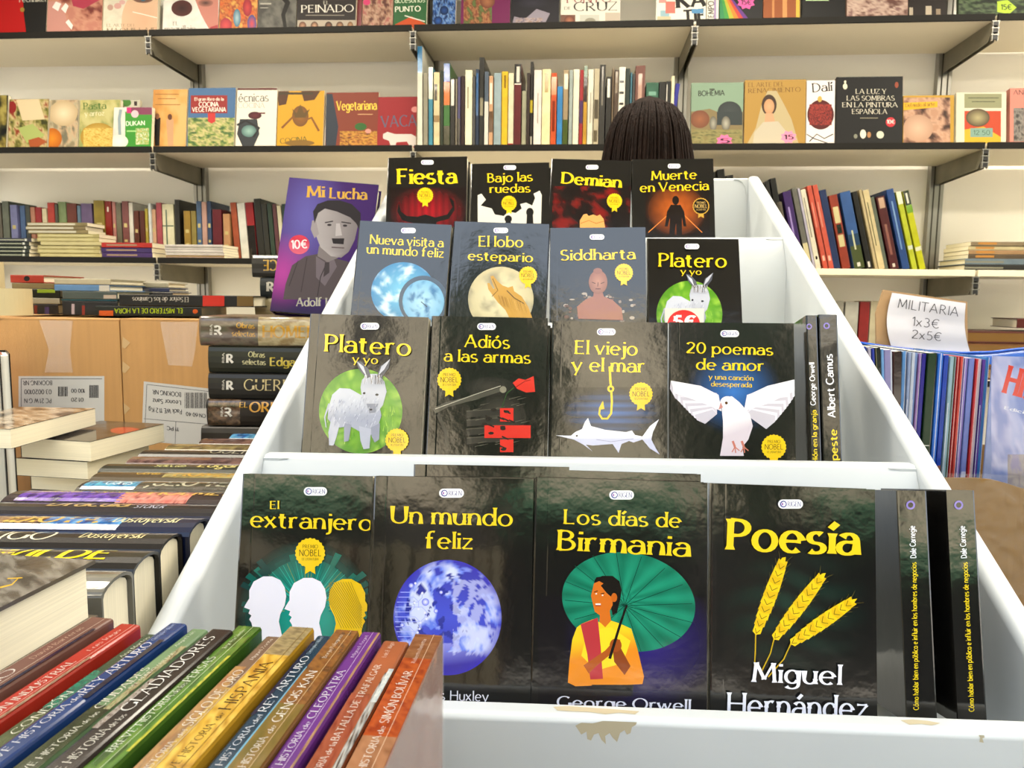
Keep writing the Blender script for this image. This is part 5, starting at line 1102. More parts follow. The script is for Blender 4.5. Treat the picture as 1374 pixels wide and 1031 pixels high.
for i in range(nb):
    xx = -0.53 + random.uniform(-.01, .01)
    M = frame(V((0, 1, 0)), V((0, 0, -1)), V((-1, 0, 0)), V((xx + 0.225, STK, z + hgt - 0.0008)))
    book(M, .16, .225, hgt - 0.001, bookmat('#2a241e', .28), 'dark thick hardback low in the stack beside the bin, %s from the bottom' % NTH[i], SG, hard=True, bulge=0.006); z += hgt
z = bigflat(279, 430, 536, 571, STK, '#231b15', 'thick brown hardback with gold and white title, lowest visible of the stack', SG, [('n', 279, 536, 322, 571, ['#3c2a1c', '#5c4430', '#7c6048'], 3, 4)] + rmark(302, 553, .75) + [('t', 'EL', 321, 547, 332, 547, 7, '#c8942c', 'bold'), ('t', 'ORIGEN', 335, 553, 404, 553, 13, '#dca03c', 'bold')], zb=z)
z = bigflat(281, 430, 501, 535.5, STK, '#24221f', 'thick charcoal hardback with pale cream capitals, second visible from the bottom', SG, rmark(304, 517, .75) + [('t', 'GUERRA', 327, 524, 404, 525, 15, '#d8c48c', 'roman')], zb=z)
z = bigflat(281, 430, 465, 500, STK, '#26281d', 'thick olive-black hardback with small yellow lettering, second from the top', SG, rmark(304, 481, .75) + [('t', 'Obras', 333, 479, 355, 480, 7, '#c8c08c', 'bold'), ('t', 'selectas', 325, 489, 356, 490, 7, '#c8c08c', 'bold'), ('t', 'Edgar Allan', 362, 491, 440, 492, 11, '#cfb83c', 'bold')], zb=z)
z = bigflat(269, 430, 425, 464, STK, '#75614c', 'thick tan hardback with large gold capitals, top of the stack', SG, [('n', 269, 425, 348, 464, ['#4c3c30', '#6c5c4c', '#5c5844'], 2, 9), ('n', 346, 425, 430, 464, ['#a89870', '#c8b88c', '#9c8458'], 2, 10)] + rmark(288, 443, .8) + [('t', 'Obras', 317, 440, 341, 441, 7, '#c8942c', 'bold'), ('t', 'selectas', 311, 451, 342, 452, 7, '#c8942c', 'bold'), ('t', 'HOMERO', 352, 453, 440, 454, 16, '#c8942c', 'bold')], zb=z)
# second stack further back
SB = 1.62
z = aty(370, 424, SB).z
zb_ = TZ + 0.001; n_ = 6; h_ = (z - TZ - 0.001) / n_
for i in range(n_):
    M = frame(V((0, 1, 0)), V((0, 0, -1)), V((-1, 0, 0)), V((-0.31, SB, zb_ + h_ - 0.0008))); book(M, .15, .22, h_ - 0.001, bookmat(['#2a241e', '#3a2c20', '#20242a'][i % 3], .28), 'dark hardback low in the rear stack behind the purple book, %s from the bottom' % NTH[i], 'hardbacks in the rear stack', hard=True, bulge=.005); zb_ += h_
z = bigflat(343, 470, 401, 424, SB, '#b8ac88', 'cream hardback in the rear stack behind the purple book', 'hardbacks in the rear stack', [], zb=zb_, pm=PAGESW)
z = bigflat(350, 472, 373, 400.5, SB, '#23282a', 'dark grey hardback with a pale mark in the rear stack', 'hardbacks in the rear stack', [('t', 'R', 358, 391, 367, 391, 12, '#cfc8ba', 'fat')], zb=z)
z = bigflat(339, 470, 343, 372.5, SB, '#33302b', 'grey hardback with gold upside-down letters, top of the rear stack', 'hardbacks in the rear stack', [('r', 339, 343, 470, 346, '#7c8488'), ('t', 'CE', 372, 349, 353, 349, 14, '#c89c34', 'bold', (0, 1))], zb=z)

# spine-up hardbacks between stack and viewer
HZ = CAMZ - 0.215
def spineup(xr, yl, z, L, Y0, T, col, label, prints, D=0.16, bulge=0.008, rot=0.0, group='thick hardbacks lying spine-up left of the bin', hard=True, zb=None):
    """spine up, head end to the right; (xr, Y0): right end x and front y"""
    R = Matrix.Rotation(rot, 4, 'Z')
    X = V((0, 0, -1)); Y = R @ V((0, 1, 0)); Z = R @ V((1, 0, 0))
    if zb is not None: D = z - bulge - zb
    M = frame(X, Y.to_3d(), Z.to_3d(), V((xr, Y0, z - bulge)) - Z.to_3d() * L)
    b = book(M, D, L, T, bookmat(col, .2), label, group, hard=hard, bulge=bulge)
    f = Face(M @ V((-bulge, 0, 0)), Z.to_3d(), Y.to_3d(), L, T, sag=(lambda u, v: bulge * (1 - math.sqrt(max(0, 1 - min(1, ((v - T / 2) / (T / 2)) ** 2))))) if bulge else None)
    return b, f
def ar(f, b, prints):
    a = Art(f); ti = Art(f)
    for op in prints:
        if op[0] == 't': ti.text(*op[1:])
        elif op[0] == 'n': a.photo(*op[1:])
        elif op[0] == 'q': a.poly(*op[1:])
        elif op[0] == 'u': a.uvrect(*op[1:])
        elif op[0] == 'l': a.line(*op[1:])
        elif op[0] == 'x': uvtext(ti, *op[1:])
        elif op[0] == 'g': uvphoto(a, *op[1:])
    a.build('spine_print', b); ti.build('spine_title', b)
def uvtext(A, st, u0, u1, v, cap, col, sty='roman', flip=False):
    """text laid along the long axis of a spine: u in 0..1 of its length, v and cap in 0..1 of its width"""
    f = A.f; th, tn, fl, gap = STY[sty]; W = nat_width(st, gap); dx = (u1 - u0) * f.w / W; c = lin(col); cx = 0; cp = cap * f.h
    for ch in st:
        w, P = G[ch]
        for path in P:
            q = stroke_quads(path, th, tn, fl); vs, idx = [], []
            for i, (a, b) in enumerate(q):
                for x, y in (a, b): vs.append((u0 * f.w + (cx + x) * dx, v * f.h + y * cp))
                if i: k = 2 * i; idx += [(k - 2, k, k + 1), (k - 2, k + 1, k - 1)]
            A.tris(vs, [c] * len(vs), idx); f.layer -= .75
        cx += w + gap
def uvphoto(A, u0, v0, u1, v1, cols, sc, seed, nx=40, ny=7):
    C = [lin(c) for c in cols]; f = A.f; vs, cs, idx = [], [], []
    for j in range(ny + 1):
        for i in range(nx + 1):
            a, b = i / nx, j / ny; vs.append((f.w * (u0 + (u1 - u0) * a), f.h * (v0 + (v1 - v0) * b)))
            t = (1.6 * noise.fractal(V((a * sc * 4 + seed * 5.1, b * sc * 1.5, seed)), .8, 2, 4) + .75) / 1.5 * (len(C) - 1); t = max(0, min(len(C) - 1.001, t)); k = int(t); cs.append(mix(C[k], C[k + 1], t - k))
    for j in range(ny):
        for i in range(nx): k = j * (nx + 1) + i; idx += [(k, k + 1, k + nx + 2), (k, k + nx + 2, k + nx + 1)]
    A.tris(vs, cs, idx)
# each entry: right-end x, front y, thickness, length, colour, label, prints
def HY(py, px=250): return atz(px, py, HZ).y
SU = [
 (-.300, HY(789, 150), HY(752, 150) - HY(789, 150), .25, '#77746a', 'spine-up grey hardback with gold italic lettering, nearest the viewer', [('g', 0, 0, 1, 1, ['#5c5a52', '#7c7a70', '#8c8a80'], 2, 1), ('x', 'Shakespeare', .38, .86, .3, .42, '#d8c068', 'roman')]),
 (-.301, 0, 0, .25, '#1c1a17', 'spine-up black hardback with bright yellow capitals and a pale hand', [('g', .3, .3, .56, .8, ['#5c5c30', '#b09878', '#2c2c20'], 3, 2), ('x', 'Oscar', .08, .3, .3, .5, '#e8d010', 'bold'), ('x', 'WILDE', .48, .88, .3, .5, '#ecd61a', 'bold')]),
 (-.302, 0, 0, .25, '#171314', 'spine-up black hardback with a large white word and small gold name', [('x', 'CASTIGO', .12, .58, .28, .52, '#e8e2c8', 'roman'), ('x', 'Dostoyevski', .68, .9, .4, .32, '#d8cc98', 'bold')]),
 (-.297, 0, 0, .25, '#0e1a3c', 'spine-up blue and black hardback with gold capitals', [('g', .05, .0, .45, .9, ['#1c1010', '#4c1c18', '#c8a070', '#141418'], 3, 3), ('g', .42, .0, .72, .9, ['#12386c', '#2c70b8', '#6cb0e0'], 2, 4), ('x', 'EL IDIOTA', .12, .62, .32, .5, '#cfae54', 'bold'), ('x', 'Dostoyevski', .68, .92, .38, .36, '#ddd6a8', 'bold')]),
 (-.296, 0, 0, .25, '#120f1a', 'spine-up near-black hardback with gold gothic title', [('x', 'Drácula', .30, .62, .45, .5, '#b89c64', 'bold'), ('x', 'STOKER', .66, .78, .38, .26, '#a8a8b8', 'bold'), ('u', 0, 0, 1, .07, '#2c3048')]),
 (-.287, 0, 0, .25, '#241014', 'spine-up hardback with violet picture and gold HOLMES capitals', [('g', .05, .08, .5, .9, ['#3c2080', '#7c54b8', '#2c1450'], 2, 5), ('g', .48, .05, .78, .75, ['#7c2c30', '#d89080', '#c06a60'], 2, 6), ('x', 'selectas', .1, .28, .6, .3, '#d8c488', 'bold'), ('x', 'Sherlock', .32, .52, .6, .34, '#d8c040', 'bold'), ('x', 'HOLMES', .58, .94, .45, .45, '#e0b860', 'bold')]),
 (-.272, 0, 0, .215, '#3a342c', 'spine-up hardback with bright blue block and silvery letters', [('g', .02, .1, .3, .95, ['#103c6c', '#2c80b0', '#60b4cc'], 3, 7), ('g', .3, .0, 1, .9, ['#2c3024', '#4c463a', '#5c544a'], 3, 8), ('x', 'Obras', .12, .26, .35, .4, '#c8dce4', 'bold'), ('x', 'JULIO VERNE', .34, .97, .3, .5, '#b8b49c', 'bold')]),
 (-.262, 0, 0, .235, '#4a3c24', 'spine-up brown and straw-coloured hardback behind the blue-block one', [('g', .35, .2, 1, 1, ['#8c7c48', '#b0a068', '#6c5c34'], 3, 9), ('x', 'Obras', .2, .32, .4, .35, '#c8a44c', 'bold'), ('x', 'HOMERO', .4, .8, .3, .45, '#c89c3c', 'bold')]),
 (-.256, 0, 0, .255, '#24281c', 'spine-up dark olive hardback with small yellow lettering', [('x', 'selectas', .25, .4, .35, .4, '#b8b478', 'bold'), ('x', 'Edgar Allan', .46, .85, .35, .42, '#cfbf74', 'bold')]),
 (-.25, 0, 0, .25, '#5c4240', 'spine-up mauve-brown hardback in the far half of the row', [('g', 0, .0, 1, 1, ['#4c3434', '#7c5c54', '#3c2428'], 3, 11)]),
 (-.246, 0, 0, .26, '#171210', 'spine-up black hardback with pale outlined capitals', [('x', 'GUERRA Y PAZ', .35, .95, .3, .5, '#b0a890', 'roman')]),
 (-.24, 0, 0, .25, '#6c5c34', 'spine-up straw-brown hardback near the far end', [('g', 0, 0, 1, 1, ['#4c3c24', '#8c7c4c', '#6c5838'], 3, 13), ('x', 'EL ORIGEN', .5, .95, .35, .45, '#cfae4c', 'bold')]),
 (-.236, 0, 0, .225, '#2c1c1a', 'spine-up dark red-brown hardback with gold letters at the far end', [('x', 'ES', .8, .95, .3, .5, '#d8b44c', 'bold'), ('g', 0, 0, .5, 1, ['#3c2420', '#6c4c40'], 2, 14)]),
 (-.232, 0, 0, .2, '#10284c', 'spine-up bright blue hardback at the far end, below the stack', [('g', 0, 0, 1, 1, ['#0c2c60', '#1c5ca0', '#60a8cc', '#102c54'], 3, 15)]),
]
y = SU[0][1]
for i, (xr, _, _, L, col, lab, pr) in enumerate(SU):
    T = 0.0475 if i < 7 else 0.044
    pr = [(('u', .0, .0, .0001, .0001, '#000000')) if False else p for p in pr]
    b, f = spineup(xr, 0, HZ, L, y, T, col, lab, pr, zb=TZ + 0.001)
    ar(f, b, pr); y += T + 0.0012
FARY = y
# big hardback lying in front, cover up
zc = CAMZ - 0.17
c0 = atz(128, 752, zc); c1 = atz(0, 816, zc); dY = (c1 - c0); dY.z = 0; yy = dY.normalized(); H2 = 0.235; W2 = 0.16
# canonical: front cover (y=0) up -> y axis down ; fore edge (x=W) to the right ; 
Xv = yy.cross(V((0, 0, -1))); Xv = Xv if Xv.x > 0 else -Xv
Zv = Xv.cross(V((0, 0, -1)))
org = c0 - Xv * W2
M = frame(Xv, V((0, 0, -1)), Zv, org if Zv.y < 0 else org - Zv * H2)
b = book(M, W2, H2, 0.039, bookmat('#5d554b', .16), 'big grey-brown hardback lying cover-up at the left edge in front', None, hard=True)
f = Face(M @ V((0, 0, H2)) if Zv.y < 0 else M.translation, Xv, (Zv if Zv.y > 0 else -Zv), W2, H2)
a = Art(f); a.photo(-80, 745, 128, 870, ['#3c3630', '#6c655c', '#8c867c', '#4c4238'], 3, 77); a.build('cover_print', b); a = Art(f); a.line([(0, 789), (16, 785), (24, 777)], 2.2, '#d8ac2c', 1); a.line([(10, 777), (30, 776)], 1.4, '#d8ac2c'); a.build('title', b)
zz = TZ + 0.001; n_ = 4; h_ = (zc - 0.039 - zz) / n_ - 0.0006
for i in range(n_):
    M2 = M.copy(); M2.translation = M.translation + V((-0.006 * i - .004, 0, 0)); M2.translation.z = zz + h_; zz += h_ + 0.0005
    book(M2, W2, H2, h_ - 0.0003, bookmat(['#2c241e', '#3c3a34', '#241c20', '#38342c'][i], .25), 'dark hardback under the big grey-brown cover-up hardback, %s from the bottom' % NTH[i], 'hardbacks under the front cover-up book', hard=True)

# pocket books lying with page edges out
def pocket(corner_px, z, far_px, Wd, T, col, label, pm=PAGES, art=None):
    P = atz(*corner_px, z); Q = atz(*far_px, z); d = (Q - P); L = d.length; d.normalize()          # long right edge
    Yd = V((0, 0, -1)); Xv = d.cross(V((0, 0, 1))).normalized()     # towards the right
    Xv = Xv if Xv.x > 0 else -Xv
    Zv = Xv.cross(Yd)                                               # right-handed
    org = P - Xv * Wd
    if Zv.dot(d) < 0: org = org + d * L
    M = frame(Xv, Yd, Zv, org); b = book(M, Wd, L, T, bookmat(col, .2), label, 'pocket books lying with page edges out', pm=pm)
    if art:
        f = Face(P - Xv * Wd, Xv, d, Wd, L); a = Art(f); art(a); a.build('cover_print', b)
    return M
zA, zB, zC = CAMZ - 0.178, CAMZ - 0.206, CAMZ - 0.2355
pocket((14, 576), zA + .002, (128, 548), .12, .026, '#3a3028', 'pocket book with brown cover, top of the pile by the cardboard box', art=lambda a: a.photo(-60, 545, 130, 580, ['#2c2018', '#8c7864', '#c8b8a0', '#4c3a2c'], 3, 6))
def artB(a): a.photo(0, 565, 222, 600, ['#241c18', '#3c342c', '#4c443c'], 2, 8); a.disc(168, 578, 20, 4.5, '#b04030')
pocket((121, 593), zB, (220, 569), .115, .0285, '#2a221c', 'pocket book with red oval on a dark cover, second in the pile', art=artB)
M = pocket((117, 620), zC, (200, 596), .115, .0255, '#3c3428', 'cream-edged pocket book, third in the pile by the box')
zz = zC - .0265
while zz > TZ + 0.028:
    M2 = M.copy(); M2.translation = V((M.translation.x + random.uniform(-.006, .006), M.translation.y + 0.03, zz)); book(M2, .115, .18, .0265, bookmat('#4c4438'), 'cream-edged pocket book hidden low in the pile by the box', 'pocket books low in the pile'); zz -= .0275

# upright books at the far left edge
for i, (x0, x1, yt, col, pm, lab) in enumerate([(-30, 5, 477, '#c86a5c', PAGESW, 'upright book with pink-topped white edge at the left image edge'), (7, 19.5, 475, '#141312', PAGESW, 'upright black-covered book with white page edge at the left image edge')]):
    P0 = aty(x0, 510, 1.33); P1 = aty(x1, 510, 1.33); zt = aty(x1, yt, 1.33).z; T = P1.x - P0.x
    Rv = Matrix.Rotation(radians(36), 3, 'Z'); M = frame(Rv @ V((0, -1, 0)), Rv @ V((1, 0, 0)), V((0, 0, 1)), V((P0.x - .06, 1.33 + 0.07, TZ + 0.0005))); book(M, .10, zt - TZ, T, bookmat(col), lab, 'upright books at the left image edge', pm=pm, hard=True)

# cardboard boxes
BY = 1.46
def carton(x0, x1, yt, D, label, prints_fn):
    A = aty(x0, yt, BY); B = aty(x1, yt, BY); w = B.x - A.x; h = A.z - TZ - 0.001
    t = thing('cardboard_box', Matrix.Translation((A.x, BY, TZ + 0.001)), label, 'box', 'cardboard boxes at the back left')
    MB().box((0, 0, 0), (w, 0.004, h)).build('front_panel', CARD, t, bevel=.001); MB().box((0, D - .004, 0), (w, D, h)).build('back_panel', CARD, t)
    MB().box((0, .0045, 0), (.004, D - .0045, h)).build('side_panel', CARD, t); MB().box((w - .004, .0045, 0), (w, D - .0045, h)).build('side_panel', CARD, t)
    MB().box((.0045, .0045, 0), (w - .0045, D - .0045, .004)).build('base_panel', CARD, t)
    MB().box((0.0, 0.0, h + .0003), (w, D * .49, h + .003)).build('flap', CARD, t); MB().box((0.0, D * .51, h + .0003), (w, D, h + .003)).build('flap', CARD, t)
    f = Face(V((A.x, BY, TZ + .001)), V((1, 0, 0)), V((0, 0, 1)), w, h); prints_fn(f, t); return t
def upside(a, st, x0, y0, x1, y1, cap, col='#3a3a40', sty='sansb'): a.text(st, x1, y1, x0, y0, cap, col, sty, (0.02, 1))
def labelA(f, t):
    a = Art(f); a.rect(25, 505, 140, 571, '#d4d3d0'); a.rect(28, 508, 137, 509, '#6c6c70'); a.rect(28, 508, 29, 570, '#6c6c70')
    a.build('shipping_label', t, INK, label='white shipping label with upside-down print'); a = Art(f)
    upside(a, 'BOOKING NR', 31, 511, 70, 511, 6); upside(a, '03 0020100', 33, 523, 69, 523, 6); upside(a, 'PC 21 W G N', 33, 535, 69, 535, 6)
    for i in range(9): a.rect(78 + i * 1.5, 519, 78 + i * 1.5 + (.8 if i % 3 else 1.2), 532, '#3a3a3c')
    for i in range(9): a.rect(120 + i * 1.4, 517, 120 + i * 1.4 + (.8 if i % 2 else 1.1), 534, '#3a3a3c')
    upside(a, '100 00', 96, 522, 114, 522, 5); upside(a, '01 20', 96, 534, 112, 534, 5); a.build('label_print', t, INK)
    T_ = Art(f); T_.poly([(52, 428), (98, 428), (94, 470), (98, 500), (60, 500), (66, 470)], '#ffffff'); T_.build('clear_tape', t, FILM)
def labelB(f, t):
    a = Art(f); a.poly([(193, 512), (284, 522), (284, 600), (190, 592)], '#d0cfcc'); a.line([(197, 516), (284, 526)], .8, '#6c6c70'); a.line([(197, 516), (194, 590)], .8, '#6c6c70')
    a.line([(193, 562), (284, 570)], .8, '#6c6c70'); a.line([(236, 566), (235, 598)], .8, '#6c6c70'); a.build('shipping_label', t, INK, label='white shipping label with barcode'); a = Art(f)
    upside(a, 'BOOKING NR', 205, 523, 243, 527, 6); upside(a, 'Leonor Sanz', 205, 535, 243, 538, 6); upside(a, 'Pack WE 11 2 Kg', 200, 547, 244, 550, 6)
    for i in range(15): a.rect(248 + i * 2, 527, 248 + i * 2 + (1.2 if i % 3 else .7), 548, '#3a3a3c')
    upside(a, 'CN 60 40', 250, 553, 276, 556, 5); upside(a, '11 PC', 224, 572, 240, 574, 5); a.build('label_print', t, INK)
    T_ = Art(f); T_.poly([(215, 432), (266, 432), (262, 470), (258, 492), (226, 490), (222, 470)], '#ffffff'); T_.build('clear_tape', t, FILM)
    for y0_ in (452, 485, 540): c_ = Art(f); c_.poly([(165, y0_), (175, y0_ + 8), (168, y0_ + 16), (164, y0_ + 14)], '#d0ac78'); c_.build('torn_patch', t, INK)
carton(-70, 159.5, 428, .3, 'left cardboard box with tape and an upside-down shipping label', labelA)
carton(161, 300, 430, .3, 'right cardboard box with torn corner and barcode label, behind the hardback stack', labelB)

# books on the boxes
BZ = aty(100, 428, BY).z + 0.004
def onbox(x0, x1, yt, yb_, y, col, label, prints=(), zb=None, D=.15, pm=None, bulge=0):
    return bigflat(x0, x1, yt, yb_, y, col, label, 'books lying on and behind the cardboard boxes', list(prints), zb=zb, D=D, bulge=bulge, pm=pm)
Y7 = 1.53
z = onbox(128, 270, 411, 427, Y7, '#1b201c', 'black paperback with lime upside-down title, on the right box', [('t', 'EL MISTERIO DE LA HORA', 245, 414, 154, 414, 6.5, '#a8c020', 'sansb', (0, 1)), ('r', 133, 417, 152, 424, '#c8581c'), ('d', 262, 418, 3.5, 3, '#c8581c')], zb=BZ)
z = onbox(160, 340, 396, 411, Y7, '#1a1a19', 'black hardback with red band and upside-down white title, on the right box', [('t', 'El Señor de los Caminos', 253, 399, 178, 399, 6.5, '#d8d4c8', 'roman', (0, 1)), ('r', 272, 396, 301, 411, '#c8382c'), ('r', 318, 396, 342, 411, '#7a6238')], zb=z)
z0_ = aty(50, 427, Y7).z; z0_ = BZ
z = onbox(84, 158, 404, 427, Y7 + .02, '#262628', 'stack of dim spines on the left box behind, low dark one', [('r', 96, 408, 100, 422, '#b8a8b0'), ('r', 110, 410, 114, 424, '#8c3428')], zb=z0_)
z = onbox(82, 157, 402, 412, Y7 + .02, '#14505c', 'teal book lying on the left box', [('r', 100, 405, 136, 409, '#5c949c')], zb=z)
z = onbox(84, 157, 391, 402, Y7 + .02, '#4a5450', 'grey-green book with pale end lying on the teal one', [('r', 139, 396, 156, 401, '#b8a898')], zb=z)
z = onbox(73, 147, 382, 391, Y7 + .02, '#5c84b0', 'light blue book lying in the left pile', [('r', 133, 383, 147, 391, '#c8c4b8')], zb=z)
z = onbox(73, 148, 374, 382, Y7 + .02, '#b5ad92', 'cream book on top of the light blue one', (), zb=z)
z = onbox(14, 78, 408, 427, Y7 + .05, '#33302e', 'dim dark book at the bottom of the left-edge pile', [('r', 46, 410, 50, 426, '#7c2c24'), ('r', 60, 412, 66, 426, '#4c3c6c')], zb=BZ)
z = onbox(36, 80, 400, 409, Y7 + .05, '#b0a890', 'pale book in the left-edge pile', (), zb=z)
z = onbox(38, 80, 388, 399, Y7 + .05, '#1c1e16', 'black book with lime end in the left-edge pile', [('r', 50, 388, 74, 393, '#8ca428')], zb=z)
z = onbox(16, 72, 380, 388, Y7 + .05, '#83724c', 'worn tan book in the left-edge pile', (), zb=z)
z = onbox(14, 58, 369, 379, Y7 + .05, '#a83420', 'red book with black emblem on top of the left-edge pile', [('d', 36, 374, 4, 3.5, '#1c1814')], zb=z)
z = aty(190, 392, Y7 + .1).z
M_ = 0
zb2 = BZ
z = onbox(170, 232, 392, 427, Y7 + .17, '#3a3a3c', 'thick grey volume behind the red-banded hardback', (), zb=zb2, D=.1)
z = onbox(158, 227, 386, 392, Y7 + .17, '#343c5c', 'slate blue book behind the red-banded hardback', [('r', 165, 387, 200, 391, '#5c5c68')], zb=z, D=.1)
z = onbox(157, 226, 379, 386, Y7 + .17, '#b4ac94', 'cream book on top of the slate blue one', (), zb=z, D=.1)
# cream card rolls at the left edge
for (x0, x1, yt, yb_, lab) in ((-30, 38, 388, 427, 'short cream card roll standing on the left box at the left edge'), (-46, 14.5, 352, 427, 'taller cream card roll at the left image edge')):
    y = Y7 - .03 if x1 > 20 else Y7 + .14
    A = aty(x0, 400, y); B = aty(x1, 400, y); zt = aty(x1, yt, y).z; r = (B.x - A.x) / 2; t = thing('card_roll', Matrix.Translation(((A.x + B.x) / 2 - (0.02 if x1 < 20 else 0), y, BZ + .0005)), lab, 'card roll')
    n = 40; mb = MB(); h = zt - BZ
    for zz_ in (0, h):
        for rr_ in (r, r - .003):
            for k in range(n): mb.v.append(V((rr_ * cos(2 * pi * k / n), rr_ * sin(2 * pi * k / n), zz_)))
    for k in range(n):
        j = (k + 1) % n; mb.f += [[k, j, 2 * n + j, 2 * n + k], [n + j, n + k, 3 * n + k, 3 * n + j], [2 * n + k, 2 * n + j, 3 * n + j, 3 * n + k], [k, n + k, n + j, j]]
    mb.build('tube', mat('cream_card', '#d4c598', rough=.7, vary=.05, vscale=12), t, smooth=False)

ALB = 0.62
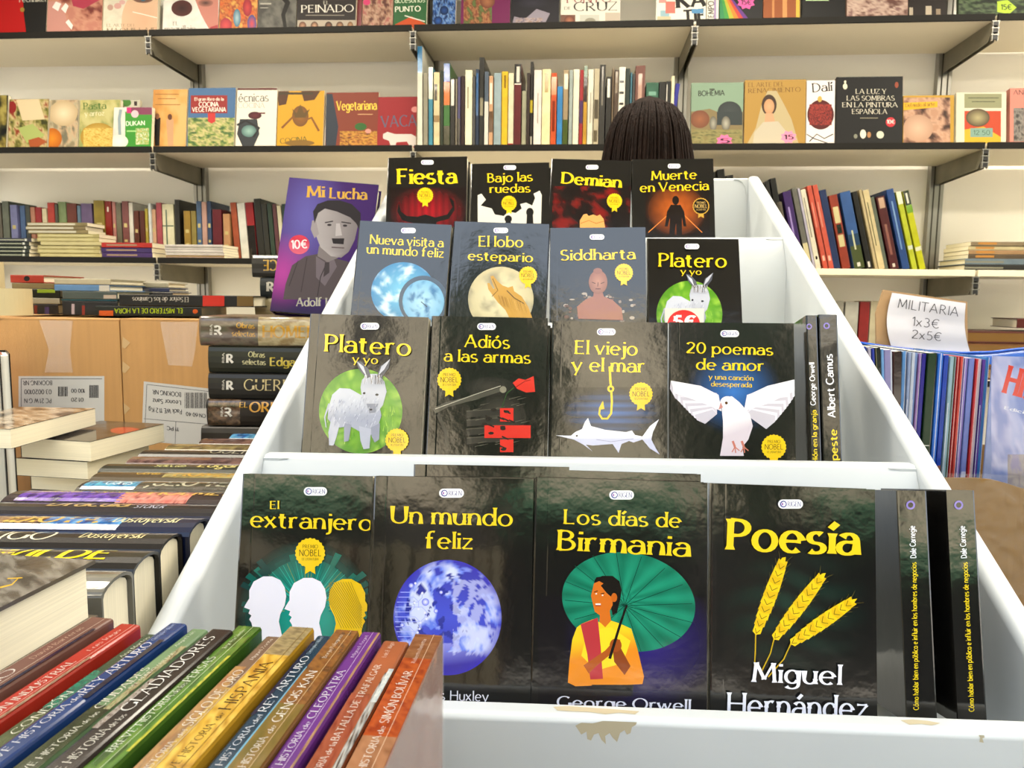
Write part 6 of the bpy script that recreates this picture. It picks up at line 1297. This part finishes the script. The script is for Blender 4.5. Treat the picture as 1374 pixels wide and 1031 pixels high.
# ================================================================== FRONT-LEFT: history series, spines up
BZ2 = CAMZ - 0.17
GH = 'history series paperbacks packed spine-up in front'
RIS = thing('riser_block', Matrix.Translation((-.13, .2, TZ)), 'low wooden riser under the history paperbacks', 'riser')
MB().box((-.13, -.09, 0), (.115, .24, .062)).build('block', mat('pine_riser', '#b08c5c', rough=.7, vary=.1, vscale=6), RIS)
HB = [
 ((120, 828), (157, 828), '#7a5448', 'mauve-brown spine-up history paperback, leftmost in the front row', [('x', 'LISMO', .30, .56, .42, .42, '#efe6dc', 'roman'), ('x', 'David Barreras', .64, .9, .5, .22, '#c8a894', 'roman'), ('u', .0, .28, 1, .3, '#d8c0b0'), ('u', .35, 0, .9, .16, '#1c1a34')]),
 ((160, 831), (192, 831), '#b83426', 'red spine-up history paperback with white capitals', [('x', 'REVOLUCIÓN INDUSTRIAL', .08, .68, .38, .34, '#f4ecdc', 'roman'), ('x', 'Luis Íñigo', .76, .94, .45, .2, '#e8c0b0', 'roman'), ('u', 0, .24, 1, .26, '#e8b4a4'), ('g', .1, 0, .72, .16, ['#3c2c20', '#c8a888', '#8c5c40'], 4, 1)]),
 ((193, 839), (220, 839), '#3c5038', 'dark green spine-up history paperback with a teal patch', [('g', 0, 0, .42, 1, ['#3c4428', '#5c6440', '#4c5434'], 2, 2), ('g', .45, .0, .7, .9, ['#1c6450', '#2c7c60', '#1c4c40'], 2, 3), ('x', 'CONDÓN', .3, .55, .45, .4, '#f0ead8', 'roman'), ('x', 'Y DE LOS MÉTODOS ANTICONCEPTIVOS', .34, .78, .16, .2, '#e0dcc8', 'roman'), ('x', 'Ana Martos', .8, .97, .4, .24, '#e0dcc8', 'roman')]),
 ((227, 833), (254, 833), '#1f3c74', 'blue spine-up history paperback, left one of the two blue ones', [('x', 'BREVE HISTORIA', .0, .38, .4, .36, '#eef0f4', 'roman'), ('x', 'del', .39, .44, .4, .26, '#eef0f4', 'roman'), ('x', 'REY ARTURO', .45, .82, .38, .5, '#f4f4f8', 'roman'), ('x', 'Christopher Hibbert', .84, .985, .5, .24, '#c8d4ec', 'roman'), ('u', .42, .0, .85, .3, '#141a30')]),
 ((256, 835), (282, 835), '#6f8c64', 'sage green spine-up history paperback with picture of ruins', [('g', 0, 0, .42, 1, ['#1c2410', '#3c4424', '#2c3418'], 2, 4), ('g', .4, .0, .85, .35, ['#7c8c54', '#b0a880', '#5c3c24'], 3, 5), ('x', 'BREVE HISTORIA', .0, .3, .3, .34, '#f0ecdc', 'roman'), ('x', 'de las', .31, .38, .3, .24, '#f0ecdc', 'roman'), ('x', 'CIUDADES', .4, .67, .48, .42, '#f4f0e0', 'roman'), ('x', 'DEL MUNDO ANTIGUO', .53, .8, .2, .2, '#e8e4d0', 'roman'), ('x', 'Ángel Luis'.replace('Á', 'A'), .84, .97, .5, .2, '#dce4d0', 'roman')]),
 ((283, 844), (316, 844), '#261c18', 'dark brown spine-up history paperback with large white capitals', [('g', .3, .75, .6, 1, ['#8c7c68', '#b0a8a0', '#4c3424'], 3, 6), ('x', 'BREVE HISTORIA', .0, .3, .3, .34, '#f0ecdc', 'roman'), ('x', 'de los', .31, .38, .3, .24, '#f0ecdc', 'roman'), ('x', 'GLADIADORES', .4, .93, .36, .5, '#f8f6ee', 'roman')]),
 ((320, 834), (354, 834), '#3c6420', 'grass green spine-up history paperback', [('g', 0, 0, 1, 1, ['#2c4c14', '#4c7c28', '#6c8c38'], 4, 7), ('g', .15, 0, .75, .13, ['#a8b02c', '#d8d048', '#5c7c20'], 8, 8), ('x', 'BREVE HISTORIA', .14, .46, .5, .26, '#eef0e0', 'roman'), ('x', 'de los', .47, .54, .5, .2, '#eef0e0', 'roman'), ('x', 'PERSAS', .55, .73, .48, .34, '#f4f4e8', 'roman'), ('x', 'Jorge Pisa Sánchez', .8, .97, .5, .17, '#dce4c8', 'roman'), ('u', 0, .32, 1, .34, '#c8d8a8')]),
 ((356, 842), (387, 842), '#7c6450', 'tan and mauve spine-up history paperback with gold patch', [('g', .1, .5, .75, 1, ['#a07048', '#b89058', '#8c6c50'], 2, 9), ('g', .1, 0, .6, .5, ['#b88c3c', '#d8b458', '#a08050'], 2, 10), ('x', 'BREVE HISTORIA', .0, .28, .4, .28, '#f0e8dc', 'roman'), ('x', 'del', .3, .34, .4, .2, '#f0e8dc', 'roman'), ('x', 'SIGLO DE ORO', .36, .72, .4, .44, '#f8f2e4', 'roman'), ('x', 'Miguel Zorita', .8, .97, .5, .18, '#e4d8c8', 'roman'), ('u', 0, .28, 1, .3, '#dcc8a8')]),
 ((389, 838), (424, 838), '#b88c28', 'golden yellow spine-up history paperback with black capitals', [('g', 0, 0, .78, 1, ['#a8781c', '#d8ac38', '#e8c458', '#b8882c'], 5, 11), ('g', .76, 0, 1, 1, ['#7c6c4c', '#a89468', '#8c7c54'], 2, 12), ('x', 'BREVE HISTORIA', .0, .3, .42, .28, '#1c140c', 'roman'), ('x', 'de', .32, .36, .42, .2, '#1c140c', 'roman'), ('x', 'HISPANIA', .38, .7, .36, .46, '#1a120a', 'roman'), ('u', 0, .24, 1, .26, '#7c5c20')]),
 ((425, 844), (449, 844), '#16384e', 'dark blue spine-up history paperback with light blue edge, right one of the two blue ones', [('u', .0, .0, .75, .16, '#7cbcd4'), ('u', .42, .75, .95, 1, '#0f1838'), ('x', 'BREVE HISTORIA', .0, .36, .36, .36, '#eef0f4', 'roman'), ('x', 'del', .37, .42, .36, .26, '#eef0f4', 'roman'), ('x', 'REY ARTURO', .44, .82, .34, .48, '#f8f8fa', 'roman'), ('x', 'Christopher Hibbert', .84, .985, .5, .22, '#c8d4dc', 'roman')]),
 ((451, 845), (484, 845), '#805828', 'bronze-brown spine-up history paperback with white name', [('g', 0, 0, .5, 1, ['#6c5c20', '#7c6428', '#8c6c34'], 2, 13), ('g', .45, 0, 1, 1, ['#7c4c24', '#94622c', '#6c4420'], 3, 14), ('x', 'BREVE HISTORIA', .0, .26, .44, .28, '#f0e8dc', 'roman'), ('x', 'de', .28, .32, .44, .2, '#f0e8dc', 'roman'), ('x', 'GENGIS KAN', .34, .66, .44, .36, '#f8f2e4', 'roman'), ('x', 'Borja Pelegero', .76, .95, .5, .18, '#e8d8c0', 'roman'), ('u', 0, .3, 1, .32, '#d8b888')]),
 ((485, 842), (513, 842), '#6c3488', 'purple spine-up history paperback', [('g', 0, .0, 1, .14, ['#8c5c40', '#c89c70', '#4c2c50'], 8, 15), ('x', 'BREVE HISTORIA', .0, .3, .48, .3, '#f0e8f4', 'roman'), ('x', 'de', .31, .35, .48, .22, '#f0e8f4', 'roman'), ('x', 'CLEOPATRA', .37, .68, .46, .38, '#f8f2fa', 'roman'), ('x', 'Miguel Ángel'.replace('Á', 'A'), .78, .96, .5, .18, '#d8c0e4', 'roman'), ('u', 0, .36, 1, .38, '#d8b8e4')]),
 ((514, 848), (551, 848), '#a45c38', 'terracotta spine-up history paperback with a pale sail picture', [('g', 0, .3, .6, 1, ['#7c2c18', '#a8583c', '#8c4428'], 3, 16), ('g', 0, 0, .75, .26, ['#5c3c20', '#d0d0cc', '#2c2c30'], 5, 17), ('g', .55, .0, .78, .2, ['#b8c4c8', '#e0e4e0'], 2, 18), ('x', 'BREVE HISTORIA', .0, .24, .52, .24, '#f0e8dc', 'roman'), ('x', 'de la', .25, .31, .52, .18, '#f0e8dc', 'roman'), ('x', 'BATALLA DE TRAFALGAR', .32, .8, .52, .26, '#f8f2e4', 'roman'), ('x', 'Luis E. Iñigo', .86, .98, .52, .18, '#e8d0c0', 'roman')]),
 ((557, 848), (596, 848), '#98441c', 'rust-orange spine-up history paperback, rightmost and wrapped in film', [('g', 0, 0, .3, 1, ['#a06c48', '#b07c58', '#8c5c3c'], 2, 19), ('g', .3, 0, .85, 1, ['#8c3010', '#b85420', '#9c3c14'], 3, 20), ('g', .8, 0, 1, 1, ['#7c4828', '#94603c'], 2, 21), ('x', 'BREVE HISTORIA', .0, .3, .46, .24, '#f0e8dc', 'roman'), ('x', 'de', .31, .35, .46, .18, '#f0e8dc', 'roman'), ('x', 'SIMÓN BOLÍVAR', .37, .7, .44, .3, '#f8f2e4', 'roman'), ('x', 'Roberto Barletta', .76, .95, .5, .15, '#e8d0c0', 'roman'), ('u', 0, .3, 1, .315, '#e8c8a8')]),
]
HBL = .22
for i, (pl, pr_, col, lab, pr) in enumerate(HB):
    L_ = atz(*pl, BZ2); R_ = atz(*pr_, BZ2); T = (R_ - L_).length - .0005; rot = radians(8.0 - 2.3 * i / 13)
    u = V((-sin(rot), -cos(rot), 0))               # towards the viewer, slightly left
    # canonical z (foot->head) = -u ; spine up ; thickness towards +? : Y = Z x X
    X = V((0, 0, -1)); Z = -u; Y = Z.cross(X)
    # origin at the foot (near viewer); y axis along thickness
    wdir = V((cos(rot), -sin(rot), 0))
    nearL = L_ + u * HBL
    bot = TZ + 0.0625
    drop = 0.0012 * ((i * 7) % 5)
    org = V((0, 0, BZ2 - drop)) + V((nearL.x, nearL.y, 0))
    if Y.dot(wdir) < 0: org = org + wdir * T
    M = frame(X, Y, Z, org)
    b = book(M, BZ2 - drop - bot, HBL, T, bookmat(col, .16), lab, GH, name='paperback_book')
    # reading direction: foot -> head is left -> right; letter tops point to the left neighbour
    Wv = -wdir; f = Face(V((nearL.x, nearL.y, BZ2 - drop)) + wdir * T, -u, Wv, HBL, T)
    if f.N.z < 0: print('BAD NORMAL')
    K_ = lambda u: 1 - (1 - u) * .6
    pr = [(o[0], o[1], K_(o[2]), K_(o[3]), o[4], o[5] * .9, o[6], 'thin') if o[0] == 'x' else ((o[0], K_(o[1]) if o[1] > 0 else 0, o[2], K_(o[3]), *o[4:]) if o[0] in 'ug' else o) for o in pr]
    ar(f, b, pr)
    if i == 13:
        # clear shrink film on the outer side
        fm = MB(); Pn = nearL + wdir * (T + .0006); q0 = RIS.matrix_world
        pts = [V((Pn.x, Pn.y, bot)), V((Pn.x, Pn.y, BZ2 + .0006)), V((Pn.x, Pn.y, BZ2 + .0006)) - u * HBL, V((Pn.x, Pn.y, bot)) - u * HBL]
        fm.v = [b.matrix_world.inverted() @ p for p in pts] ; fm.f = [[0, 1, 2, 3]]
        o = fm.build('shrink_film', mat('shrink_film', '#e8e4dc', rough=.1, alpha=.35, bump=.002, bscale=30), b)

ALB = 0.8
# ================================================================== RIGHT OF THE BIN: magazine box and price card
GM = 'magazines standing in the kraft box'
MY = 1.06
MG = [(1140,1146,462,'#2c3c6c',8),(1146.5,1150,463,'#6c84c8',8),(1151,1155,464,'#283050',9),(1156,1160,465,'#8088b0',10),(1161,1164.5,466,'#3c54b0',10),(1165,1169,467,'#b8b0c4',10),(1170,1174,468,'#2a3aa8',10),(1175,1182,467,'#18281c',10),(1183,1187.5,469,'#6ca0d8',9),(1188,1199.5,470,'#8c88b8',8.5),(1201,1212,472,'#5c4038',7),(1213,1219,472,'#5c94d4',5.5),(1220,1224,473,'#8fa0c4',5),(1224.5,1229,473,'#c0c8d8',4.5),(1229.5,1234,474,'#7c98d0',4),(1234.5,1238,475,'#a07cb8',3.5),(1238.5,1245.5,475,'#26208c',3),(1247,1259,474,'#1d3820',2),(1260.5,1267.5,474,'#2c6cd0',1.8),(1268,1275,477,'#1c40a8',1.5),(1276,1281.5,479,'#90b0c0',1),(1282,1286,479,'#4c6458',1),(1286.5,1290.5,479,'#b82c30',1),(1291,1295,479,'#cc4c44',.8),(1295.5,1301,481,'#8474c0',.8),(1302,1310,481,'#7080c8',.6),(1311,1315,482,'#bc3038',.5),(1315.5,1320,482,'#c8b8c8',.4),(1320.5,1325,483,'#5c3c9c',.3),(1325.5,1331,480,'#3c7cc0',.2)]
colname = lambda h: {'#2c3c6c':'dark blue','#6c84c8':'periwinkle','#283050':'midnight','#8088b0':'grey-blue','#3c54b0':'cobalt','#b8b0c4':'pale lilac','#2a3aa8':'ultramarine','#18281c':'black-green','#6ca0d8':'sky blue','#8c88b8':'wide lavender','#5c4038':'brown','#5c94d4':'azure','#8fa0c4':'dusty blue','#c0c8d8':'silver-white','#7c98d0':'soft blue','#a07cb8':'mauve','#26208c':'indigo','#1d3820':'wide dark green','#2c6cd0':'vivid blue','#1c40a8':'royal blue','#90b0c0':'pale teal','#4c6458':'grey-green','#b82c30':'red','#cc4c44':'coral red','#8474c0':'violet','#7080c8':'blue-violet','#bc3038':'crimson','#c8b8c8':'pinkish white','#5c3c9c':'purple','#3c7cc0':'steel blue'}[h]
MB0 = TZ + 0.006
for i, (x0, x1, yt, c, ln) in enumerate(MG):
    A = aty(x0, yt, MY); B = aty(x1, yt, MY); T = B.x - A.x - .0006; a_ = radians(ln - 4 if ln > 4 else 0); H = (A.z - MB0) / cos(a_)
    up = V((-sin(a_), 0, cos(a_))); rt = V((cos(a_), 0, sin(a_)))
    org = V((A.x, MY + .004 * random.random(), A.z)) - up * H
    M = frame(V((0, 1, 0)), -rt, up, org + rt * T)
    b = book(M, .2, H, T, bookmat(c, .2), '%s magazine spine, %s from the left in the kraft box' % (colname(c), NTH[i]), GM, name='magazine', cat='magazine', pm=PAGESW)
    sp_ = {7: [(.5, .0, 1, 1, '#0e140e'), (0, 0, .12, 1, '#a8a078')], 10: [(0, .78, 1, 1, '#2c1c18'), (.1, 0, .7, .5, '#8c6c60')], 16: [(0, 0, 1, .55, '#a0a8c8')], 17: [(0, .6, 1, .604, '#c8ccc0'), (.85, 0, 1, 1, '#14280f')], 18: [(.4, 0, .55, 1, '#d0dcf0')], 19: [(0, 0, 1, .5, '#1c1c2c'), (.3, .4, .9, .52, '#8c5c50')], 22: [(.3, 0, .45, 1, '#e8c8c0')], 25: [(0, 0, 1, .45, '#9c8c80'), (.1, .45, .9, .5, '#c0c4e4')], 26: [(.6, 0, .8, 1, '#eccccc')], 24: [(.2, 0, .35, 1, '#d8d4ec')]}.get(i)
    if sp_ is None: sp_ = [(.75, 0, .92, 1, '#c8d0e0')] if i % 2 else [(.1, .2, .3, .8, '#d0d4e4')]
    stripes_on_spine(b, M, T, H, sp_)
# front-facing magazine with the red masthead, slightly turned
base = V((0, MY - .012, 0)); ya = radians(-20); Nm = V((sin(ya), -cos(ya), 0)); P0 = aty(1332, 478, MY - .01)
U = V((cos(ya), sin(ya), 0)); U = V((cos(ya), -sin(-ya) * 1, 0)); U = V((cos(radians(20)), -sin(radians(20)), 0)); Nm = V((-sin(radians(20)), -cos(radians(20)), 0))
Hm = P0.z - MB0
M = frame(U, -Nm, V((0, 0, 1)), V((P0.x, P0.y, MB0)))
b = book(M, .2, Hm, .005, bookmat('#9aa8d8', .15), 'pale blue magazine with a red H masthead facing out of the kraft box', None, name='magazine', cat='magazine', pm=PAGESW)
f = face_front(M, .2, Hm); a = Art(f); a.photo(1330, 470, 1480, 760, ['#7c90d0', '#a8b4e4', '#c8c8ec', '#8c98d0'], 2, 88); a.photo(1352, 610, 1400, 700, ['#9c94b8', '#b0a8a8', '#8c8498'], 2, 89); a.build('cover_print', b)
title(f, b, [('HISTORIA', 1345, 527, 1475, 562, 38, '#dc4434', 'fat')]); title(f, b, [('Edición especial', 1347, 549, 1440, 572, 4, '#e8ecf8', 'sansb')], name='subtitle')
# kraft box
xa, xb = aty(1138, 600, MY).x - .01, aty(1372, 600, MY).x + .22
t = thing('kraft_box', Matrix.Translation((0, 0, TZ + .001)), 'kraft cardboard box wrapped in clear film, holding magazines', 'box')
f0 = MY - .055; zr = aty(1300, 640, f0).z - TZ
xr0 = XR + TW + .02
def wavy(y0_, y1_, x0_, x1_, h, thick, name):
    n = 26; mb = MB()
    for i in range(n + 1):
        s = i / n; x = x0_ + (x1_ - x0_) * s; y = y0_ + (y1_ - y0_) * s; hh = h + .006 * sin(s * 9) + .004 * sin(s * 23) - .012 * max(0, s - .1)
        dx, dy = (x1_ - x0_), (y1_ - y0_); L = hypot(dx, dy); nx, ny = dy / L * thick, -dx / L * thick
        for (q, zz_) in ((0, 0), (0, hh), (1, hh), (1, 0)): mb.v.append(V((x + nx * q, y + ny * q + .004 * sin(s * 14) * (zz_ > 0), zz_)))
        if i: k = 4 * i; mb.f += [[k - 4 + j, k + j, k + (j + 1) % 4, k - 4 + (j + 1) % 4] for j in range(4)]
    mb.f += [[0, 1, 2, 3], [4 * n + 3, 4 * n + 2, 4 * n + 1, 4 * n]]
    return mb.build(name, KRAFT, t, smooth=False)
wavy(f0, f0 - .05, xa, xb, zr, .004, 'front_panel')
wavy(MY + .23, MY + .23, xa, xb, zr + .0, .004, 'back_panel'); wavy(f0, MY + .23, xa, xa + .001, zr - .02, .004, 'side_panel'); wavy(f0 - .05, MY + .23, xb, xb + .001, zr - .02, .004, 'side_panel')
MB().box((xa, f0 - .045, 0), (xb, MY + .225, .004)).build('base_panel', KRAFT, t)
fm = MB(); n = 30
for i in range(n + 1):
    s = i / n; x = xa + (xb - xa) * s; y = f0 - .05 * s - .0065
    for j in range(9): fm.v.append(V((x, y - .004 * noise.noise(V((x * 28, j * .9, 3))) - .002, .004 + (zr + .004) * j / 8)))
for i in range(n):
    for j in range(8): k = i * 9 + j; fm.f.append([k, k + 9, k + 10, k + 1])
fm.build('plastic_wrap', mat('wrap_film', '#f4efe2', rough=.06, alpha=.1, bump=.014, bscale=45), t, smooth=True)
# blue plastic folder edge along the top of the magazines
bp = thing('plastic_sleeve', Matrix.Identity(4), 'translucent blue plastic sleeve lying behind and over the magazine tops', 'plastic sleeve')
pts = [(1130, 457), (1165, 462), (1200, 467), (1240, 471), (1290, 474), (1330, 473), (1374, 468), (1420, 462)]
mb = MB(); zz0 = aty(1200, 486, MY + .2).z
for i, (px, py) in enumerate(pts):
    P = aty(px, py, MY + .20); mb.v += [P, V((P.x, P.y, P.z - .02)), V((P.x, P.y + .002, P.z)), V((P.x, P.y + .002, P.z - .02))]
    if i: k = 4 * i; mb.f += [[k - 4, k, k + 1, k - 3], [k - 2, k - 1, k + 3, k + 2], [k - 4, k - 2, k + 2, k]]
mb.build('sleeve', mat('blue_plastic', '#3c78e0', rough=.2, alpha=.75), bp, smooth=True)
sv = MB().tube([aty(px, py - .5, MY + .2) for px, py in pts], .0018, 8); sv.build('rim', mat('blue_rim', '#2c6ce8', rough=.2), bp, smooth=True)
# price card
CY = 1.27
t = thing('price_card', Matrix.Identity(4), 'handwritten white price card on a cardboard backing above the magazines', 'sign')
def panel(pts, y, thick, name, m, warp=0):
    mb = MB(); P = [aty(px, py, y) for px, py in pts]; k = len(P)
    mb.v = [p + V((0, -thick, 0)) for p in P] + P; mb.f = [list(range(k)), [k + i for i in range(k)][::-1]] + [[i, k + i, k + (i + 1) % k, (i + 1) % k] for i in range(k)]
    return mb.build(name, m, t)
panel([(1184, 389), (1296, 405), (1297, 480), (1297, 560), (1176, 560), (1174, 420)], CY, .004, 'backing_board', mat('backing_card', '#b89468', rough=.75, vary=.06, vscale=20))
pw = [(1197, 393), (1296, 407)]
cols_, rows_ = 10, 9; mb = MB()
for j in range(rows_ + 1):
    v_ = j / rows_
    for i in range(cols_ + 1):
        u_ = i / cols_; xl_ = 1197 - 9 * sin(v_ * pi) * .9 + 2 * v_; xr_ = 1296 + 8 * v_ ; px = xl_ + (xr_ - xl_) * u_ - (5 * sin(v_ * pi) * u_); py = 393 + 14 * u_ + (82 - 9 * u_) * v_
        mb.v.append(aty(px, py, CY - .0065 - .004 * abs(sin(v_ * 2.2 * pi + .5)) - .002 * sin(u_ * 5)))
for j in range(rows_):
    for i in range(cols_): k = j * (cols_ + 1) + i; mb.f.append([k, k + cols_ + 1, k + cols_ + 2, k + 1])
mb.build('paper', mat('white_paper', '#e2e2ea', rough=.7), t, smooth=True)
Pq = aty(1180, 480, CY - .0135); f = Face(Pq, V((1, 0, 0)), V((0, 0, 1)), .3, .3); a = Art(f)
a.text('MILITARIA', 1204, 413, 1285, 425, 12.5, '#33333c', 'hand'); a.text('1x3€', 1223, 437, 1259, 441, 12, '#33333c', 'hand'); a.text('2x5€', 1223, 454, 1262, 458, 11.5, '#33333c', 'hand')
a.build('handwriting', t, INK)
# support for the card: magazines bundle behind box
MB().prism([(CY - .05, TZ + .001), (CY + .05, TZ + .001), (CY + .006, TZ + .12), (CY + .001, TZ + .12)], aty(1190, 480, CY).x, aty(1280, 480, CY).x, 0).build('foot', CARD, t)

# ================================================================== PERSON behind the bin
HX, HYp = aty(868, 180, 1.92).x, 1.92
zt = aty(868, 134, 1.92).z
t = thing('person', Matrix.Translation((HX, HYp, 0)), 'person with long dark brown hair seen from behind, facing the shelves', 'person')
hs = zt - 0.12      # head centre
sk = bpy.data.meshes.new('m')
J = [(0, 0, hs - .62, .125), (0, -.01, hs - .42, .12), (0, -.01, hs - .25, .125), (0, 0, hs - .15, .055), (0, .01, hs - .06, .075), (0, .015, hs + .03, .088),
     (-.15, 0, hs - .24, .06), (-.21, .03, hs - .48, .045), (-.17, .2, hs - .55, .036), (-.12, .27, hs - .5, .026),
     (.15, 0, hs - .24, .06), (.21, .03, hs - .48, .045), (.17, .2, hs - .55, .036), (.12, .27, hs - .5, .026),
     (-.09, 0, hs - .74, .09), (-.1, .01, .48, .06), (-.1, -.02, .07, .042), (-.1, .12, .035, .033), (.09, 0, hs - .74, .09), (.1, .01, .48, .06), (.1, -.02, .07, .042), (.1, .12, .035, .033)]
Ed = [(0, 1), (1, 2), (2, 3), (3, 4), (4, 5), (2, 6), (6, 7), (7, 8), (8, 9), (2, 10), (10, 11), (11, 12), (12, 13), (0, 14), (14, 15), (15, 16), (16, 17), (0, 18), (18, 19), (19, 20), (20, 21)]
sk.from_pydata([j[:3] for j in J], Ed, []); o = link('body', sk, mat('dark_clothes', '#1d1c20', rough=.8, vary=.1, vscale=12), t)
m_ = o.modifiers.new('skin', 'SKIN'); 
for i, j in enumerate(J): sk.skin_vertices[0].data[i].radius = (j[3], j[3] * (.72 if i < 3 else 1))
sk.skin_vertices[0].data[0].use_root = True
o.modifiers.new('sub', 'SUBSURF').levels = 2; o.modifiers['sub'].render_levels = 2
# face skin, facing the shelves (away from the camera)
bm = bmesh.new(); bmesh.ops.create_uvsphere(bm, u_segments=24, v_segments=16, radius=1)
for v in bm.verts:
    x, y, z_ = v.co; nose = max(0, 1 - hypot(x * 3.2, (z_ + .1) * 3)) * .22 * (y > 0); v.co = V((x * .074 * (1 - .18 * max(0, -z_)), (y + nose) * .092, z_ * .115)) + V((0, .018, hs))
me = bpy.data.meshes.new('m'); bm.to_mesh(me); bm.free()
for p in me.polygons: p.use_smooth = True
link('head', me, mat('skin', '#b98468', rough=.5), t)
for sxx in (-1, 1): MB().tube([V((sxx * .03, .105, hs + .01)), V((sxx * .03, .108, hs + .01))], [.011, .008]).build('eye', mat('eye_dark', '#22180f', rough=.2), t)
MB().tube([V((-.022, .1, hs - .055)), V((0, .108, hs - .057)), V((.022, .1, hs - .055))], [.003, .006, .003]).build('mouth', mat('lips', '#8c4a44', rough=.5), t)
# hands: palm and five fingers each
for sxx in (-1, 1):
    hb = MB(); W0 = V((sxx * .12, .27, hs - .5)); hb.tube([W0, W0 + V((-sxx * .01, .03, .012)), W0 + V((-sxx * .018, .07, .02))], [.022, .034, .03], 10)
    for q in range(4):
        s_p = W0 + V((-sxx * .018 + (q - 1.5) * .016, .075, .02)); L_ = (.06, .075, .07, .055)[q]; hb.tube([s_p, s_p + V((0, L_ * .5, .006)), s_p + V((0, L_ * .85, -.008)), s_p + V((0, L_, -.018))], [.009, .0085, .0075, .006], 8)
    th0 = W0 + V((-sxx * .035, .035, .012)); hb.tube([th0, th0 + V((-sxx * .022, .02, .006)), th0 + V((-sxx * .026, .045, .002))], [.011, .0095, .007], 8)
    hb.build('hand', mat('skin'), t, smooth=True)
# hair: lofted mass plus separate locks
mb = MB(); n = 44; rings = []
pf = [(0.0, .0), (.006, .03), (.022, .058), (.05, .082), (.09, .097), (.13, .104), (.17, .110), (.22, .118), (.27, .122), (.32, .118), (.37, .100), (.40, .06)]
for dz, r in pf:
    base = len(mb.v)
    for k in range(n):
        a_ = 2 * pi * k / n; nn = 1 + .05 * sin(a_ * 9 + dz * 12) * min(1, dz * 9) + .04 * noise.noise(V((cos(a_) * 2, sin(a_) * 2, dz * 9)))
        yq = sin(a_) * r * 1.05 * nn - .012
        if sin(a_) > 0 and dz > .07: yq = min(yq, .035)
        mb.v.append(V((cos(a_) * r * nn * .95, yq, hs + .122 - dz)))
    if rings:
        for k in range(n): mb.f.append([rings[-1] + k, base + k, base + (k + 1) % n, rings[-1] + (k + 1) % n])
    rings.append(base)
HAIR = mat('dark_brown_hair', '#1d0f08', rough=.7, spec=.12, vary=.5, vscale=1.0, stretch=(140, 140, 8), bump=.004, bscale=3)
mb.build('hair', HAIR, t, smooth=True)
lk = MB()
for q in range(170):
    a_ = random.uniform(pi * .92, pi * 2.08); pts = []; off = random.uniform(1.0, 1.05); L_ = random.uniform(.25, .42); wv = random.uniform(-.01, .01)
    for dz in [L_ * k / 9 for k in range(10)]:
        for j in range(len(pf) - 1):
            if pf[j][0] <= dz <= pf[j + 1][0]: r = pf[j][1] + (pf[j + 1][1] - pf[j][1]) * (dz - pf[j][0]) / (pf[j + 1][0] - pf[j][0]); break
        r = max(r, .004) * off; pts.append(V((cos(a_ + wv * dz * 20) * r * .97, sin(a_ + wv * dz * 20) * r * 1.07 - .012, hs + .124 - dz)))
    lk.tube(pts, [.0012] + [.0024] * 8 + [.0007], 5)
o = lk.build('hair_locks', HAIR, t, smooth=True)
print('objects', len(bpy.data.objects))
